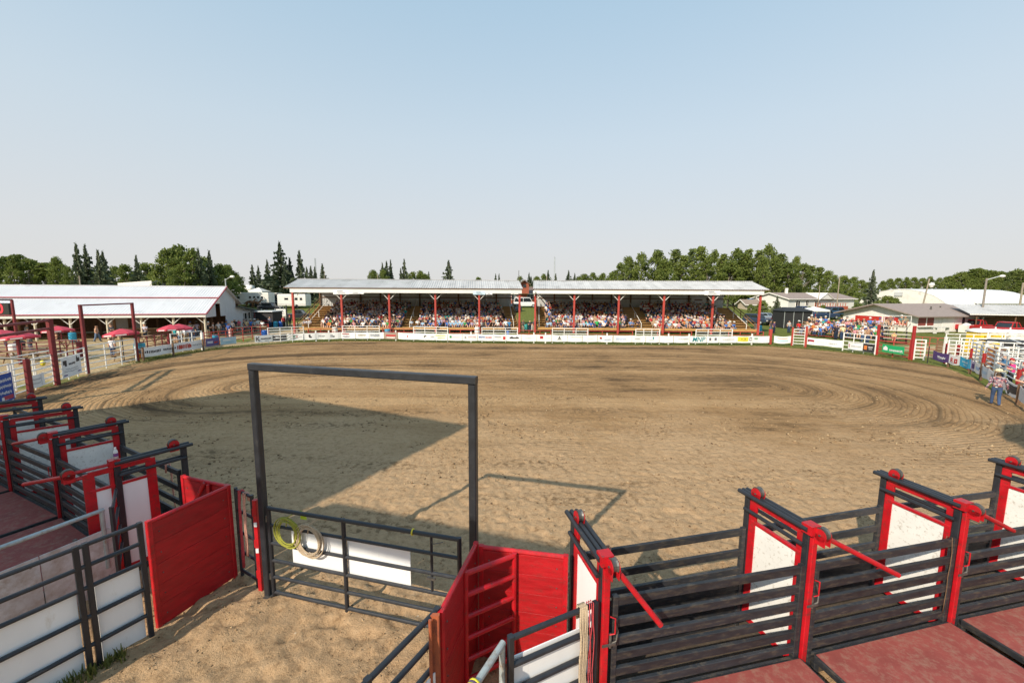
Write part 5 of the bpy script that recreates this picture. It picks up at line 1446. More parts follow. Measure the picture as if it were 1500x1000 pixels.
zpost(297.5, 512.5, 487, 0.2, M_WHITE, 'white post at the right end of the very long banner')
zpost(338, 502, 482, 0.2, pm('pinkish_post', (0.62, 0.4, 0.36), 0.6), 'pale pink post behind the pale blue banner')
# scoreboard
t = thing('scoreboard', 'black scoreboard with a red number hung in a frame at left edge', 'scoreboard', deep(-10, 500, 30))
YS = 30
q0, q1 = deep(17, 439, YS), deep(-45, 438, YS)
gz = 0
m = MB(); m.bar((q0.x, YS, 0), (q0.x, YS, q0.z), 0.14); m.build('post', M_REDPOST, t)
m = MB(); m.bar((q1.x, YS, 0), (q1.x, YS, q0.z), 0.14); m.build('post', M_REDPOST, t)
m = MB(); m.bar((q1.x, YS, q0.z), (q0.x, YS, q0.z), 0.12); m.build('crossbar', M_BLACK, t)
c0, c1 = deep(12, 444, YS), deep(-40, 461, YS)
m = MB(); m.bar((c1.x, YS + 0.05, (c0.z + c1.z) / 2), (c0.x, YS + 0.05, (c0.z + c1.z) / 2), 0.14, c0.z - c1.z, ch=0.03); bx_ = m.build('display', flat('black_display', (0.012, 0.014, 0.012), 0.5), t)
me_, ent, eb = base_mat('lit_red_digits')
eb.inputs['Base Color'].default_value = (0.5, 0.02, 0.03, 1)
eb.inputs['Emission Color'].default_value = (1, 0.03, 0.05, 1)
eb.inputs['Emission Strength'].default_value = 0.7
put_text('0', 0.95, me_, bx_, ((deep(0.5, 452, YS)).x, YS - 0.03, (c0.z + c1.z) / 2), (1, 0, 0), (0, 0, 1), bold=0.02, name='digit')
# umbrellas
M_UMB = pm('faded_red_parasol_cloth', (0.50, 0.045, 0.075), 0.7, var=0.08, scale=2)
M_UMBW = flat('white_parasol_print', (0.72, 0.62, 0.62))
def umbrella(px, py, Y, r, label, tilt=0.0):
    a = deep(px, py, Y)
    gz = 0
    t = thing('parasol', label, 'parasol', (a.x, a.y, 0), 'red parasols of the left yard')
    m = MB()
    H = 0.40
    rim = []
    for i in range(8):
        an = 2 * math.pi * i / 8 + 0.35
        rim.append(a + Vector((r * math.cos(an), r * math.sin(an), -H + tilt * math.cos(an))))
    ins = [a.lerp(p, 0.55) + Vector((0, 0, 0.035)) for p in rim]
    hem = [p - Vector((0, 0, 0.16)) for p in rim]
    vs = [a] + ins + rim + hem
    fs = [(0, 1 + i, 1 + (i + 1) % 8) for i in range(8)]
    fs += [(1 + i, 9 + i, 9 + (i + 1) % 8, 1 + (i + 1) % 8) for i in range(8)]
    fs += [(9 + i, 17 + i, 17 + (i + 1) % 8, 9 + (i + 1) % 8) for i in range(8)]
    m.add(vs, fs); cn = m.build('canopy', M_UMB, t)
    m = MB()
    for i in (4, 5, 6):
        p, q = rim[i], rim[(i + 1) % 8]
        c = Vector((a.x, a.y, p.z))
        o = ((p + q) / 2 - c).normalized() * 0.012
        m.add([p.lerp(q, 0.15) + o - Vector((0, 0, 0.13)), p.lerp(q, 0.85) + o - Vector((0, 0, 0.13)), p.lerp(q, 0.85) + o - Vector((0, 0, 0.04)), p.lerp(q, 0.15) + o - Vector((0, 0, 0.04))], [(0, 1, 2, 3)])
    m.build('hem_print', M_UMBW, cn)
    m = MB()
    for p in rim:
        m.tube(a - Vector((0, 0, 0.06)), p - Vector((0, 0, 0.02)), 0.012, 4)
    m.build('ribs', M_STEEL, t)
    m = MB(); m.tube((a.x, a.y, 0), a + Vector((0, 0, 0.06)), 0.03, 8); m.build('pole', M_BLACK, t)
    m = MB(); m.lathe((a.x, a.y, 0), [(0.25, 0), (0.25, 0.06), (0.05, 0.12)], 12); m.build('base', M_BLACK, t)
def picnic_table(c, rz, label, mat=None):
    mat = mat or pm('picnic_table_wood', (0.30, 0.19, 0.10), 0.75, var=0.3, stretch=(1, 1, 1))
    c = Vector((c[0], c[1], 0))
    t = thing('picnic_table', label, 'picnic table', c, 'picnic tables in the left yard')
    d, s = Vector((math.cos(rz), math.sin(rz), 0)), Vector((-math.sin(rz), math.cos(rz), 0))
    for k in range(4):
        o = c + s * (0.19 * (k - 1.5)) + Vector((0, 0, 0.75))
        m = MB(); m.bar(o - d * 0.95, o + d * 0.95, 0.17, 0.045); m.build('board', mat, t)
    for k in (-1, 1):
        o = c + s * (0.72 * k) + Vector((0, 0, 0.45))
        m = MB(); m.bar(o - d * 0.95, o + d * 0.95, 0.26, 0.045); m.build('bench', mat, t)
    for e in (-0.65, 0.65):
        o = c + d * e
        m = MB(); m.bar(o - s * 0.72 + Vector((0, 0, 0.41)), o + s * 0.72 + Vector((0, 0, 0.41)), 0.05, 0.09)
        m.bar(o - s * 0.68, o - s * 0.22 + Vector((0, 0, 0.72)), 0.05, 0.09); m.bar(o + s * 0.68, o + s * 0.22 + Vector((0, 0, 0.72)), 0.05, 0.09)
        m.build('leg', mat, t)
UMB = [(27, 486, 30.5, 1.12, 'red parasol nearest the left edge, tilted over dark tables', 0.12), (84, 477, 36.5, 1.08, 'red parasol behind the first red arch post', 0.06), (177, 481, 31.5, 1.14, 'red parasol seen through the tall thin red arch', 0.10), (250, 475, 38, 1.1, 'left one of the two overlapping red parasols by the barn', 0.05), (262, 474, 40, 1.1, 'right one of the two overlapping red parasols by the barn', -0.05), (-6, 482, 36, 1.3, 'red parasol cut by the left picture edge', 0.05)]
for u in UMB:
    umbrella(*u)
for i, (px, Y, rz) in enumerate(((28, 31.3, 0.3), (95, 38.5, 0.1), (186, 32.5, 0.4), (252, 38.8, 0.2), (8, 34, 0.6), (226, 43, 0.0), (50, 33.4, 0.9))):
    a = deep(px, 500, Y)
    picnic_table(a, rz, ['brown picnic table under the leftmost whole parasol', 'brown picnic table right of the first arch post', 'brown picnic table under the parasol in the tall arch', 'brown picnic table under the overlapping parasols', 'brown picnic table at the left edge', 'brown picnic table before the barn counter', 'brown picnic table beside the white drum'][i])
def barrel(px, py, h, mat, label, name='barrel', r=None, name2='drum'):
    c = at(px, py)
    r = r or h * 0.33
    t = thing(name, label, 'barrel', c)
    m = MB(); m.lathe(c, [(r * 0.93, 0), (r, h * 0.06), (r, h * 0.30), (r * 1.04, h * 0.33), (r, h * 0.36), (r, h * 0.63), (r * 1.04, h * 0.66), (r, h * 0.69), (r, h * 0.95), (r * 0.93, h)], 14); m.build('drum', mat, t, smooth=False)
    m = MB(); m.lathe(c + Vector((0, 0, h)), [(r * 0.95, -0.01), (r * 0.95, 0.025), (r * 0.88, 0.03)], 14); m.build('rim', mat, t)
    return t
for px, py, h, mt, lab in ((22, 521, 0.95, M_FASCIA, 'white drum beside the dark tables at the far left'), (107, 500.5, 0.95, M_TEALBARREL, 'light blue barrel before the barn posts'), (388, 495.5, 0.92, M_BLUEBARREL, 'blue barrel at the corner of the red rail fence'), (412, 479.5, 0.9, M_BLUEBARREL, 'dark blue barrel left of the first stand post'), (404, 480, 0.9, M_TEALBARREL, 'light blue barrel beside the dark blue one'), (316, 504, 0.95, M_TEALBARREL, 'light blue barrel behind the patterned banner'), (568, 494.5, 1.0, M_TEALBARREL, 'light blue barrel with dark top below a left stand post'), (491, 491, 1.0, M_FASCIA, 'white drum in front of the left stand'), (699, 490.5, 1.0, M_FASCIA, 'white drum by the fifth post of the left stand'), (1112, 487, 1.0, M_TEALBARREL, 'light blue barrel at the right stand corner'), (1107, 484.5, 1.0, M_FASCIA, 'white drum behind the light blue barrel at the right stand'), (744, 490, 0.5, M_BLUEBARREL, 'low blue tub behind the banner fence at centre'), (411, 499.5, 0.45, M_BLUEBARREL, 'low blue tub lying under the black plate banner'), (770, 484, 0.9, flat('teal_tub', (0.05, 0.35, 0.35)), 'teal drum in the gap between the stands'), (778, 484.5, 0.9, M_FASCIA, 'white drum in the gap between the stands')):
    barrel(px, py, h, mt, lab)
c = at(31, 519); t = thing('trash_can', 'dark upright bin beside the white drum', 'bin', c)
m = MB(); m.lathe(c, [(0.28, 0), (0.33, 1.0), (0.36, 1.02), (0.36, 1.08), (0.2, 1.2)], 12); m.build('bin', flat('dark_bin', (0.03, 0.03, 0.03)), t)
def crate_stack():
    c = at(206, 524)
    for k, (col, lab) in enumerate((((0.62, 0.22, 0.03), 'orange crate at the bottom of the stack by the tall arch'), ((0.03, 0.20, 0.45), 'blue crate in the middle of the stack by the tall arch'), ((0.05, 0.35, 0.5), 'light blue crate on top of the stack by the tall arch'))):
        t = thing('crate', lab, 'crate', c + Vector((0, 0, 0.42 * k)), 'stacked crates by the tall arch')
        m = MB()
        z = 0.42 * k
        for q in range(3):
            m.box(c + Vector((0, 0, z + 0.07 + q * 0.13)), (0.62, 0.42, 0.10), 0.2)
        m.build('slats', flat('crate_%d' % k, col), t)
        m = MB(); m.box(c + Vector((0, 0, z + 0.2)), (0.58, 0.38, 0.36), 0.2); m.build('lining', flat('crate_inner_%d' % k, sc(col, 0.5)), t)
crate_stack()
c = at(195, 497); bench_table('long_table', Vector((c.x, c.y, 0)), 3.2, 0.8, 0.8, 0.1, M_WOODPOST, 'long pale wooden table before the barn posts', 'table')
c = at(365, 488); bench_table('long_table', Vector((c.x, c.y, 0)), 4.2, 0.9, 0.85, 0.25, M_WOODPOST, 'long pale wooden counter outside the shed', 'table')

# ------------------------------------------------------------------ poles and masts
M_POLE = pm('weathered_pole_wood', (0.30, 0.25, 0.19), 0.85, var=0.2, scale=3)
def pole(px, ytop, Y, r, label, lamp=None, mat=None, lean=0.0):
    top = deep(px, ytop, Y)
    z0 = land(top.x, Y)
    t = thing('utility_pole', label, 'pole', (top.x - lean, Y, z0))
    m = MB(); m.tube((top.x - lean, Y, z0 - 0.2), top, r * 0.9, 8, r2=r * 0.7); m.build('shaft', mat or M_POLE, t)
    if lamp == 'arm':
        e = top + Vector((1.4, -0.6, 0.35))
        m = MB(); m.tube(top - Vector((0, 0, 0.25)), e, 0.07, 6); a_ = m.build('arm', M_GALV, t)
        m = MB(); m.ball(e + Vector((0.2, 0, -0.05)), (0.42, 0.24, 0.20), 8, 5); m.build('lamp_head', M_FASCIA, a_)
    elif lamp == 'box':
        m = MB(); c = deep(px + 3.2, ytop + 9, Y - 0.3); m.lathe(c, [(0.20, -0.45), (0.42, 0.0), (0.30, 0.25), (0.1, 0.3)], 10); m.build('lamp_head', M_FASCIA, t)
    return t
pole(1230, 405.5, 85, 0.13, 'bare wooden pole right of the bungalow')
pole(1201, 418, 88, 0.10, 'shorter pole before the bungalow porch')
pole(1361.5, 408, 72, 0.14, 'leaning pole with round lamp before the arched hall', 'box', lean=1.0)
pole(1445.5, 407.5, 62, 0.17, 'stout light pole with lamp arm before the arched hall', 'arm', mat=pm('grey_weathered_pole', (0.24, 0.21, 0.18), 0.8))
pole(1499, 414, 80, 0.2, 'wooden pole at the right picture edge')
pole(116, 404, 62, 0.11, 'bare pole among the spruces behind the barn roof')
pole(330, 408, 70, 0.13, 'street light pole beyond the barn gable', 'arm', mat=M_GALV)
pole(419, 447, 62, 0.14, 'dark pole left of the left stand', mat=flat('dark_pole', (0.05, 0.055, 0.06)))
pole(553, 402, 100, 0.12, 'pale pole above the left stand roof')
pole(760, 396, 105, 0.10, 'thin pole above the brick gable', mat=M_STEEL)
pole(801, 404, 110, 0.13, 'pale wooden pole just right of the brick gable')
pole(1011, 402, 100, 0.10, 'thin pale pole among the tall poplars behind the right stand')
pole(475, 397, 100, 0.09, 'thin pole among the spruces left of the left stand roof')
def mast(px, ytop, Y, label):
    top = deep(px, ytop, Y); z0 = land(top.x, Y)
    t = thing('radio_mast', label, 'mast', (top.x, Y, z0))
    b = Vector((top.x, Y, z0))
    for k in range(3):
        a = k * 2.094
        o = Vector((0.3 * math.cos(a), 0.3 * math.sin(a), 0))
        m = MB(); m.tube(b + o, top + o * 0.7, 0.05, 4); m.build('leg', M_GALV, t)
    m = MB()
    n = 24
    for k in range(n):
        z = z0 + (top.z - z0) * k / n
        for j in range(3):
            a, a2 = j * 2.094, (j + 1) * 2.094
            m.tube((top.x + 0.28 * math.cos(a), Y + 0.28 * math.sin(a), z), (top.x + 0.28 * math.cos(a2), Y + 0.28 * math.sin(a2), z + (top.z - z0) / n), 0.025, 3)
    m.build('lattice', M_GALV, t)
mast(812.5, 376, 170, 'slender lattice radio mast right of the brick gable')
mast(461.5, 378, 150, 'slender radio mast above the spruces left of the stand roof')
# ------------------------------------------------------------------ vehicles, trailers, tents and animals
def loft(m, secs, mi=0):
    """Closed body through cross sections: each a list of points; ends capped."""
    n = len(secs[0])
    vs = [p for s in secs for p in s]
    fs = []
    for k in range(len(secs) - 1):
        for i in range(n):
            fs.append((k * n + i, k * n + (i + 1) % n, (k + 1) * n + (i + 1) % n, (k + 1) * n + i))
    fs += [tuple(range(n - 1, -1, -1)), tuple(range((len(secs) - 1) * n, len(secs) * n))]
    m.add(vs, fs, mi)
def vehicle(kind, px, Y, rz, col, label, group=None, z=None):
    p = deep(px, 460, Y)
    z0 = land(p.x, Y) if z is None else z
    t = thing({'pickup': 'pickup_truck', 'suv': 'parked_car', 'car': 'parked_car', 'van': 'van'}[kind], label, {'pickup': 'pickup truck', 'suv': 'car', 'car': 'car', 'van': 'van'}[kind], (p.x, Y, z0), group)
    co, si = math.cos(rz), math.sin(rz)
    def W(x, y, zz):
        return Vector((p.x + x * co - y * si, Y + x * si + y * co, z0 + zz))
    hw = 0.98 if kind in ('pickup', 'van') else 0.9
    L, belt, top, cab, hood = {'pickup': (2.75, 1.12, 1.85, (-0.55, 1.05), 1.08), 'suv': (2.3, 1.05, 1.75, (-2.1, 0.85), 1.0), 'car': (2.2, 0.9, 1.42, (-1.5, 0.7), 0.85), 'van': (2.7, 1.2, 2.2, (-2.55, 1.6), 1.15)}[kind]
    def sec(x, zb, ztp, w):
        return [W(x, -w, zb), W(x, w, zb), W(x, w * 1.0, ztp - 0.12), W(x, w * 0.92, ztp), W(x, -w * 0.92, ztp), W(x, -w, ztp - 0.12)]
    m = MB()
    rear_top = belt if kind != 'pickup' else 1.12
    loft(m, [sec(-L, 0.45, rear_top - 0.06, hw * 0.94), sec(-L + 0.12, 0.36, rear_top, hw), sec(cab[0], 0.34, belt, hw), sec(cab[1], 0.34, belt, hw), sec(L - 0.5, 0.36, hood, hw * 0.98), sec(L - 0.08, 0.42, hood - 0.10, hw * 0.93), sec(L, 0.48, hood - 0.25, hw * 0.88)])
    b = m.build('body', M_CARPAINT, t); b.color = (*col, 1)
    sl = 0.45 if kind != 'van' else 0.6
    m = MB()
    loft(m, [sec(cab[0], belt - 0.05, belt + 0.02, hw * 0.93), sec(cab[0] + 0.28, belt - 0.05, top - 0.07, hw * 0.84), sec(cab[1] - sl, belt - 0.05, top - 0.07, hw * 0.84), sec(cab[1], belt - 0.05, belt + 0.02, hw * 0.93)])
    m.build('windows', M_GLASS, t)
    m = MB()
    loft(m, [sec(cab[0] + 0.22, top - 0.10, top - 0.03, hw * 0.80), sec(cab[0] + 0.4, top - 0.10, top, hw * 0.84), sec(cab[1] - sl - 0.1, top - 0.10, top, hw * 0.84), sec(cab[1] - sl + 0.05, top - 0.10, top - 0.04, hw * 0.80)])
    r = m.build('roof', M_CARPAINT, t); r.color = (*col, 1)
    m = MB()
    mid = (cab[0] + cab[1]) / 2
    for s in (-1, 1):
        for x0, x1 in ((mid, mid), (cab[0] + 0.06, cab[0] + 0.30), (cab[1] - 0.03, cab[1] - sl)):
            m.bar(W(x0, s * hw * 0.92, belt - 0.02), W(x1, s * hw * 0.85, top - 0.06), 0.09)
    pl = m.build('pillars', M_CARPAINT, t); pl.color = (*col, 1)
    rot = Matrix.Rotation(rz, 3, 'Z') @ Matrix.Rotation(math.pi / 2, 3, 'X')
    wr = 0.38 if kind in ('pickup', 'van') else 0.33
    for x in (-L + 0.95, L - 0.95):
        for s in (-1, 1):
            m = MB(); m.lathe(W(x, s * (hw - 0.10), wr), [(wr * 0.9, -0.12), (wr, -0.08), (wr, 0.08), (wr * 0.9, 0.12)], 14, axis=rot); wh = m.build('wheel', M_TYRE, t)
            m = MB(); m.lathe(W(x, s * (hw - 0.10), wr), [(wr * 0.55, -0.125), (wr * 0.55, 0.125)], 10, axis=rot); m.build('rim', M_GALV, wh)
    for s in (-1, 1):
        m = MB(); m.box(W(L - 0.02, s * hw * 0.66, hood - 0.30), (0.08, 0.36, 0.18), rz); m.build('headlight', M_FASCIA, t)
        m = MB(); m.box(W(-L - 0.0, s * hw * 0.78, rear_top - 0.3), (0.06, 0.16, 0.34), rz); m.build('tail_light', M_RED, t)
    m = MB(); m.box(W(L + 0.0, 0, 0.5), (0.14, hw * 1.8, 0.2), rz); m.build('bumper', M_STEEL, t)
    m = MB(); m.box(W(L - 0.01, 0, hood - 0.32), (0.06, hw * 0.8, 0.22), rz); m.build('grille', M_DARK, t)
    return t
pk = 'vehicles parked behind the bleachers'
for a in (('suv', 1110, 72, -1.2, (0.03, 0.045, 0.08), 'dark blue car parked just right of the right stand', pk),
          ('car', 1124, 76, -1.0, (0.22, 0.27, 0.33), 'grey-blue car parked behind the stand corner post', pk),
          ('pickup', 1141, 70, -1.75, (0.16, 0.025, 0.04), 'maroon pickup facing the arena beside the black tent', pk),
          ('pickup', 1172, 82, 0.15, (0.025, 0.05, 0.13), 'dark blue pickup behind the black tent', pk),
          ('pickup', 1207, 78, 0.2, (0.03, 0.05, 0.10), 'navy pickup parked before the bungalow deck', pk),
          ('suv', 1226, 82, 0.1, (0.02, 0.07, 0.14), 'dark teal car at the right end of the parked vehicles', pk),
          ('car', 1196, 70, 0.0, (0.04, 0.05, 0.07), 'dark car nearest behind the bleacher crowd', pk),
          ('van', 769, 92, 0.05, (0.75, 0.75, 0.74), 'white van seen through the gap between the stands', None),
          ('suv', 750, 84, -2.2, (0.06, 0.07, 0.12), 'dark car parked behind the left stand end', None),
          ('pickup', 1429, 61, 0.25, (0.42, 0.015, 0.02), 'bright red pickup under the grey shelter roof', None),
          ('pickup', 1477, 56, 0.1, (0.42, 0.02, 0.02), 'red pickup with white cab behind the portable toilets', None),
          ('van', 1497, 66, 0.1, (0.70, 0.71, 0.72), 'white camper van at the right edge behind the red pickup', None),
          ('pickup', 437, 74, 0.2, (0.03, 0.035, 0.04), 'dark pickup behind the left stand end', None),
          ('suv', 397, 84, 0.0, (0.025, 0.025, 0.03), 'black car parked between the white trailers', None),
          ('van', 373, 110, 0.3, (0.72, 0.72, 0.72), 'white van parked high behind the white trailer', None)):
    vehicle(*a)
def trailer(px0, px1, Y, h, label, wins, z=None, col=None):
    a, b = deep(px0, 450, Y), deep(px1, 450, Y)
    z0 = land(a.x, Y) if z is None else z
    t = thing('horse_trailer', label, 'trailer', (a.x, Y, z0), 'white trailers on the grass left of the stands')
    L = b.x - a.x
    m = MB(); m.slab([(a.x, Y), (b.x, Y), (b.x, Y + 2.4), (a.x, Y + 2.4)], z0 + 0.55, z0 + h); m.build('body', col or M_WALLWHITE, t)
    m = MB(); m.slab([(a.x + 0.1, Y + 0.1), (b.x - 0.1, Y + 0.1), (b.x - 0.1, Y + 2.3), (a.x + 0.1, Y + 2.3)], z0 + h, z0 + h + 0.12); m.build('roof', M_FASCIA, t)
    for u, w, zz, hh in wins:
        m = MB(); x = a.x + L * u
        m.bar((x, Y - 0.02, z0 + zz), (x + w, Y - 0.02, z0 + zz), 0.05, hh, ch=0.04); m.build('window', M_GLASS, t)
    for u in (0.55, 0.68):
        m = MB(); m.lathe((a.x + L * u, Y + 0.1, z0 + 0.38), [(0.38, -0.12), (0.38, 0.12)], 14, axis=Matrix.Rotation(math.pi / 2, 3, 'X')); m.build('wheel', M_TYRE, t)
    m = MB(); m.bar((a.x, Y - 0.03, z0 + 0.85), (b.x, Y - 0.03, z0 + 0.85), 0.02, 0.08); m.build('stripe', flat('grey_stripe', (0.3, 0.3, 0.33)), t)
trailer(336, 394, 90, 3.0, 'long white trailer with round dark windows behind the two horses', [(0.06, 0.9, 2.0, 0.5), (0.2, 0.7, 2.0, 0.4), (0.52, 0.4, 2.1, 0.4), (0.62, 0.4, 2.1, 0.4), (0.72, 0.4, 2.1, 0.4), (0.82, 0.4, 2.1, 0.4)])
trailer(407, 448, 88, 2.9, 'white trailer half hidden behind the left stand end post', [(0.25, 0.8, 2.0, 0.4), (0.62, 0.6, 2.0, 0.5), (0.8, 0.5, 2.0, 0.5)])
trailer(395, 407, 93, 2.7, 'dark fronted trailer between the two white ones', [(0.2, 0.6, 1.6, 1.2), (0.65, 0.5, 1.6, 1.2)], col=flat('charcoal_trailer', (0.05, 0.05, 0.055)))
# dark booth right of the shed
def booth(px0, px1, ytop, ybase, Y, label, body, roof, openz=None, name='booth', cat='booth', z=None):
    a, b = deep(px0, ytop, Y), deep(px1, ytop, Y)
    z0 = land(a.x, Y) if z is None else z
    t = thing(name, label, cat, (a.x, Y, z0))
    m = MB(); m.slab([(a.x, Y), (b.x, Y), (b.x, Y + 2.6), (a.x, Y + 2.6)], z0, a.z - 0.14); m.build('walls', body, t)
    m = MB(); m.slab([(a.x - 0.15, Y - 0.3), (b.x + 0.15, Y - 0.3), (b.x + 0.15, Y + 2.7), (a.x - 0.15, Y + 2.7)], a.z - 0.14, a.z); m.build('roof', roof, t)
    if openz:
        m = MB(); m.bar((a.x + 0.2, Y - 0.02, z0 + openz[0]), (b.x - 0.2, Y - 0.02, z0 + openz[0]), 0.06, openz[1], ch=0.02); m.build('counter', M_REDPOST, t)
    return t
booth(373, 399, 455.5, 475, 62, 'dark vending booth with pale roof edge right of the shed', flat('black_booth', (0.025, 0.022, 0.025)), M_WALLGREY, (1.0, 0.25))
t = thing('notice_board', 'white notice board on posts left of the left stand', 'notice board', deep(412, 465, 66))
a, b = deep(404.5, 452.5, 66), deep(419, 463, 66)
m = MB(); m.bar((a.x, 66, (a.z + b.z) / 2), (b.x, 66, (a.z + b.z) / 2), 0.08, a.z - b.z, ch=0.03); bd2 = m.build('board', M_FASCIA, t)
m = MB()
for q, w in ((0.62, 0.6), (0.5, 0.3), (0.38, 0.7)):
    zz = b.z + (a.z - b.z) * q; cx_ = (a.x + b.x) / 2; hw = (b.x - a.x) * w / 2
    m.bar((cx_ - hw, 65.93, zz), (cx_ + hw, 65.93, zz), 0.01, 0.07)
m.build('print', ink(C_GREY), bd2)
for x in (a.x + 0.2, b.x - 0.2):
    m = MB(); m.bar((x, 66.1, 0), (x, 66.1, b.z + 0.3), 0.1); m.build('post', M_FASCIA, t)
def canopy(px, ytop, Y, w, h, label, mat, legs=True, walls=None):
    a = deep(px, ytop, Y)
    z0 = land(a.x, Y)
    t = thing('canopy_tent', label, 'tent', (a.x, Y, z0))
    zt = a.z; ze = zt - h
    c = [(a.x - w / 2, Y - w / 2), (a.x + w / 2, Y - w / 2), (a.x + w / 2, Y + w / 2), (a.x - w / 2, Y + w / 2)]
    m = MB()
    vs = [V3(p, ze - 0.25) for p in c] + [V3(p, ze) for p in c] + [Vector((a.x, Y, zt))]
    m.add(vs, [(i, (i + 1) % 4, 4 + (i + 1) % 4, 4 + i) for i in range(4)] + [(4 + i, 4 + (i + 1) % 4, 8) for i in range(4)]); m.build('canopy', mat, t)
    for p in c:
        m = MB(); m.bar(V3(p, z0), V3(p, ze), 0.07); m.build('leg', M_GALV, t)
    if walls:
        m = MB(); m.slab([(p[0] * 0.98 + a.x * 0.02, p[1] * 0.98 + Y * 0.02) for p in c], z0, ze - 0.1); m.build('walls', walls, t)
canopy(379, 421, 105, 4.0, 1.0, 'white gazebo tent on the rise behind the trailers', M_FASCIA)
canopy(1193, 449, 68, 3.0, 0.5, 'white flat-topped canopy beside the black tent', M_FASCIA)
M_BT = flat('black_tent_cloth', (0.02, 0.02, 0.022), 0.7)
def black_tent():
    a, b = deep(1150, 451, 66), deep(1190, 455, 66)
    t = thing('black_tent', 'long black tent with closed sides behind the bleacher crowd', 'tent', (a.x, 66, 0))
    m = MB(); m.slab([(a.x, 66), (b.x, 66), (b.x, 69), (a.x, 69)], 0, a.z - 0.5); m.build('walls', M_BT, t)
    m = MB(); m.add([(a.x - .2, 65.7, a.z - .5), (b.x + .2, 65.7, a.z - .55), (b.x + .2, 69.3, a.z - .55), (a.x - .2, 69.3, a.z - .5), (a.x + .6, 67.5, a.z + .1), (b.x - .6, 67.5, a.z)], [(0, 1, 5, 4), (1, 2, 5), (2, 3, 4, 5), (3, 0, 4), (3, 2, 1, 0)]); m.build('roof', M_BT, t)
    for k in range(4):
        x = a.x + (b.x - a.x) * k / 3
        m = MB(); m.bar((x, 65.95, 0), (x, 65.95, a.z - .5), 0.07); m.build('pole', M_GALV, t)
black_tent()
def tank():
    a, b = deep(357, 421, 108), deep(372, 421, 108)
    z0 = land(a.x, 108)
    t = thing('tank_trailer', 'white cylindrical tank on the rise behind the white trailer', 'tank', (a.x, 108, z0))
    c = (a + b) / 2
    ax = Matrix.Rotation(math.pi / 2, 3, 'Y')
    L = b.x - a.x
    m = MB(); m.lathe(c - Vector((0, 0, 0.4)), [(0.4, -L / 2), (0.95, -L / 2 + 0.3), (1.05, -L / 4), (1.05, L / 4), (0.95, L / 2 - 0.3), (0.4, L / 2)], 14, axis=ax); m.build('tank', M_FASCIA, t, smooth=True)
    for s in (-0.3, 0.3):
        m = MB(); m.bar((c.x + L * s, 108, z0), (c.x + L * s, 108, c.z - 0.8), 0.3); m.build('leg', M_STEEL, t)
tank()
def skin_mesh(name, verts, edges, radii, mats, pick, subdiv=0, root=0, extra=None, smooth=True):
    """Continuous body: a skeleton of joints with a radius each, grown with a Skin modifier."""
    me = bpy.data.meshes.new(name)
    me.from_pydata(verts, edges, [])
    o = bpy.data.objects.new(name, me)
    COL.objects.link(o)
    sk = o.modifiers.new('skin', 'SKIN')
    sk.use_smooth_shade = smooth
    for i, v in enumerate(me.skin_vertices[0].data):
        r = radii[i]
        v.radius = r if isinstance(r, tuple) else (r, r)
        v.use_root = (i == root)
    if subdiv:
        sb = o.modifiers.new('sub', 'SUBSURF')
        sb.levels = sb.render_levels = subdiv
    dg = bpy.context.evaluated_depsgraph_get()
    dg.update()
    out = bpy.data.meshes.new_from_object(o.evaluated_get(dg))
    bpy.data.objects.remove(o)
    bpy.data.meshes.remove(me)
    out.name = name
    if extra is not None:
        base_n = len(out.polygons)
        vs = [v.co[:] for v in out.vertices] ; fs = [tuple(p.vertices) for p in out.polygons]
        k = len(vs)
        vs += extra.v; fs += [tuple(i + k for i in f) for f in extra.f]
        idx = [pick(out.polygons[i].center) for i in range(base_n)] + extra.m
        new = bpy.data.meshes.new(name)
        new.from_pydata([tuple(v) for v in vs], [], fs)
        bpy.data.meshes.remove(out)
        out = new
    else:
        idx = [pick(p.center) for p in out.polygons]
    out.materials.clear()
    for m_ in mats:
        out.materials.append(m_)
    out.polygons.foreach_set('material_index', idx)
    out.polygons.foreach_set('use_smooth', [smooth] * len(out.polygons))
    out.update()
    return out
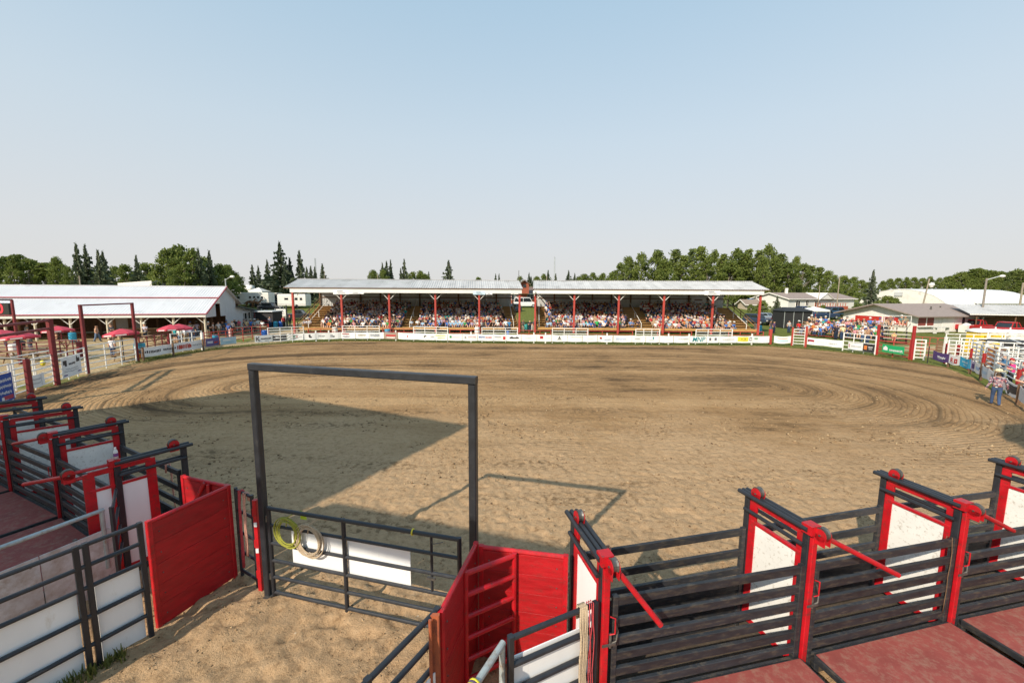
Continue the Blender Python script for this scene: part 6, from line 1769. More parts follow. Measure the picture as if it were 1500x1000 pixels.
# two bay horses saddled by the trailer
M_BAY = pm('bay_horse_coat', (0.17, 0.075, 0.03), 0.6, var=0.25, scale=3)
M_MANE = flat('black_mane', (0.02, 0.016, 0.014))
def horse_mesh():
    V = [(0, 0, 1.25), (0.45, 0, 1.22), (-0.45, 0, 1.25), (-0.75, 0, 1.22), (0.75, 0, 1.30), (1.05, 0, 1.62), (1.22, 0, 1.92), (1.42, 0, 1.78), (1.62, 0, 1.56), (-0.98, 0, 1.05), (-1.08, 0, 0.7)]
    Rr = [0.30, 0.30, 0.30, 0.26, 0.22, 0.15, 0.12, 0.11, 0.07, 0.06, 0.05]
    E = [(0, 1), (0, 2), (2, 3), (1, 4), (4, 5), (5, 6), (6, 7), (7, 8), (3, 9), (9, 10)]
    for s in (-1, 1):
        k = len(V)
        V += [(0.58, s * 0.17, 0.98), (0.60, s * 0.17, 0.55), (0.56, s * 0.17, 0.10), (0.62, s * 0.17, 0.03), (-0.70, s * 0.18, 0.98), (-0.55, s * 0.18, 0.72), (-0.84, s * 0.18, 0.50), (-0.78, s * 0.18, 0.10), (-0.72, s * 0.18, 0.03)]
        Rr += [0.12, 0.065, 0.05, 0.06, 0.16, 0.11, 0.07, 0.05, 0.06]
        E += [(1, k), (k, k + 1), (k + 1, k + 2), (k + 2, k + 3), (3, k + 4), (k + 4, k + 5), (k + 5, k + 6), (k + 6, k + 7), (k + 7, k + 8)]
    ex = MB()
    for s in (-1, 1):
        ex.add([(1.20, s * 0.05, 2.0), (1.26, s * 0.08, 2.0), (1.24, s * 0.07, 2.16)], [(0, 1, 2), (2, 1, 0)], 0)
    ex.add([(1.20, 0, 2.02), (0.80, 0, 1.55), (0.78, 0.06, 1.42), (1.12, 0.08, 1.86)], [(0, 1, 2, 3), (3, 2, 1, 0)], 1)
    def pick(c):
        return 1 if (c.x < -0.9) or c.z < 0.25 else 0
    return skin_mesh('horse_body', V, E, Rr, [M_BAY, M_MANE], pick, 1, extra=ex)
hm = horse_mesh()
for i, (px, Y, rz, lab) in enumerate(((366, 88.5, 0.1, 'brown horse standing before the long white trailer, left one of the pair'), (375, 87.5, -0.05, 'brown saddled horse before the long white trailer, right one of the pair'))):
    p = deep(px, 445, Y)
    z0 = land(p.x, Y)
    t = thing('horse', lab, 'horse', (p.x, Y, z0), 'horses by the long white trailer')
    t.rotation_euler = (0, 0, rz)
    o = bpy.data.objects.new('body', hm); COL.objects.link(o); o.parent = t
    m = MB(); m.ball((0.0, 0, 1.5), (0.35, 0.30, 0.10), 10, 5); m.ball((0.3, 0, 1.62), (0.07, 0.07, 0.09), 6, 4); m.bar((-0.1, 0.31, 1.1), (-0.1, 0.31, 1.45), 0.2, 0.05); m.bar((-0.1, -0.31, 1.1), (-0.1, -0.31, 1.45), 0.2, 0.05)
    s = m.build('saddle', M_DARKWOOD); s.parent = t
# ------------------------------------------------------------------ bucking chutes in the foreground
ZT, ZD = 2.33, 0.45
def chute_divider(F, N, u, end, label, slid=0.0, grp='red and white slide gates between the chutes', dirty=True, n_top=3):
    """Black frame with a red slide gate and its white sheet; F arena-side post, N deck-side post, u along the row."""
    F, N, u = Vector(F[:2]), Vector(N[:2]), Vector(u[:2]).normalized()
    d = (F - N).normalized()
    t = thing('chute_divider', label, 'chute gate', (N.x, N.y, 0), grp)
    for P in (N, F):
        m = MB(); m.bar(V3(P, 0), V3(P, ZT - 0.03), 0.095, up=V3(d, 0)); m.build('upright', M_BLACK, t)
    offs = {3: (-0.075, 0.0, 0.075), 2: (-0.075, 0.075)}[n_top]
    for k in offs:
        m = MB(); m.tube(V3(N + u * k - d * 0.05, ZT), V3(F + u * k + d * 0.13, ZT), 0.034, 10); m.build('top_rail', M_BLACK, t, smooth=False)
    for k in (-0.075, 0.075):
        m = MB(); m.tube(V3(N + u * k, ZT - 0.24), V3(F + u * k, ZT - 0.24), 0.03, 10); m.build('guide_rail', M_BLACK, t)
    a, b = N - d * slid + d * 0.07, F - d * slid - d * 0.09
    m = MB()
    for P in (a, b):
        m.bar(V3(P, 0.22), V3(P, ZT - 0.08), 0.045, 0.15, up=V3(d, 0))
    m.bar(V3(a, ZT - 0.10), V3(b, ZT - 0.10), 0.05, 0.085)
    m.bar(V3(a, ZT - 0.42), V3(b, ZT - 0.42), 0.06, 0.05)
    m.bar(V3(a, 0.26), V3(b, 0.26), 0.05, 0.08)
    fr = m.build('slide_frame', M_RED, t)
    m = MB(); c = (a + b) / 2
    L = (b - a).length
    m.box(V3(c, (ZT - 0.45 + 0.30) / 2), (L - 0.15, 0.018, ZT - 0.75), math.atan2(d.y, d.x))
    m.build('sheet', M_SHEETDIRTY if dirty else M_SHEET, fr)
        # red post with its handle on the deck side
    P = N - d * 0.082
    m = MB(); m.bar(V3(P, 0.30), V3(P, ZT - 0.10), 0.085, 0.055, up=V3(d, 0)); m.build('red_upright', M_RED, t)
    h = P - d * 0.03 + u * 0.05
    m = MB(); m.path([V3(h, 1.62), V3(h - d * 0.02 + u * 0.06, 1.60), V3(h - d * 0.02 + u * 0.06, 1.40), V3(h, 1.38)], 0.009, 6); m.build('handle', M_RED, t)
    m = MB(); m.box(V3(N - d * 0.03, ZT + 0.005), (0.15, 0.16, 0.13), math.atan2(d.y, d.x)); m.build('corner_box', M_RED, t)
    ax = Matrix.Rotation(math.pi / 2, 3, 'X')
    rot = Matrix.Rotation(math.atan2(d.y, d.x), 3, 'Z') @ ax
    E = N - d * (slid + 0.16) + u * 0.04
    if slid:
        for z, r in ((ZT - 0.01, 0.03), (ZT - 0.13, 0.035)):
            m = MB(); m.tube(V3(N, z), V3(E, z), r, 8); m.build('extension_bar', M_RED, t)
    for C_, z in ((F - d * 0.16, ZT + 0.075), (E, ZT - 0.02)):
        br = MB()
        for k in (-0.045, 0.045):
            br.lathe(V3(C_ + u * k, z), [(0.085, -0.006), (0.085, 0.006)], 16, axis=rot)
            br.bar(V3(C_ + u * k, z), V3(C_ + u * k, z - 0.14), 0.012, 0.15, up=V3(d, 0))
        bo = br.build('pulley_bracket', M_RED, t)
        w = MB(); w.lathe(V3(C_, z + 0.02), [(0.085, -0.035), (0.075, -0.012), (0.075, 0.012), (0.085, 0.035)], 16, axis=rot); w.build('pulley_wheel', M_STEEL, bo)
        w = MB(); w.lathe(V3(C_, z), [(0.014, -0.065), (0.014, 0.065)], 8, axis=rot); w.build('pulley_bolt', M_STEEL, bo)
    A, B = V3(E + u * 0.03, ZT - 0.05), Vector(end)
    m = MB(); m.tube(A, B, 0.034, 12)
    lv = m.build('lever', M_RED, t, smooth=False)
    dd = (B - A).normalized()
    m = MB(); m.tube(B - dd * 0.01, B + dd * 0.002, 0.026, 10); m.build('lever_bore', M_STEEL, lv)
    # latch hardware
    m = MB()
    q = P + u * 0.075
    m.tube(V3(q, 1.18), V3(q, 1.36), 0.02, 8)
    m.bar(V3(P - d * 0.04 - u * 0.05, 1.25), V3(P - d * 0.04 + u * 0.13, 1.25), 0.012, 0.035)
    m.path([V3(q, 1.22), V3(q + u * 0.07 - d * 0.02, 1.27), V3(q + u * 0.10, 1.38), V3(q + u * 0.05, 1.52)], 0.012, 6)
    m.build('latch', M_STEEL, t)
    return t
def rail_fence(name, A, B, zs, label, cat, grp, ends=True, h=0.115, w=0.05, sheet=None, mids=()):
    """Flat-railed steel chute fence from A to B."""
    A, B = Vector(A[:2]), Vector(B[:2])
    t = thing(name, label, cat, (A.x, A.y, 0), grp)
    d = (B - A).normalized()
    for z in zs:
        m = MB(); m.bar(V3(A, z), V3(B, z), w, h); m.build('rail', M_RAIL, t)
    top = max(zs) + 0.07
    for P in [A, B] + [A.lerp(B, k) for k in mids]:
        m = MB(); m.bar(V3(P, 0.05), V3(P, top), 0.07, up=V3(d, 0)); m.build('upright', M_RAIL, t)
    if sheet:
        m = MB(); c = (A + B) / 2
        m.box(V3(c, (sheet[0] + sheet[1]) / 2), ((B - A).length - 0.1, 0.012, sheet[1] - sheet[0]), math.atan2(d.y, d.x)); m.build('kick_sheet', M_RAIL, t)
    return t
RF = [at(*p, ZT) for p in ((842, 755), (1098, 722), (1297, 695), (1466, 676))]
RN = [at(*p, ZT) for p in ((885, 815), (1185, 772), (1407, 738))]
RN.append(RF[3] + (RN[2] - RF[2]))
uR = (RN[2] - RN[0]).normalized()
nR = Vector((-uR.y, uR.x, 0))
RF.append(RF[3] + uR * 2.8); RN.append(RN[3] + uR * 2.8)
wR = ['nearest the right red wing gates', 'mud spattered, second in the right row',
      'third in the right row', 'last at the right picture edge']
for i in range(4):
    e = {0: at(968, 915, 1.62), 1: at(1316, 842, 1.72)}.get(i, RN[i] + uR * 1.15 - nR * 0.05)
    if i > 1:
        e = Vector((e.x, e.y, 1.78))
    chute_divider(RF[i], RN[i], uR, e, 'red framed chute gate with white sheet, ' + wR[i], dirty=i > 0)
NZ = [0.56, 0.78, 1.0, 1.21, 1.46, 1.75]
for i in range(4):
    a, b = RN[i] + uR * 0.15 - nR * 0.03, RN[i + 1] - uR * 0.10 - nR * 0.03
    rail_fence('chute_rail_gate', a, b, NZ + [0.36], 'black flat-railed gate along the deck, ' + ['first one right of the red wing gates', 'between the second and third red levers', 'third from the middle, cut by the picture edge', 'fourth from the middle in the right-hand row'][i], 'chute gate', 'black railed gates on the deck side of the right chutes')
    a, b = RF[i] + uR * 0.12 - nR * 0.06, RF[i + 1] - uR * 0.13 - nR * 0.06
    rail_fence('chute_front_gate', a, b, [0.55, 0.80, 1.07, 1.38, 1.73], 'mud-crusted black gate facing the arena, ' + ['with a pale rope tied round its top rail', 'second along the right-hand chutes', 'third along the right-hand chutes', 'beyond the right edge of the picture'][i], 'chute gate', 'black railed gates on the arena side of the right chutes', sheet=(0.08, 0.95))
def deck(A, B, nrm, depth, label, grp, z=ZD):
    """Red plank platform on black steel beams, its front edge from A to B, running back against nrm."""
    A, B = Vector((A[0], A[1], 0)), Vector((B[0], B[1], 0))
    nrm = Vector((nrm[0], nrm[1], 0)).normalized()
    t = thing('deck', label, 'platform', (A.x, A.y, 0), grp)
    a, b = A - nrm * 0.10, B - nrm * 0.10
    m = MB(); m.slab([(a - nrm * depth).xy, (b - nrm * depth).xy, b.xy, a.xy], z - 0.03, z); m.build('deck_board', M_DECK, t)
    for p, q in ((a, b), (a, a - nrm * depth), (b, b - nrm * depth)):
        k = (q - p).normalized()
        m = MB(); m.bar(V3(p, z - 0.055), V3(q, z - 0.055), 0.06, 0.10); m.build('edge_beam', M_RAIL, t)
    for p in (a, b, a - nrm * depth, b - nrm * depth):
        m = MB(); m.bar(V3(p, 0), V3(p, z - 0.1), 0.07); m.build('leg', M_RAIL, t)
for i in range(4):
    deck(RN[i] + uR * 0.22, RN[i + 1] - uR * 0.06, nR, 3.6, 'worn red deck on black beams, ' + ['nearest the middle of the picture', 'with pale scuffs, second from the middle on the right', 'at the right edge of the picture', 'farthest along the right-hand chutes'][i], 'red decks behind the right-hand chutes')
M_MUDSHADE = pm('trampled_dark_mud', (0.075, 0.055, 0.038), 0.95, var=0.3, scale=3, bump=0.03, bump_scale=9)  # dark brown carries the shade inside the chutes as well as mud
def chute_floor(A, B, C, D):
    m = MB(); m.slab([p.xy for p in (A, B, C, D)], 0.02, 0.105)
    m.build('chute_floor', M_MUDSHADE, kind='structure')
chute_floor(RN[0] + uR * 0.06, RN[4], RF[4], RF[0] + uR * 0.06)
# left-hand row
LF = [at(*p, ZT) for p in ((268, 652), (176, 618), (110, 597), (58, 583))]
LN = [at(*p, ZT) for p in ((170, 677), (80, 636), (8, 611))]
uL = (LN[2] - LN[0]).normalized()
nL = Vector((uL.y, -uL.x, 0))
LN.append(LF[3] + (LN[2] - LF[2]))
LF.append(LF[3] + uL * 2.2); LN.append(LN[3] + uL * 2.2)
eL = [at(35, 709, 2.02), LN[1] + uL * 1.2 - nL * 0.35, LN[2] + uL * 1.2 - nL * 0.35, LN[3] + uL * 1.2 - nL * 0.35]
wL = ['pulled half open beside red wing gates', 'second in the shaded left row', 'third in the shaded left row', 'farthest in the shaded left row']
for i in range(4):
    e = Vector((eL[i].x, eL[i].y, 2.02))
    chute_divider(LF[i], LN[i], uL, e, 'red framed chute gate with white sheet, ' + wL[i], slid=0.45 if i == 0 else 0, dirty=i > 0, n_top=2)
for i in range(4):
    rail_fence('chute_rail_gate', LN[i] + uL * 0.12 - nL * 0.03, LN[i + 1] - uL * 0.10 - nL * 0.03, NZ + [0.36], 'shaded black flat-railed gate along the left deck, ' + ['nearest the middle', 'second from the middle', 'third from the middle', 'farthest from the middle'][i], 'chute gate', 'black railed gates on the deck side of the left chutes')
    rail_fence('chute_front_gate', LF[i] + uL * 0.12 - nL * 0.06, LF[i + 1] - uL * 0.12 - nL * 0.06, [0.55, 0.80, 1.07, 1.38, 1.73], 'shaded black gate facing the arena on the left, ' + ['next to the red wing gates', 'second from the middle', 'third from the middle', 'farthest from the middle'][i], 'chute gate', 'black railed gates on the arena side of the left chutes', sheet=(0.08, 0.8))
    deck(LN[i + 1] - uL * 0.10, LN[i] + uL * 0.10, nL, 3.2, 'shaded red deck on black beams, ' + ['behind the plywood wall', 'second from the middle on the left', 'third from the middle on the left', 'farthest along the left-hand chutes'][i], 'red decks behind the left-hand chutes')
chute_floor(LN[4], LN[0] + uL * 0.06, LF[0] + uL * 0.06, LF[4])
# water bottle on the second left divider
bp_ = Vector((LN[1].lerp(LF[1], 0.42).x, LN[1].lerp(LF[1], 0.42).y, 0))
bpz = at(161, 672, 2.365)
bt = thing('water_bottle', 'small water bottle with purple label on a red corner box at left', 'bottle', (LN[0].x + 0.02, LN[0].y - 0.01, ZT + 0.075))
q = ORIGIN[bt.name]
m = MB(); m.lathe(q, [(0.034, 0), (0.034, 0.13), (0.028, 0.16), (0.013, 0.19), (0.013, 0.20)], 12); m.build('bottle', flat('clear_plastic', (0.62, 0.64, 0.66), 0.2), bt, smooth=True)
m = MB(); m.lathe(q, [(0.0355, 0.05), (0.0355, 0.11)], 12); m.build('label', flat('purple_label', (0.16, 0.05, 0.20)), bt)
m = MB(); m.lathe(q, [(0.016, 0.195), (0.016, 0.22)], 10); m.build('cap', flat('white_cap', (0.8, 0.8, 0.8)), bt)
# red wing gates, either side of the alley
def plank_panel(name, A, B, h, label, grp, n=5, z0=0.03, posts=True):
    A, B = Vector(A[:2]), Vector(B[:2])
    d = (B - A).normalized()
    s = Vector((d.y, -d.x))
    t = thing(name, label, 'wing gate', (A.x, A.y, 0), grp)
    L = (B - A).length
    hh = (h - 0.06 - z0) / n
    for k in range(n):
        z = z0 + hh * (k + 0.5)
        m = MB(); m.bar(V3(A + d * 0.03, z), V3(B - d * 0.03, z), 0.036 + 0.004 * ((k * 7) % 3), hh - 0.004, ch=0.04); m.build('plank', M_REDWOOD, t)
    m = MB(); m.tube(V3(A, h - 0.03), V3(B, h - 0.03), 0.034, 10); m.build('top_tube', M_RED, t)
    for P in (A, B):
        m = MB(); m.bar(V3(P, 0), V3(P, h), 0.07, up=V3(d, 0)); m.build('end_post', M_RED, t)
    for s2 in (-1, 1):
        m = MB()
        for k in range(n):
            for e in (0.12, L - 0.12):
                p = A + d * e + s * 0.024 * s2
                m.ball(V3(p, z0 + hh * (k + 0.5)), 0.011, 6, 4)
        m.build('bolts', M_STEEL, t)
    return t
W1, W2, W3 = Vector((-5.75, 6.10)), Vector((-5.33, 7.32)), Vector((-6.52, 7.76))
plank_panel('wing_gate', W1, W2, 1.88, 'shaded red board gate left of the alley, long face to the sand', 'red board wing gates', 5)
plank_panel('wing_gate', W3, W2 + Vector((-0.08, 0.06)), 1.86, 'red board gate behind the shaded one, sunlit inside with a red pipe brace', 'red board wing gates', 5)
t = thing('brace_pipe', 'short red pipe brace leaning inside the left red wing gates', 'pipe', (-5.95, 7.5, 0))
m = MB(); m.tube((-6.12, 7.50, 1.45), (-5.90, 7.50, 1.83), 0.035, 10); m.build('pipe', M_RED, t)
m = MB(); m.bar((-5.80, 7.46, 0.9), (-5.80, 7.46, 1.82), 0.06); m.build('strut', M_RED, t)
X1, X2, X3 = Vector((-0.80, 4.30)), Vector((-0.51, 5.58)), Vector((0.77, 5.33))
plank_panel('wing_gate', X1, X2, 1.88, 'red board gate right of the alley seen almost edge on', 'red board wing gates', 5)
plank_panel('wing_gate', X2 + Vector((0.08, -0.03)), X3, 1.86, 'sunlit red board gate with chipped paint joined to the right chutes', 'red board wing gates', 6)
t = thing('ladder_gate', 'red pipe gate with slanting rungs standing inside the right wing gates', 'gate', (-0.6, 4.9, 0), None)
A, B = Vector((-0.60, 5.02)), Vector((0.05, 5.40))
for P in (A, B):
    m = MB(); m.tube(V3(P, 0.05), V3(P, 1.84), 0.036, 10); m.build('upright', M_RED, t)
for z in (0.22, 0.53, 0.85, 1.17, 1.49, 1.80):
    m = MB(); m.tube(V3(A, z), V3(B, z), 0.036, 10); m.build('rung', M_RED, t)
t = thing('rusty_channel', 'rusty orange-red steel channel on the end of the right wing gate', 'post', (-0.86, 4.22, 0))
m = MB(); m.bar((-0.85, 4.21, 0), (-0.85, 4.21, 1.90), 0.05, 0.10); m.tube((-0.89, 4.13, 1.0), (-0.89, 4.13, 1.9), 0.02, 8)
m.build('channel', pm('rust_orange_paint', (0.36, 0.09, 0.035), 0.6, var=0.2, dirt=(0.20, 0.05, 0.03), dirt_amt=0.4, dirt_scale=6), t)
# overhead gate frame of the alley
FLb, FRb, FH = Vector((-4.40, 6.86)), Vector((-0.57, 5.88)), 4.21
d = (FRb - FLb).normalized()
t = thing('overhead_gate_frame', 'tall black square-tube frame spanning the alley gate', 'gate frame', (FLb.x, FLb.y, 0))
for P in (FLb, FRb):
    m = MB(); m.bar(V3(P, -0.05), V3(P, FH - 0.05), 0.118, up=V3(d, 0)); m.build('post', M_BLACK, t)
m = MB(); m.bar(V3(FLb - d * 0.06, FH + 0.015), V3(FRb + d * 0.06, FH + 0.012), 0.118, 0.118); m.build('crossbar', M_BLACK, t)
for P in (FLb, FRb):
    m = MB(); m.box(V3(P, 0.006), (0.24, 0.24, 0.05), math.atan2(d.y, d.x)); m.build('base_plate', M_STEEL, t)
# swinging pipe gate of the alley
GA, GB = Vector((-4.28, 6.82)), Vector((-0.80, 5.93))
gd = (GB - GA).normalized()
gn = Vector((gd.y, -gd.x))
t = thing('alley_gate', 'black six-bar pipe gate with white sheets across the sandy alley', 'gate', (GA.x, GA.y, 0))
for z in (0.10, 0.40, 0.72, 1.05, 1.39, 1.70):
    m = MB(); m.tube(V3(GA, z), V3(GB, z), 0.036 if z > 1.6 else 0.03, 10); m.build('bar', M_BLACK, t)
gl = (GB - GA).length
for k, r in ((0.0, 0.036), (1.52, 0.036), (3.12, 0.022), (gl, 0.036)):
    P = GA + gd * k
    m = MB(); m.tube(V3(P, 0.05 if r > 0.03 else 0.72), V3(P, 1.73 if r > 0.03 else 1.70), r, 10); m.build('upright', M_BLACK, t)
for a, b in ((0.42, 1.49), (1.55, 2.72)):
    P, Q = GA + gd * a - gn * 0.045, GA + gd * b - gn * 0.045
    m = MB(); m.bar(V3(P, 1.04), V3(Q, 1.04), 0.012, 0.66); m.build('sheet', M_SHEET, t)
m = MB()
for z in (0.4, 1.5):
    P = GA - gd * 0.06
    m.tube(V3(P, z - 0.06), V3(P, z + 0.06), 0.022, 8)
m.build('hinge', M_STEEL, t)
m = MB(); P = GA + gd * 3.12
m.path([V3(P, 1.62), V3(P + gd * 0.03 + gn * 0.03, 1.57), V3(P + gd * 0.12, 1.58), V3(P + gd * 0.2, 1.61)], 0.008, 6)
m.box(V3(P + gn * 0.03, 0.98), (0.14, 0.05, 0.03), math.atan2(gd.y, gd.x)); m.build('latch', M_STEEL, t)
# coiled ropes over the gate
def coil(name, k, r, z, mat, label, n=9):
    t = thing(name, label, 'rope', V3(GA + gd * k, 0))
    rnd = random.Random(int(k * 100))
    pts = []
    for i in range(n * 22):
        a = 2 * math.pi * i / 22 - 0.3
        w = 1 + 0.16 * math.sin(i / 22 * 2.4) + rnd.uniform(-0.012, 0.012)
        sag = 1.12
        c = GA + gd * (k + 0.03 * math.sin(i * 0.06) + r * w * math.cos(a)) + gn * (0.055 + 0.016 * math.sin(i * 0.143 + 1))
        pts.append(V3(c, z - r * 1.05 + r * w * sag * math.sin(a)))
    m = MB(); m.path(pts, 0.0085, 5); m.build('coils', mat, t, smooth=True)
    P = GA + gd * k
    m = MB(); m.path([V3(P + gd * 0.0 + gn * 0.07, z - 0.1), V3(P + gd * 0.02 + gn * 0.06, z + 0.06), V3(P + gd * 0.12, z + 0.13), V3(P + gd * 0.24 - gn * 0.03, z + 0.17), V3(P + gd * 0.30 - gn * 0.03, z + 0.13)], 0.009, 6); m.build('tail', mat, t, smooth=True)
    return t
tg = coil('lasso_rope', 0.42, 0.215, 1.56, M_ROPE_G, 'green and yellow coiled rope hung over the alley gate')
m = MB(); P = GA + gd * 0.70 - gn * 0.03
for i in range(5):
    m.path([V3(P, 1.71), V3(P + gd * (0.02 * (i - 2)), 1.66), V3(P + gd * (0.028 * (i - 2)), 1.58)], 0.01, 5)
m.build('knot', pm('lime_rope', (0.45, 0.55, 0.03), 0.7), tg)
coil('lasso_rope', 0.86, 0.235, 1.50, M_ROPE_T, 'tan coiled rope hung over the alley gate beside the green one', 11)
t = thing('yellow_tie', 'bright yellow tie knotted round the top bar of the alley gate', 'tie', V3(GA + gd * 2.80, 1.70))
P = GA + gd * 2.80
m = MB(); m.path([V3(P + gn * (0.045 * math.cos(a)), 1.70 + 0.045 * math.sin(a)) for a in [i * math.pi / 5 for i in range(10)]], 0.012, 6, closed=True); m.build('band', M_YELLOW, t)
# narrow side gate left of the alley gate
A, B = Vector((-5.20, 7.34)), Vector((-4.72, 7.06))
t = thing('side_gate', 'narrow black pipe gate with pink straps beside the left red wing gate', 'gate', (A.x, A.y, 0))
for z in (0.15, 0.55, 0.95, 1.38, 1.78):
    m = MB(); m.tube(V3(A, z), V3(B, z), 0.028, 8); m.build('bar', M_BLACK, t)
for P in (A, B):
    m = MB(); m.tube(V3(P, 0.0), V3(P, 1.82), 0.032, 8); m.build('upright', M_BLACK, t)
t = thing('red_gate_post', 'bright red hinge post left of the tall black frame', 'post', (-4.58, 6.92, 0))
m = MB(); m.bar((-4.58, 6.93, 0), (-4.58, 6.93, 1.80), 0.075); m.build('post', M_RED, t)
for z in (0.35, 0.95, 1.55):
    m = MB(); m.tube((-4.64, 6.95, z - 0.07), (-4.64, 6.95, z + 0.07), 0.022, 8); m.build('hinge', M_RED, t)
for z in (0.85, 1.35):
    m = MB(); m.box((-4.575, 6.885, z), (0.05, 0.012, 0.08)); m.build('reflector', flat('white_reflector', (0.8, 0.8, 0.8)), t)
def hanging_strap(name, P, z, length, mat, label, n=3, sp=0.03, r=0.012, dirv=(1, 0)):
    t = thing(name, label, 'strap', V3(P, 0))
    dv = Vector(dirv).normalized()
    sv = Vector((dv.y, -dv.x))
    for i in range(n):
        o = dv * (sp * (i - (n - 1) / 2))
        rnd = random.Random(i + int(z * 100))
        Lk = length * rnd.uniform(0.85, 1.0)
        p = [V3(Vector(P) + o - sv * 0.045, z - 0.15), V3(Vector(P) + o - sv * 0.03, z + 0.03), V3(Vector(P) + o + sv * 0.03, z + 0.035)]
        for k in range(6):
            p.append(V3(Vector(P) + o + sv * 0.05 + dv * rnd.uniform(-0.015, 0.015), z - Lk * (k + 1) / 6))
        m = MB(); m.path(p, r, 5); m.build('strand', mat, t, smooth=True)
    return t
mid = A.lerp(B, 0.35)
hanging_strap('bull_rope', mid, 1.78, 1.5, M_ROPE_R, 'red rope hanging from the narrow side gate', 2, 0.05, 0.016, (B - A))
hanging_strap('bull_rope', A.lerp(B, 0.65), 1.78, 1.2, M_ROPE_P, 'pale pink rope hanging from the narrow side gate', 2, 0.06, 0.012, (B - A))
# ropes on the right-hand chutes
p = RF[0].lerp(RF[1], 0.17) - nR * 0.06
hanging_strap('bull_rope', p.xy, 1.79, 1.0, M_ROPE_P, 'pale rope looped round the top rail of a right-hand front gate', 3, 0.025, 0.011, uR.xy)
p = RN[2] - uR * 0.17 - nR * 0.02
hanging_strap('rein', p.xy, 1.80, 1.35, M_DARKWOOD, 'thin brown cord hanging down a black deck gate', 1, 0.02, 0.006, uR.xy)
p = LF[0].lerp(LF[1], 0.2) - nL * 0.06
hanging_strap('bull_rope', p.xy, 1.79, 1.0, M_ROPE_P, 'orange pink rope hanging on the shaded left front gate', 2, 0.03, 0.012, uL.xy)
# black fence with white sheets, left foreground
def sheet_fence(A, B, label, zt, zr, panels, uprights, grp=None, name='sheeted_fence', foot=0.0, side=1):
    A, B = Vector(A[:2]), Vector(B[:2])
    d = (B - A).normalized()
    s = Vector((d.y, -d.x))
    t = thing(name, label, 'fence', (A.x, A.y, 0), grp)
    for z in zr:
        m = MB(); m.tube(V3(A, z), V3(B, z), 0.032, 10); m.build('rail', M_BLACK, t)
    for k in uprights:
        P = A + d * k
        m = MB(); m.bar(V3(P, foot), V3(P, zt + 0.03), 0.065, up=V3(d, 0)); m.build('upright', M_BLACK, t)
    for a, b, z0, z1 in panels:
        P, Q = A + d * a, A + d * b
        m = MB(); m.bar(V3(P - s * 0.05 * side, (z0 + z1) / 2), V3(Q - s * 0.05 * side, (z0 + z1) / 2), 0.014, z1 - z0); sh = m.build('sheet', M_SHEET, t)
    return t
Lb = Vector((-5.72, 5.92))
La = at(0, 845, 1.93).xy
ld = (La - Lb).normalized()
sheet_fence(Lb, Lb + ld * 4.2, 'black pipe fence with white sheets along the left of the alley', 1.93, (0.42, 0.86, 1.30, 1.62, 1.93),
            [(0.05, 0.55, 0.04, 1.28), (0.74, 1.62, 0.04, 1.28), (1.86, 2.75, 0.04, 1.28), (2.98, 3.9, 0.04, 1.28)], (0.0, 0.60, 0.70, 1.68, 1.80, 2.80, 2.92, 4.0), None, side=-1)
# plywood wall and grey handrail behind it
Wa, Wb = at(162, 772, 1.18).xy, at(0, 838, 1.18).xy
wd = (Wb - Wa).normalized()
t = thing('plywood_wall', 'grubby white plywood side wall of the left platform', 'wall', (Wa.x, Wa.y, 0))
for k in range(4):
    P, Q = Wa + wd * (k * 0.92), Wa + wd * (k * 0.92 + 0.905)
    m = MB(); m.bar(V3(P, 0.60), V3(Q, 0.60), 0.02, 1.17, ch=0.05); m.build('panel', M_PLY, t)
    s = Vector((wd.y, -wd.x))
    m = MB()
    for z in (0.3, 1.05):
        for e in (0.10, 0.80):
            m.ball(V3(P + wd * e + s * 0.012, z), 0.014, 6, 4); m.ball(V3(P + wd * e - s * 0.012, z), 0.014, 6, 4)
    m.build('bolts', M_STEEL, t)
for k in (0.46, 1.9):
    P = Wa + wd * k - Vector((wd.y, -wd.x)) * -0.05
    m = MB(); m.bar(V3(P, 0), V3(P, 1.2), 0.05); m.build('stud', pm('rusty_steel', (0.13, 0.10, 0.085), 0.6, var=0.3, dirt=(0.18, 0.09, 0.05), dirt_amt=0.3), t)
t = thing('handrail', 'grey galvanised pipe handrail above the plywood wall', 'handrail', (Wa.x, Wa.y, 0))
Ha, Hb = at(152, 746, 1.56), at(0, 802, 1.56)
hd = (Hb - Ha).normalized()
m = MB(); m.tube(Ha, Ha + hd * 4.0, 0.036, 12); m.build('rail', M_GALV, t)
for k in (0.03, 2.0):
    P = Ha + hd * k
    m = MB(); m.tube(V3(P, 0.45), V3(P, 1.56), 0.034, 10); m.build('post', M_GALV, t)
t = thing('stub_gate', 'short black pipe gate between the left chutes and plywood wall', 'gate', (LN[0].x, LN[0].y, 0))
A, B = (LN[0] - nL * 0.08).xy + Vector((0.10, -0.05)), at(163, 742, 1.85).xy
for z in (0.7, 1.05, 1.4, 1.75):
    m = MB(); m.tube(V3(A, z + 0.12), V3(B, z), 0.024, 8); m.build('bar', M_BLACK, t)
m = MB(); m.tube(V3(B, 0), V3(B, 1.85), 0.034, 8); m.build('upright', M_BLACK, t)
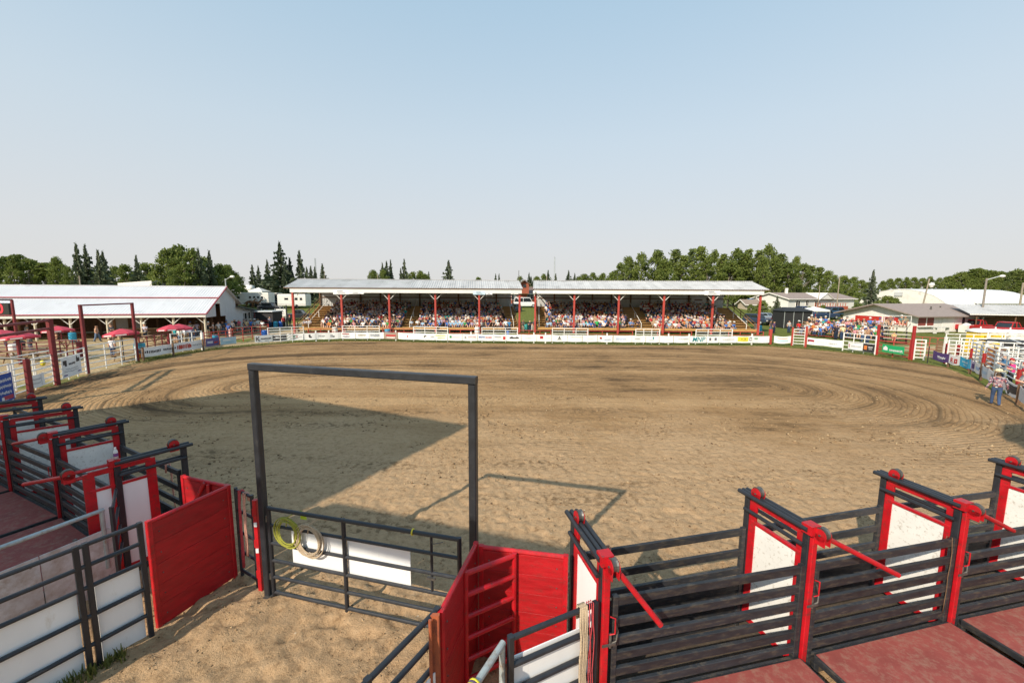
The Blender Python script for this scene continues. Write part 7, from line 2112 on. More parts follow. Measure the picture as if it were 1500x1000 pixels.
# fences at the bottom middle
Ba, Bb = at(640, 893, 1.87), at(535, 1000, 1.87)
bd = (Bb - Ba).normalized()
sheet_fence(Ba, Ba + bd * 2.6, 'black pipe fence running out of the picture at bottom centre', 1.87, (0.45, 0.85, 1.22, 1.55, 1.87), [(0.10, 0.95, 0.05, 1.2), (1.05, 2.0, 0.05, 1.2)], (0.0, 1.0, 2.5))
Ca, Cb = at(748, 932, 1.82), at(872, 882, 1.82)
cdv = (Cb - Ca).normalized()
sheet_fence(Ca, Cb, 'short black fence with white sheet draped with ropes beside the right chutes', 1.80, (0.40, 0.86, 1.16, 1.47, 1.80), [(0.04, (Cb - Ca).length - 0.04, 0.06, 1.52)], (0.0, (Cb - Ca).length))
sv = Vector((cdv.y, -cdv.x))
P = Ca.lerp(Cb, 0.83)
hanging_strap('bull_rope', P.xy, 1.82, 1.35, M_ROPE_T, 'tan bull rope looped many times over the short black fence', 6, 0.017, 0.014, cdv.xy)
hanging_strap('bull_rope', Ca.lerp(Cb, 0.93).xy, 1.82, 1.4, M_ROPE_R, 'thin red cord hanging beside the tan ropes on the short fence', 3, 0.028, 0.006, cdv.xy)
t = thing('handrail', 'pale grey pipe handrail with yellow padded rope at bottom centre', 'handrail', (Ca.x, Ca.y, 0))
A, B = at(737, 941, 1.74), at(690, 1012, 1.74)
dv = (B - A).normalized()
m = MB(); m.tube(A, A + dv * 1.6, 0.036, 12); m.build('rail', M_GALV, t)
for k in (0.02, 1.4):
    P = A + dv * k
    m = MB(); m.tube(V3(P, 0.0), V3(P, 1.74), 0.034, 10); m.build('post', M_GALV, t)
m = MB(); m.tube(V3(A + dv * 0.02, 1.2), V3(A + dv * 1.4, 1.2), 0.03, 10); m.build('rail', M_GALV, t)
t = thing('rope_roll', 'yellow and purple rope rolled round the pale handrail at bottom centre', 'rope', A + dv * 0.60)
P = A + dv * 0.60
ax = dv.to_track_quat('Z', 'Y').to_matrix()
for k in range(5):
    ring_ = [P + dv * (0.025 * (k - 2)) + ax @ Vector((0.055 * math.cos(a), 0.055 * math.sin(a), 0)) for a in [i * math.pi / 6 for i in range(12)]]
    m = MB(); m.path(ring_, 0.018, 5, closed=True); m.build('wrap', M_YELLOW if k % 2 == 0 else pm('purple_rope', (0.10, 0.06, 0.12), 0.8), t, smooth=True)
# latch chains where the red wing gate meets the right chutes
t = thing('gate_chain', 'short steel chain and latch joining the right red wing gate to the chutes', 'chain', V3(X3, 1.2))
m = MB()
for i in range(7):
    c = V3(X3 + Vector((0.05, 0.03)), 1.55 - i * 0.045)
    m.path([c + Vector(((0.012 * math.cos(a)) if i % 2 else 0, 0 if i % 2 else 0.012 * math.cos(a), 0.026 * math.sin(a))) for a in [k * math.pi / 4 for k in range(8)]], 0.005, 4, closed=True)
m.build('links', M_STEEL, t)
# ------------------------------------------------------------------ people
SHIRTS = [('white', (0.72, 0.71, 0.69), 15), ('pale grey', (0.42, 0.43, 0.45), 9), ('black', (0.022, 0.022, 0.026), 19), ('navy', (0.03, 0.045, 0.13), 12), ('blue', (0.06, 0.17, 0.48), 8), ('light blue', (0.30, 0.46, 0.62), 8),
          ('red', (0.42, 0.03, 0.035), 6), ('pink', (0.55, 0.26, 0.30), 4), ('teal', (0.02, 0.30, 0.30), 4), ('green', (0.05, 0.26, 0.08), 3), ('tan', (0.40, 0.30, 0.19), 10), ('orange', (0.60, 0.20, 0.04), 3), ('maroon', (0.20, 0.03, 0.05), 5), ('lilac', (0.42, 0.36, 0.52), 3)]
_pool = [s for s in SHIRTS for _ in range(s[2])]
def const_ramp(nt, fac, cols):
    r = nt.nodes.new('ShaderNodeValToRGB')
    r.color_ramp.interpolation = 'CONSTANT'
    el = r.color_ramp.elements
    while len(el) < len(cols):
        el.new(0.5)
    for i, c in enumerate(cols):
        el[i].position = i / len(cols)
        el[i].color = (*c, 1)
    nt.links.new(fac, r.inputs[0])
    return r.outputs[0]
def person_mat(name, cols, island=False, rough=0.85):
    m, nt, b = base_mat(name)
    if cols is None:
        oi = nt.nodes.new('ShaderNodeObjectInfo')
        out = oi.outputs['Color']
    elif island:
        g = nt.nodes.new('ShaderNodeNewGeometry')
        out = const_ramp(nt, g.outputs['Random Per Island'], cols)
    else:
        oi = nt.nodes.new('ShaderNodeObjectInfo')
        out = const_ramp(nt, oi.outputs['Random'], cols)
    nt.links.new(out, b.inputs['Base Color'])
    b.inputs['Roughness'].default_value = rough
    b.inputs['Specular IOR Level'].default_value = 0.25
    return m
SKIN = [(0.50, 0.29, 0.20), (0.58, 0.36, 0.26), (0.42, 0.24, 0.16), (0.55, 0.32, 0.22), (0.30, 0.16, 0.10)]
HAIR = [(0.03, 0.02, 0.015), (0.10, 0.055, 0.03), (0.25, 0.16, 0.08), (0.06, 0.035, 0.02), (0.40, 0.38, 0.36), (0.02, 0.015, 0.012)]
PANTS = [(0.035, 0.06, 0.13), (0.025, 0.027, 0.035), (0.06, 0.10, 0.20), (0.02, 0.03, 0.06), (0.30, 0.25, 0.18), (0.12, 0.17, 0.26)]
HATS = [(0.62, 0.52, 0.36), (0.76, 0.74, 0.70), (0.03, 0.028, 0.027), (0.72, 0.66, 0.54), (0.20, 0.12, 0.07), (0.78, 0.77, 0.74)]
CAPS = [(0.03, 0.03, 0.035), (0.45, 0.03, 0.03), (0.05, 0.09, 0.30), (0.74, 0.73, 0.72), (0.10, 0.12, 0.10)]
P_MATS = [person_mat('skin', SKIN), person_mat('shirt', None), person_mat('trousers', PANTS), person_mat('hair', HAIR), person_mat('cowboy_hat_felt', HATS), person_mat('cap_cloth', CAPS), flat('shoe', (0.04, 0.03, 0.025))]
C_MATS = [person_mat('crowd_skin', SKIN, True), person_mat('crowd_shirt', [s[1] for s in _pool[::4]], True), person_mat('crowd_trousers', PANTS, True), person_mat('crowd_hair', HAIR, True), person_mat('crowd_hat', HATS, True), person_mat('crowd_cap', CAPS, True), MATS['shoe']]
def headgear(kind, hx, hz, fx=1.0):
    m = MB()
    if kind == 'hat':
        c = (hx, 0, hz + 0.03)
        m.lathe(c, [(0.205, -0.004), (0.21, 0.012), (0.115, 0.006), (0.108, 0.09), (0.075, 0.125)], 12, mi=4)
        for i, v in enumerate(m.v):
            x, y, z = v
            dy = abs(y - c[1])
            if dy > 0.13:
                m.v[i] = (x, y * 0.88, z + 0.045)
    elif kind == 'cap':
        c = (hx, 0, hz + 0.01)
        m.lathe(c, [(0.118, -0.03), (0.115, 0.03), (0.08, 0.085), (0.02, 0.10)], 10, mi=5)
        m.add([(hx + 0.09, -0.08, hz - 0.01), (hx + 0.21, -0.06, hz - 0.025), (hx + 0.21, 0.06, hz - 0.025), (hx + 0.09, 0.08, hz - 0.01)], [(0, 1, 2, 3), (3, 2, 1, 0)], 5)
    return m
def seated(kind, shorts, lean=0.0, arm=0):
    V = [(0, 0, 0.10), (-0.01 + lean * 0.4, 0, 0.30), (0.01 + lean, 0, 0.48), (0.03 + lean, 0, 0.60), (0.05 + lean, 0, 0.70), (0.055 + lean, 0, 0.80)]
    Rr = [(0.15, 0.13), (0.15, 0.11), (0.17, 0.12), 0.06, 0.098, 0.092]
    E = [(0, 1), (1, 2), (2, 3), (3, 4), (4, 5)]
    for s in (-1, 1):
        k = len(V)
        el = [(0.10 + lean, s * 0.25, 0.30), (0.33, s * 0.13, 0.20)] if arm == 0 else ([(0.16 + lean, s * 0.26, 0.34), (0.26 + lean, s * 0.10, 0.52)] if arm == 1 and s > 0 else [(0.08 + lean, s * 0.25, 0.28), (0.36, s * 0.18, 0.19)])
        V += [(0.01 + lean, s * 0.18, 0.52), el[0], el[1], (0.05, s * 0.10, 0.09), (0.44, s * 0.13, 0.11), (0.46, s * 0.13, -0.30), (0.58, s * 0.14, -0.36)]
        Rr += [0.065, 0.05, 0.042, 0.09, 0.072, 0.05, 0.045]
        E += [(2, k), (k, k + 1), (k + 1, k + 2), (0, k + 3), (k + 3, k + 4), (k + 4, k + 5), (k + 5, k + 6)]
    hz = 0.80
    def pick(c):
        if c.z > 0.645:
            return 3 if (c.z > 0.80 or c.x < 0.0 + lean) else 0
        if c.z > 0.60:
            return 0
        if c.z > 0.17 and (c.x > 0.17 + lean or (abs(c.y) > 0.2 and c.z < 0.36)):
            return 0
        if c.z > 0.17 or (c.z > 0.12 and c.x < 0.1):
            return 1
        if c.z < -0.29:
            return 6
        if shorts and (c.z < 0.02 or c.x > 0.40):
            return 0
        return 2
    return skin_mesh('person_body', V, E, Rr, P_MATS, pick, 0, extra=headgear(kind, 0.05 + lean, 0.85))
def standing(kind, shorts, step=0.0, arm=0):
    V = [(0, 0, 0.95), (0, 0, 1.12), (0.01, 0, 1.34), (0.02, 0, 1.47), (0.035, 0, 1.57), (0.04, 0, 1.68)]
    Rr = [(0.15, 0.11), (0.14, 0.10), (0.175, 0.11), 0.06, 0.098, 0.092]
    E = [(0, 1), (1, 2), (2, 3), (3, 4), (4, 5)]
    for s in (-1, 1):
        k = len(V)
        st = step * s
        hand = (0.06 - st * 0.6, s * 0.27, 0.86)
        elb = (-0.02 - st * 0.3, s * 0.26, 1.12)
        if arm == 1:
            elb, hand = (0.10, s * 0.25, 1.12), (0.30, s * 0.12, 1.18)
        V += [(0.0, s * 0.19, 1.39), elb, hand, (0, s * 0.10, 0.90), (0.04 + st * 0.5, s * 0.105, 0.50), (-0.02 + st, s * 0.11, 0.09), (0.12 + st, s * 0.13, 0.04)]
        Rr += [0.065, 0.05, 0.042, 0.09, 0.07, 0.05, 0.045]
        E += [(2, k), (k, k + 1), (k + 1, k + 2), (0, k + 3), (k + 3, k + 4), (k + 4, k + 5), (k + 5, k + 6)]
    def pick(c):
        if c.z > 1.515:
            return 3 if (c.z > 1.68 or c.x < -0.01) else 0
        if c.z > 1.46:
            return 0
        if abs(c.y) > 0.19 and c.z < 1.20 or (c.x > 0.16 and c.z > 1.0):
            return 0
        if c.z > 0.98:
            return 1
        if c.z < 0.10:
            return 6
        if shorts and c.z < 0.56:
            return 0
        return 2
    return skin_mesh('person_body', V, E, Rr, P_MATS, pick, 0, extra=headgear(kind, 0.04, 1.735))
SIT = {}
for kd in ('bare', 'cap', 'hat'):
    for sh in (False, True):
        SIT[kd, sh, 0] = seated(kd, sh, 0.0, 0)
        SIT[kd, sh, 1] = seated(kd, sh, 0.12, 0)
        SIT[kd, sh, 2] = seated(kd, sh, -0.02, 1)
STAND = {}
for kd in ('bare', 'cap', 'hat'):
    for sh in (False, True):
        for st, ar in ((0.0, 0), (0.22, 0), (0.0, 1)):
            STAND[kd, sh, st, ar] = standing(kd, sh, st, ar)
N_PEOPLE = [0]
HATW = {'bare': '', 'cap': ' and cap', 'hat': ' and cowboy hat'}
def person(me, loc, rz, col, label, group, scale=1.0):
    o = bpy.data.objects.new('person', me)
    COL.objects.link(o)
    o.location = loc
    o.rotation_euler = (0, 0, rz)
    o.scale = (scale, scale, scale)
    o.color = (*col, 1)
    tag(o, label, 'person', group)
    N_PEOPLE[0] += 1
    return o
_r = random.Random(12)
def pick_kind(r):
    q = r.random()
    return 'hat' if q < 0.26 else ('cap' if q < 0.55 else 'bare')
YD = 'people standing about in the left yard'
# (column, foot row, height in px ignored) standing people: px, py, shirt, headgear, shorts, step, arm, facing, label, group
SKN = (0.52, 0.30, 0.20)
MEN = [
    (143, 500, SKN, 'bare', False, 0.22, 0, 0.4, 'bare-chested person in blue jeans walking before the barn', YD),
    (166, 523, (0.66, 0.64, 0.66), 'hat', False, 0.0, 0, 1.6, 'person in white shirt and white cowboy hat, back turned at the white gate', YD),
    (165, 498, (0.05, 0.05, 0.06), 'hat', False, 0.0, 1, -1.4, 'person in dark shirt and straw hat under the barn by a post', YD),
    (214, 497, (0.42, 0.40, 0.46), 'hat', False, 0.0, 1, -1.5, 'person in grey shirt and cowboy hat leaning at the barn counter', YD),
    (83, 497, (0.55, 0.53, 0.50), 'bare', True, 0.0, 0, 1.2, 'person in pale shirt standing under the parasol behind the arch post', YD),
    (41, 498, (0.30, 0.28, 0.26), 'bare', True, 0.0, 0, 1.2, 'person in shadow just inside the barn at far left', YD),
    (280, 493, (0.70, 0.68, 0.66), 'cap', False, 0.0, 1, 2.0, 'person in white shirt in the shade at the barn corner', YD),
    (289, 492, (0.45, 0.42, 0.55), 'cap', False, 0.0, 0, 2.4, 'person in lilac shirt beside the barn corner post', YD),
    (284, 497, (0.05, 0.05, 0.06), 'bare', False, 0.0, 0, 1.8, 'person in black shirt before the barn corner post', YD),
    (265, 504, (0.60, 0.58, 0.50), 'hat', False, 0.0, 0, 1.7, 'person in pale shirt and tan cowboy hat behind the white panel', YD),
    (273, 503, (0.62, 0.62, 0.64), 'hat', False, 0.0, 0, 1.4, 'person in light shirt and white cowboy hat behind the white panel', YD),
    (281, 502, (0.25, 0.25, 0.32), 'cap', False, 0.0, 0, 1.9, 'person in slate shirt at the right of the white panel group', YD),
    (258, 502, (0.03, 0.30, 0.32), 'bare', True, 0.0, 0, 1.5, 'person in teal shirt behind the white panel over the long banner', YD),
    (306, 494, (0.03, 0.03, 0.035), 'cap', False, 0.0, 1, 1.0, 'person in black with white cap at the red rail near the corner post', YD),
    (313, 492, (0.55, 0.45, 0.40), 'bare', True, 0.0, 0, 0.6, 'person in beige top right of the barn corner post', YD),
    (321, 491, (0.62, 0.60, 0.58), 'bare', False, 0.0, 0, -1.0, 'person in off-white shirt before the barn gable', YD),
    (327, 490, (0.05, 0.05, 0.06), 'bare', False, 0.0, 1, -1.2, 'person in black shirt before the barn doorway', YD),
    (333, 489, (0.06, 0.18, 0.45), 'cap', False, 0.0, 0, 2.2, 'person in bright blue shirt before the barn doorway', YD),
    (336, 494, (0.04, 0.08, 0.25), 'bare', False, 0.0, 0, 1.6, 'person in navy blue shirt by the pale pink post', YD),
    (341, 489, (0.65, 0.55, 0.50), 'bare', True, 0.0, 0, -0.8, 'person in pale pink top before the shed wall', YD),
    (345, 487, (0.03, 0.03, 0.035), 'bare', False, 0.0, 0, -1.4, 'person all in black at the shed window', YD),
    (351, 486, (0.72, 0.10, 0.18), 'bare', False, 0.0, 1, -1.6, 'person in pink top at the second shed window', YD),
    (358, 487, (0.04, 0.04, 0.05), 'cap', False, 0.0, 0, 0.5, 'person in dark clothes right of the shed windows', YD),
    (362, 487, (0.55, 0.40, 0.22), 'bare', True, 0.0, 0, 1.8, 'person in golden shirt behind the long counter', YD),
    (368, 486, (0.05, 0.20, 0.60), 'hat', False, 0.0, 0, 1.4, 'person in bright blue shirt and straw hat at the long counter', YD),
    (374, 486, (0.35, 0.37, 0.36), 'hat', False, 0.0, 0, 1.7, 'person in grey shirt and straw hat at the long counter', YD),
    (379, 485, (0.70, 0.66, 0.58), 'bare', True, 0.0, 0, 2.0, 'person in cream top and shorts right of the long counter', YD),
    (385, 487, (0.72, 0.71, 0.69), 'bare', False, 0.0, 1, 2.2, 'person in plain white shirt at the corner of the red fence', YD),
    (396, 480, (0.30, 0.26, 0.30), 'cap', False, 0.0, 0, -0.6, 'person in grey top before the dark booth', YD),
    (401, 479, (0.10, 0.10, 0.12), 'cap', False, 0.0, 0, -0.9, 'person in dark top beside the dark booth', YD),
    (416, 480, (0.42, 0.04, 0.05), 'bare', False, 0.0, 0, -0.5, 'person in red shirt left of the left stand', YD),
    (425, 478, (0.03, 0.03, 0.03), 'cap', False, 0.0, 0, -1.0, 'person in black by the dark pole left of the stand', YD),
    (46, 520, (0.10, 0.09, 0.085), 'cap', False, 0.0, 1, 1.2, 'person in dark jacket behind the first white panel at far left', YD),
    (10, 516, (0.42, 0.26, 0.18), 'bare', True, 0.0, 1, 1.0, 'person with bare arms under the leftmost parasol', YD),
]
FR = 'people standing before the grandstands'
for px, c, hd, lab in ((450, (0.62, 0.62, 0.66), 'hat', 'person in pale shirt and white hat left of the second stand post'), (447, (0.20, 0.20, 0.24), 'bare', 'person in grey shirt at the left stand foot'), (454, (0.58, 0.58, 0.62), 'cap', 'person in whitish shirt at the left stand foot'), (497, (0.66, 0.65, 0.62), 'cap', 'person in white shirt just left of the second stand post'),
                       (566, (0.74, 0.73, 0.72), 'bare', 'person in white shirt by the third stand post'), (583, (0.55, 0.02, 0.03), 'bare', 'person in bright red dress standing on the left stand steps'), (588, (0.05, 0.05, 0.06), 'cap', 'person in black beside the bright red dress'), (603, (0.40, 0.48, 0.58), 'bare', 'person in pale blue shirt at the foot of the left stand aisle'),
                       (612, (0.70, 0.71, 0.70), 'bare', 'person in white and grey right of the left stand aisle'), (674, (0.62, 0.70, 0.72), 'hat', 'person in pale shirt and straw hat at the fourth stand post'), (679, (0.35, 0.55, 0.42), 'bare', 'person in pale green dress before the left stand'), (741, (0.74, 0.74, 0.73), 'cap', 'person in white coat near the right end of the left stand'),
                       (746, (0.05, 0.22, 0.45), 'cap', 'person in blue coat near the right end of the left stand'), (766, (0.10, 0.09, 0.08), 'bare', 'person in dark clothes by the last post of the left stand'), (776, (0.03, 0.035, 0.05), 'bare', 'person in black by the first post of the right stand'), (783, (0.05, 0.06, 0.10), 'cap', 'person in navy at the corner of the right stand'),
                       (827, (0.60, 0.64, 0.70), 'hat', 'person in pale blue shirt before the second right stand post'), (860, (0.10, 0.50, 0.36), 'bare', 'person in mint green top at the right stand rail'), (874, (0.04, 0.42, 0.10), 'bare', 'person in bright green top at the right stand rail'), (907, (0.04, 0.38, 0.12), 'bare', 'person in green shirt beside the third right stand post'),
                       (923, (0.16, 0.26, 0.48), 'hat', 'person in denim and cowboy hat left of the right stand aisle'), (926, (0.12, 0.18, 0.34), 'bare', 'person in blue left of the right stand aisle'), (934, (0.06, 0.05, 0.07), 'bare', 'person in black top and pale trousers by the right stand aisle'), (1057, (0.74, 0.74, 0.75), 'bare', 'person in white dress in front of the right stand, right part')):
    MEN.append((px, 485.5 if px < 700 else 486.5, c, hd, False, 0.0, _r.choice((0, 1)), -1.4, lab, FR))
RG = 'people standing by the right-hand bleachers'
for px, py, c, hd, rz, lab in ((1128, 487, (0.10, 0.08, 0.08), 'cap', -1.0, 'person in dark shirt and cap by the maroon pickup'), (1133, 488, (0.09, 0.05, 0.12), 'bare', -1.2, 'person in purple-black by the maroon pickup'), (1155, 487, (0.45, 0.44, 0.42), 'cap', -1.6, 'person in grey standing on the truck platform before the black tent'), (1169, 489, (0.52, 0.03, 0.03), 'hat', 1.5, 'person in red shirt and white hat left of the bleachers'),
                               (1181, 489, (0.50, 0.03, 0.04), 'hat', -1.6, 'person in red shirt and straw hat at the bleacher end'), (1224, 497, (0.03, 0.025, 0.04), 'bare', 1.6, 'person in black top with back turned before the bleachers'), (1233, 497, (0.70, 0.58, 0.34), 'bare', 1.4, 'person in yellow top with back turned before the bleachers'), (1262, 501, (0.68, 0.62, 0.66), 'hat', 2.6, 'person in pale lilac shirt and white hat leaning before the bleachers'),
                               (1270, 503, (0.35, 0.20, 0.12), 'bare', -1.4, 'person with bare shoulders at the white panel below the bleachers'), (1441, 480, (0.04, 0.035, 0.05), 'cap', -1.2, 'person in black under the shelter beside the red pickup'), (1453, 480, (0.45, 0.10, 0.08), 'bare', -1.2, 'person in red-brown shirt under the shelter'), (1466, 480, (0.03, 0.03, 0.04), 'hat', -1.3, 'person in black and dark hat under the shelter'), (1488, 478, (0.5, 0.5, 0.48), 'bare', -1.3, 'person in pale shirt beside the red pickup at right')):
    MEN.append((px, py, c, hd, False, 0.0, _r.choice((0, 1)), rz, lab, RG))
for px, py, c, hd, sh, st, ar, rz, lab, grp in MEN:
    p = at(px, py)
    person(STAND[hd, sh, st, ar], (p.x, p.y, land(p.x, p.y) - 0.01), rz, c, lab, grp, _r.uniform(0.95, 1.04))
for px, py, c, lab in ((1496, 580, (0.5, 0.03, 0.1), 'person in pink and blue crouching behind the rail at the right edge'), (1497, 596, (0.45, 0.44, 0.42), 'person in grey top behind the banners at the right edge'), (1478, 571, (0.62, 0.05, 0.22), 'person with bright pink cap behind the white panel right of the cowboy'), (1468, 562, (0.05, 0.16, 0.32), 'person in blue behind the white panel by the cowboy hat')):
    p = at(px, py) + Vector((1.1, 0.9, 0))
    person(STAND['cap', False, 0.0, 1], p, 2.6, c, lab, 'people behind the banners at right', 0.95)
# the little bleacher, then the long bleachers, then the front rows of the stands
for i, (a, k, c, hd, lab) in enumerate(((0.9, 4, (0.20, 0.12, 0.10), 'bare', 'left one of the three sitters on top of the small bleacher'), (2.55, 4, (0.10, 0.16, 0.16), 'cap', 'middle sitter in dark green shirt and red cap on the small bleacher'), (3.1, 4, (0.22, 0.20, 0.14), 'bare', 'right one of the three sitters on top of the small bleacher'), (1.55, 0, (0.60, 0.38, 0.18), 'bare', 'child in tan top on the lowest bench of the small bleacher'))):
    person(SIT[hd, True, 0], SB_(a * bL / 4.0, k * 0.65, 0.58 + k * 0.40), math.atan2(-bnn.y, -bnn.x), c, lab, 'people on the small bleacher', 0.8 if k == 0 else 1.0)
blf = math.atan2(-bn2.y, -bn2.x)
cnt = {}
for k, u, p in sorted(BL_SEATS, key=lambda s: (s[0], s[1])):
    s = _r.choice(_pool)
    hd = pick_kind(_r)
    i = cnt.get(k, 0); cnt[k] = i + 1
    person(SIT[hd, _r.random() < 0.35, _r.randrange(3)], p, blf + _r.uniform(-0.35, 0.35), s[1], '%s spectator from the left in the %s row of the sunny bleachers, %s shirt' % (ordn(i), ORD[k], s[0]), 'spectators on the sunny bleachers', _r.uniform(0.9, 1.05))
seats = sorted(SEATS, key=lambda s: (s[0], s[1], s[2]))
cnt = {}
rest = []
for k, side, u, p, f in seats:
    if N_PEOPLE[0] < 300:
        s = _r.choice(_pool)
        hd = pick_kind(_r)
        i = cnt.get((k, side), 0); cnt[k, side] = i + 1
        person(SIT[hd, _r.random() < 0.35, _r.randrange(3)], p, f + _r.uniform(-0.35, 0.35), s[1], '%s spectator from the left in the %s row of the %s stand, %s shirt' % (ordn(i), ORD[k], side, s[0]), 'spectators in the front rows of the %s stand' % side, _r.uniform(0.9, 1.05))
    else:
        rest.append((p, f))
# everyone above: one crowd
vs_, fs_, mi_ = [], [], []
off = 0
cache = {}
for key, me in SIT.items():
    co = np.empty(len(me.vertices) * 3); me.vertices.foreach_get('co', co)
    cache[key] = (co.reshape(-1, 3), [tuple(pp.vertices) for pp in me.polygons], [pp.material_index for pp in me.polygons])
for p, f in rest:
    co, fs, mi = cache[pick_kind(_r), _r.random() < 0.35, _r.randrange(3)]
    a = f + _r.uniform(-0.4, 0.4); sc_ = _r.uniform(0.9, 1.05)
    c_, s_ = math.cos(a) * sc_, math.sin(a) * sc_
    w = np.stack([co[:, 0] * c_ - co[:, 1] * s_ + p.x, co[:, 0] * s_ + co[:, 1] * c_ + p.y, co[:, 2] * sc_ + p.z], 1)
    vs_.append(w)
    fs_ += [tuple(i + off for i in q) for q in fs]
    mi_ += mi
    off += len(co)
if vs_:
    me = bpy.data.meshes.new('crowd')
    me.from_pydata(np.concatenate(vs_).tolist(), [], fs_)
    for m_ in C_MATS:
        me.materials.append(m_)
    me.polygons.foreach_set('material_index', mi_)
    me.polygons.foreach_set('use_smooth', [True] * len(fs_))
    o = bpy.data.objects.new('crowd', me); COL.objects.link(o)
    o['kind'] = 'stuff'
    o['label'] = 'spectators filling the upper rows of both stands'
# cowboy walking away along the right fence
def cowboy():
    p = at(1457, 594)
    t = thing('person', 'person in plaid shirt, jeans and straw cowboy hat walking away along the right fence', 'person', p)
    V = [(0, 0, 0.95), (0.01, 0, 1.10), (0.03, 0, 1.32), (0.05, 0, 1.46), (0.07, 0, 1.54), (0.09, 0, 1.66)]
    Rr = [(0.17, 0.13), (0.155, 0.12), (0.19, 0.12), 0.065, 0.095, 0.10]
    E = [(0, 1), (1, 2), (2, 3), (3, 4), (4, 5)]
    for s in (-1, 1):
        k = len(V)
        st = 0.16 * s
        V += [(0.01, s * 0.21, 1.38), (-0.06 - st * 0.4, s * 0.30, 1.14), (0.02 - st * 0.5, s * 0.37, 0.92), (0.03 - st * 0.5, s * 0.385, 0.84), (0, s * 0.10, 0.88), (0.05 + st * 0.4, s * 0.095, 0.50), (-0.03 + st, s * 0.09, 0.10), (0.13 + st, s * 0.11, 0.045)]
        Rr += [0.075, 0.06, 0.04, 0.038, 0.105, 0.078, 0.056, 0.05]
        E += [(2, k), (k, k + 1), (k + 1, k + 2), (k + 2, k + 3), (0, k + 4), (k + 4, k + 5), (k + 5, k + 6), (k + 6, k + 7)]
        h = Vector(V[k + 3])
        for j in range(4):
            b = len(V)
            a = (j - 1.5) * 0.02
            V += [(h.x + a, h.y + s * 0.012, h.z - 0.055), (h.x + a + 0.006, h.y - s * 0.002, h.z - 0.09 - 0.008 * (j in (1, 2)))]
            Rr += [0.010, 0.008]
            E += [(k + 3, b), (b, b + 1)]
        b = len(V)
        V += [(h.x + 0.045, h.y - s * 0.01, h.z - 0.02), (h.x + 0.06, h.y - s * 0.02, h.z - 0.055)]
        Rr += [0.012, 0.009]
        E += [(k + 3, b), (b, b + 1)]
    m, nt, b_ = base_mat('plaid_shirt_cloth')
    tc = nt.nodes.new('ShaderNodeTexCoord')
    vo = nt.nodes.new('ShaderNodeTexVoronoi'); vo.inputs['Scale'].default_value = 17
    nt.links.new(tc.outputs['Object'], vo.inputs['Vector'])
    sx = nt_rand(nt, vo)
    nt.links.new(const_ramp(nt, sx, [(0.28, 0.07, 0.09), (0.04, 0.045, 0.09), (0.42, 0.36, 0.37), (0.24, 0.17, 0.20), (0.06, 0.06, 0.10), (0.40, 0.27, 0.27)]), b_.inputs['Base Color'])
    b_.inputs['Roughness'].default_value = 0.85
    jeans = pm('blue_jeans', (0.04, 0.075, 0.165), 0.85, var=0.35, scale=5)
    skin = flat('cowboy_skin', (0.50, 0.29, 0.20))
    hair = flat('cowboy_hair', (0.06, 0.035, 0.02))
    def pick(c):
        if c.z > 1.50:
            return 3 if (c.x < 0.07 or c.z > 1.68) else 2
        if c.z > 1.45 and abs(c.y) < 0.1:
            return 2
        if abs(c.y) > 0.30 and c.z < 0.885:
            return 2
        if c.z > 0.97 or abs(c.y) > 0.26:
            return 0
        return 1 if c.z > 0.10 else 4
    me = skin_mesh('body', V, E, Rr, [m, jeans, skin, hair, flat('brown_boot', (0.10, 0.05, 0.03))], pick, 2)
    o = bpy.data.objects.new('body', me); COL.objects.link(o); o.parent = t
    t.rotation_euler = (0, 0, 0.95)
    hm_ = MB()
    c = (0.08, 0, 1.735)
    hm_.lathe(c, [(0.245, 0.0), (0.25, 0.012), (0.13, 0.008), (0.122, 0.08), (0.105, 0.12), (0.05, 0.118)], 24)
    for i, v in enumerate(hm_.v):
        d = abs(v[1])
        if d > 0.14:
            hm_.v[i] = (v[0], v[1] * 0.93, v[2] + (d - 0.14) * 0.55)
    h = hm_.build('cowboy_hat', pm('straw_hat', (0.68, 0.58, 0.38), 0.7, var=0.12, scale=20), smooth=True); h.parent = t
    bm_ = MB(); bm_.lathe(c, [(0.134, 0.012), (0.129, 0.035)], 20); bb2 = bm_.build('hat_band', M_DARKWOOD); bb2.parent = h
    bl_ = MB(); bl_.lathe((0.0, 0, 0.985), [(0.185, -0.02), (0.185, 0.02)], 16)
    for i, v in enumerate(bl_.v):
        bl_.v[i] = (v[0] * 0.80, v[1], v[2])
    bt_ = bl_.build('belt', M_DARKWOOD); bt_.parent = t
    pt = MB(); pt.box((-0.15, 0.075, 0.97), (0.02, 0.07, 0.035)); pp = pt.build('label_patch', M_FASCIA); pp.parent = t
    gl = MB(); gl.ball((0.08, -0.40, 0.78), (0.05, 0.045, 0.14), 8, 6); g = gl.build('held_bag', M_DARK); g.parent = t
cowboy()
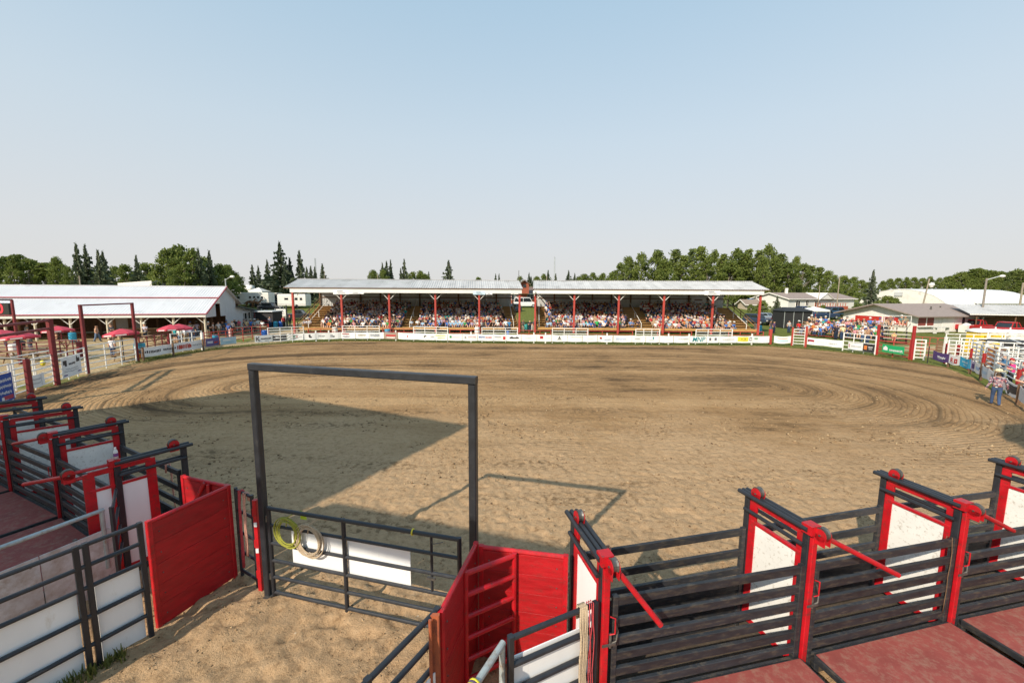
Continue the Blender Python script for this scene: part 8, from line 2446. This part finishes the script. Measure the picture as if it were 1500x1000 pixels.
# ------------------------------------------------------------------ trees
def leaf_mat(name, dark, light, trans=0.28):
    m, nt, b = base_mat(name)
    tc = nt.nodes.new('ShaderNodeTexCoord')
    g = nt.nodes.new('ShaderNodeNewGeometry')
    n = _noise(nt, 0.55, 3, 0.6, tc.outputs['Object'])
    a = nt.nodes.new('ShaderNodeMath'); a.operation = 'MULTIPLY_ADD'
    nt.links.new(g.outputs['Random Per Island'], a.inputs[0]); a.inputs[1].default_value = 0.42
    s = nt.nodes.new('ShaderNodeMath'); s.operation = 'MULTIPLY'
    nt.links.new(n.outputs[0], s.inputs[0]); s.inputs[1].default_value = 0.62
    nt.links.new(s.outputs[0], a.inputs[2])
    oi = nt.nodes.new('ShaderNodeObjectInfo')
    o2 = nt.nodes.new('ShaderNodeMath'); o2.operation = 'MULTIPLY_ADD'
    nt.links.new(oi.outputs['Random'], o2.inputs[0]); o2.inputs[1].default_value = 0.22
    nt.links.new(a.outputs[0], o2.inputs[2])
    r = _ramp(nt, o2.outputs[0], [(0.28, dark), (0.62, tuple((x + y) / 2 for x, y in zip(dark, light))), (0.95, light)])
    nt.links.new(r.outputs[0], b.inputs['Base Color'])
    b.inputs['Roughness'].default_value = 0.6
    b.inputs['Specular IOR Level'].default_value = 0.25
    tr = nt.nodes.new('ShaderNodeBsdfTranslucent')
    nt.links.new(r.outputs[0], tr.inputs['Color'])
    mx = nt.nodes.new('ShaderNodeMixShader')
    mx.inputs[0].default_value = trans
    out = nt.nodes['Material Output']
    nt.links.new(b.outputs[0], mx.inputs[1]); nt.links.new(tr.outputs[0], mx.inputs[2])
    nt.links.new(mx.outputs[0], out.inputs['Surface'])
    return m
M_LEAF = leaf_mat('broad_leaves', (0.065, 0.102, 0.022), (0.270, 0.315, 0.075), 0.45)
M_LEAFL = leaf_mat('pale_poplar_leaves', (0.082, 0.122, 0.034), (0.30, 0.345, 0.105), 0.46)
M_NEEDLE = leaf_mat('spruce_needles', (0.040, 0.064, 0.036), (0.145, 0.172, 0.090), 0.25)
M_PINE = leaf_mat('blue_green_needles', (0.045, 0.070, 0.042), (0.165, 0.185, 0.105), 0.15)
M_BARK = pm('grey_bark', (0.20, 0.17, 0.14), 0.9, var=0.25, scale=6)
def leaf_cloud(rnd, clumps, per, size):
    """Leaf-sized quads scattered through clumps: (centre, radius)."""
    C, S = [], []
    for c, r in clumps:
        k = max(6, int(per * (r ** 1.6)))
        d = rnd.normal(size=(k, 3)); d /= np.linalg.norm(d, axis=1)[:, None] + 1e-9
        rad = r * np.power(rnd.random(k), 0.45)
        p = np.array(c) + d * rad[:, None] * np.array([1, 1, 0.75])
        C.append(p)
        S.append(size * rnd.uniform(0.6, 1.35, k))
    C = np.concatenate(C); S = np.concatenate(S)
    n = len(C)
    a = rnd.normal(size=(n, 3)); a /= np.linalg.norm(a, axis=1)[:, None]
    b = rnd.normal(size=(n, 3)); b -= a * (a * b).sum(1)[:, None]; b /= np.linalg.norm(b, axis=1)[:, None]
    h = S[:, None] * 0.5
    q = np.stack([C - a * h, C + b * h * 0.65, C + a * h, C - b * h * 0.65], 1)
    return q.reshape(-1, 3)
def quads_mesh(name, co, mat):
    me = bpy.data.meshes.new(name)
    n = len(co) // 4
    me.vertices.add(len(co)); me.vertices.foreach_set('co', co.astype(np.float32).ravel())
    me.loops.add(len(co)); me.loops.foreach_set('vertex_index', np.arange(len(co), dtype=np.int32))
    me.polygons.add(n); me.polygons.foreach_set('loop_start', (np.arange(n) * 4).astype(np.int32))
    me.update(calc_edges=True)
    me.materials.append(mat)
    return me
def trunk_mesh(h, r, limbs, rnd):
    m = MB()
    pts = [Vector((0, 0, -0.3))]
    for k in range(1, 7):
        pts.append(Vector((rnd.normal() * 0.06 * k * 0.4, rnd.normal() * 0.06 * k * 0.4, h * k / 6)))
    for i in range(6):
        m.tube(pts[i], pts[i + 1], r * (1 - i / 6.5), 7, r2=r * (1 - (i + 1) / 6.5), caps=False)
    for c in limbs:
        c = Vector(c)
        z = max(0.15 * h, min(0.9 * h, c.z - c.xy.length * 0.7))
        i = min(5, int(z / h * 6))
        o = pts[i].lerp(pts[i + 1], z / h * 6 - i)
        mid = o.lerp(c, 0.55) + Vector((0, 0, 0.12))
        m.tube(o, mid, r * 0.30, 5, r2=r * 0.2, caps=False); m.tube(mid, c, r * 0.2, 5, r2=r * 0.06, caps=False)
    me = bpy.data.meshes.new('trunk')
    me.from_pydata(m.v, [], m.f)
    me.materials.append(M_BARK)
    me.polygons.foreach_set('use_smooth', [True] * len(me.polygons))
    return me
def broadleaf(seed, wide, mat, n=46, per=88, size=0.40, low=0.16):
    """10 m tall prototype; wide = crown radius in metres."""
    rnd = np.random.default_rng(seed)
    cl = []
    for i in range(n):
        z = low + (1 - low) * ((i + rnd.random()) / n) ** 0.85
        tt = (z - low) / (1.02 - low)
        prof = math.sin(math.pi * min(1, tt ** 0.72 * 0.92 + 0.08)) ** 0.75 if wide > 2.3 else min(1.0, 0.35 + tt / 0.30) * max(0.0, 1 - tt) ** 0.62
        a = rnd.random() * 2 * math.pi
        rr = wide * prof * math.sqrt(rnd.uniform(0.25, 1.0)) * rnd.uniform(0.7, 1.22)
        cl.append(((rr * math.cos(a), rr * math.sin(a), 10 * z - 0.3), rnd.uniform(0.45, 1.05) * (0.42 + 0.22 * wide)))
    cl.append(((0, 0, 9.5), 0.55))
    q = leaf_cloud(rnd, cl, per, size)
    return quads_mesh('crown', q, mat), trunk_mesh(9.0, 0.20, [c for c, r in cl[::2]], rnd)
def conifer(seed, wide, mat, n_lev=25):
    rnd = np.random.default_rng(seed)
    Q = []
    for k in range(n_lev):
        f = k / (n_lev - 1)
        z = 10 * (0.07 + 0.93 * f)
        R = wide * (1 - f) ** 0.86 * rnd.uniform(0.55, 1.22) + 0.08
        nb = int(10 - 5 * f)
        a0 = rnd.random() * 6.28
        for j in range(nb):
            a = a0 + 6.283 * j / nb + rnd.normal() * 0.18
            L = R * rnd.uniform(0.6, 1.3)
            d = np.array([math.cos(a), math.sin(a), 0])
            s = np.array([-math.sin(a), math.cos(a), 0])
            ns = 5
            for i in range(ns):
                t0, t1 = i / ns, (i + 1.25) / ns
                w0 = (0.26 + 0.24 * wide * 0.4) * (1 - 0.6 * t0) * rnd.uniform(0.7, 1.3)
                dz = lambda t: -0.30 * L * t + 0.16 * L * t * t + rnd.normal() * 0.03
                p0 = d * L * t0 + np.array([0, 0, z + dz(t0)]); p1 = d * L * t1 + np.array([0, 0, z + dz(t1)])
                tl = np.array([0, 0, rnd.normal() * 0.16])
                Q += [p0 - s * w0 * 0.5 - tl, p0 + s * w0 * 0.5 + tl, p1 + s * w0 * 0.28 + tl, p1 - s * w0 * 0.28 - tl]
                if i > 1:
                    dr = np.array([0, 0, -0.30 * rnd.uniform(0.5, 1.2)])
                    Q += [p0 - s * 0.10, p1 + s * 0.10, p1 + s * 0.06 + dr, p0 - s * 0.06 + dr]
    for j in range(8):
        a = 6.28 * j / 8
        s = np.array([math.cos(a), math.sin(a), 0])
        Q += [s * 0.10 + np.array([0, 0, 9.4]), -s * 0.10 + np.array([0, 0, 9.4]), np.array([0, 0, 10.15]), np.array([0.01, 0, 10.15])]
    return quads_mesh('crown', np.array(Q), mat), trunk_mesh(9.6, 0.17, [], rnd)
PROTO = {
    'round': [broadleaf(1, 3.6, M_LEAF, 60, 80, 0.42), broadleaf(2, 3.3, M_LEAF, 56, 80, 0.42), broadleaf(9, 3.9, M_LEAF, 64, 80, 0.42)],
    'poplar': [broadleaf(3, 1.5, M_LEAF, 46, 95, 0.36, 0.10), broadleaf(4, 1.3, M_LEAFL, 44, 95, 0.36, 0.12), broadleaf(5, 1.75, M_LEAF, 48, 95, 0.36, 0.10), broadleaf(8, 1.4, M_LEAFL, 40, 90, 0.36, 0.2)],
    'bush': [broadleaf(6, 4.6, M_LEAFL, 50, 90, 0.55, 0.02), broadleaf(7, 5.2, M_LEAF, 50, 90, 0.55, 0.02)],
    'spruce': [conifer(11, 1.75, M_NEEDLE), conifer(12, 2.1, M_NEEDLE), conifer(13, 1.5, M_NEEDLE)],
    'pine': [conifer(14, 2.3, M_PINE), conifer(15, 2.5, M_PINE)],
}
TN = {'round': 'leafy_tree', 'poplar': 'poplar_tree', 'bush': 'bush', 'spruce': 'spruce_tree', 'pine': 'fir_tree'}
_tr = random.Random(4)
def tree(px, ytop, Y, kind, label, group, wid=1.0, zb=None):
    top = deep(px, ytop, Y)
    z0 = land(top.x, Y) if zb is None else zb
    h = max(1.0, (top.z - z0) * (_tr.uniform(0.94, 1.04) if kind == 'poplar' else 1.0))
    crown, trunk = _tr.choice(PROTO[kind])
    if kind == 'poplar' and _tr.random() < 0.5:          # mixed growth: some broader crowns among the narrow ones
        crown, trunk = _tr.choice(PROTO['round'])
        wid *= _tr.uniform(0.42, 0.70)
    t = thing(TN[kind], label, 'bush' if kind == 'bush' else 'tree', (top.x, Y, z0), group)
    t.rotation_euler = (0, 0, _tr.uniform(0, 6.28))
    s = h / 9.9
    k = wid * (_tr.uniform(0.82, 1.35) if kind == 'poplar' else _tr.uniform(0.90, 1.10))
    t.scale = (s * k, s * k, s)
    for nm, me in (('trunk', trunk), ('crown', crown)):
        o = bpy.data.objects.new(nm, me)
        COL.objects.link(o)
        o.parent = t
    return t
GROVES = [
    ('poplars rising behind the left half of the barn roof', 'poplar', 'leafy poplar', [(-8, 369, 92), (4, 371, 96), (16, 373, 92), (27, 375, 100), (39, 378, 94), (50, 382, 100), (62, 384, 95), (72, 386, 99), (82, 380, 94), (93, 386, 100), (101, 392, 90), (133, 394, 92), (155, 398, 96)], 1.15),
    ('dark spruces behind the barn roof', 'spruce', 'dark spruce', [(111, 359, 82), (124, 362, 84), (143, 369, 82), (150, 371, 85), (199, 376, 86)], 1.0),
    ('leafy trees between the spruces behind the barn roof', 'round', 'leafy tree', [(168, 391, 95), (181, 389, 92), (213, 387, 92), (222, 396, 98)], 0.85),
    ('big leafy trees beyond the barn gable', 'round', 'big leafy tree', [(244, 366, 78), (262, 361, 80), (280, 366, 78), (297, 378, 84), (322, 388, 86), (334, 390, 92), (346, 402, 96), (268, 385, 72), (310, 395, 80)], 0.85),
    ('spruces just beyond the barn gable', 'spruce', 'dark spruce', [(290, 367, 74), (306, 370, 76), (356, 414, 100)], 0.95),
    ('spruces left of the left stand roof', 'spruce', 'spruce', [(369, 389, 112), (378, 391, 116), (391, 383, 112), (401, 392, 118), (409, 357, 108), (416, 396, 104), (424, 379, 110), (438, 369, 106), (449, 393, 116), (455, 391, 112), (461, 392, 118), (472, 388, 104)], 1.15),
    ('trees showing over the left stand roof', 'spruce', 'spruce', [(560, 387, 118), (566, 384, 116), (572, 382, 118), (592, 381, 112), (587, 394, 124), (628, 399, 120), (726, 402, 140), (731, 402, 140)], 1.0),
    ('leafy trees showing over the left stand roof', 'round', 'leafy tree', [(546, 397, 112), (561, 396, 110), (604, 399, 116), (615, 398, 120), (622, 402, 118), (700, 407, 150)], 0.8),
    ('small trees either side of the brick gable', 'spruce', 'small spruce', [(775, 401, 140), (803, 397, 124), (814, 402, 122), (833, 398, 120), (842, 402, 118), (778, 406, 140)], 1.2),
    ('low leafy trees over the left half of the right stand roof', 'round', 'low leafy tree', [(762, 405, 130), (786, 406, 140), (797, 402, 130), (857, 402, 124), (869, 400, 120), (884, 401, 122), (898, 400, 116), (849, 405, 130)], 0.9),
    ('big round trees behind the right stand roof', 'round', 'big dark round tree', [(921, 377, 100), (941, 371, 98), (962, 369, 100), (975, 382, 96), (910, 386, 104)], 0.78),
    ('tall poplars behind the right stand', 'poplar', 'tall poplar', [(991, 363, 104), (1002, 374, 100), (1014, 363, 108), (1028, 362, 104), (1038, 376, 100), (1048, 370, 108), (1060, 374, 104), (1070, 382, 100), (1080, 361, 106), (1090, 372, 100), (1097, 361, 104), (1113, 363, 102), (1120, 380, 98), (1128, 360, 104), (1137, 379, 100), (1146, 369, 106), (1156, 382, 102), (1167, 377, 108), (1178, 386, 104), (1190, 389, 108), (1202, 391, 112), (1214, 395, 110), (1224, 402, 116)], 1.2),
    ('pale bushy trees behind the bungalow', 'round', 'pale bushy tree', [(1238, 405, 125), (1251, 406, 130), (1262, 411, 135), (1228, 412, 120)], 0.9),
    ('far woodland trees over the white hall', 'round', 'far woodland tree', [(1272, 414, 190), (1294, 412, 200), (1304, 409, 200), (1316, 408, 205), (1328, 407, 200), (1340, 407, 205), (1352, 408, 200), (1364, 406, 205), (1376, 407, 200), (1388, 406, 195)], 0.75),
    ('dark wood behind the lamp pole at the right', 'poplar', 'dark woodland tree', [(1392, 404, 150), (1400, 401, 150), (1409, 399, 146), (1418, 398, 150), (1426, 395, 146), (1434, 393, 142), (1442, 392, 146), (1450, 394, 142), (1458, 397, 138), (1466, 396, 142), (1474, 398, 138), (1482, 395, 134), (1490, 394, 138), (1498, 397, 132), (1508, 394, 134), (1405, 412, 140), (1428, 408, 138), (1452, 410, 134), (1476, 410, 130), (1495, 412, 128)], 1.4),
]
import re
for grp, kind, lab, pts, wd in GROVES:
    where = grp[re.search(r'\b(rising|behind|between|beyond|just|left of|showing|either|over)\b', grp).start():]
    for i, (px, yt, Y) in enumerate(sorted(pts)):
        tree(px, yt, Y, kind, '%s %s from the left, %s' % (ordn(i), lab, where), grp, wd)
tree(657, 383, 112, 'pine', 'single bushy grey-green fir standing alone above the left stand roof', None, 1.15)
tree(1280, 397, 86, 'pine', 'full spreading spruce between the bungalow and the white hall', None, 1.05)
tree(1139, 434, 80, 'pine', 'small young spruce before the bungalow gable', None, 1.35)
for i, (px, yt, Y, w, lab) in enumerate(((1186, 449, 84, 1.0, 'low green bush at the bungalow deck steps'), (1178, 452, 84, 1.0, 'small bush left of the bungalow deck steps'), (1206, 447, 85, 1.0, 'rounded bush before the right end of the bungalow'), (1258, 445, 78, 1.2, 'yellow-green hedge bush right of the bungalow'), (1300, 434, 82, 0.9, 'large green bush against the white hall'), (1288, 441, 78, 1.0, 'green bush below the full spruce'), (1312, 437, 84, 0.8, 'green bush at the hall end wall'), (1118, 441, 82, 1.2, 'green shrub behind the right stand corner post'), (1100, 446, 86, 1.2, 'shrub beside the tiny brown shed'), (436, 446, 104, 1.3, 'bush behind the white trailer at the left stand'))):
    tree(px, yt, Y, 'bush', lab, 'bushes round the bungalow' if px > 1000 else None, w)
# ground cover: grass tufts where the mown field meets the fences and posts
def tufts(name, pts, n, h, mat, label, spread=0.5, z0=0.0, seed=1):
    rnd = np.random.default_rng(seed)
    P = []
    for _ in range(n):
        i = rnd.integers(0, len(pts) - 1)
        f = rnd.random()
        x = pts[i][0] + (pts[i + 1][0] - pts[i][0]) * f + rnd.normal() * spread
        y = pts[i][1] + (pts[i + 1][1] - pts[i][1]) * f + rnd.normal() * spread
        for b in range(3):
            a = rnd.random() * 6.28
            hh = h * rnd.uniform(0.4, 1.2); w = hh * 0.10
            dx, dy = math.cos(a), math.sin(a)
            ox, oy = rnd.normal() * 0.03, rnd.normal() * 0.03
            ln = rnd.uniform(0.1, 0.6) * hh
            P += [(x + ox - dy * w, y + oy + dx * w, z0), (x + ox + dy * w, y + oy - dx * w, z0), (x + ox + dx * ln + dy * w * .2, y + oy + dy * ln - dx * w * .2, z0 + hh), (x + ox + dx * ln - dy * w * .2, y + oy + dy * ln + dx * w * .2, z0 + hh)]
    o = bpy.data.objects.new(name, quads_mesh(name, np.array(P), mat)); COL.objects.link(o)
    o['kind'] = 'stuff'; o['label'] = label
M_TUFT = leaf_mat('grass_blades', (0.05, 0.075, 0.015), (0.22, 0.22, 0.06), 0.3)
ring_ = [(p.x, p.y) for p in ARENA[2:18]]
tufts('grass', ring_, 9000, 0.11, M_TUFT, 'rough grass along the arena fence', 0.55, 0.0)
tufts('grass', [(Lb + ld * 2.2 + Vector((0.12, 0.02)))[:], (Lb + ld * 0.5 + Vector((0.12, 0.02)))[:]], 170, 0.17, M_TUFT, 'tufts of grass at the foot of the left sheeted fence', 0.06, 0.03, 3)
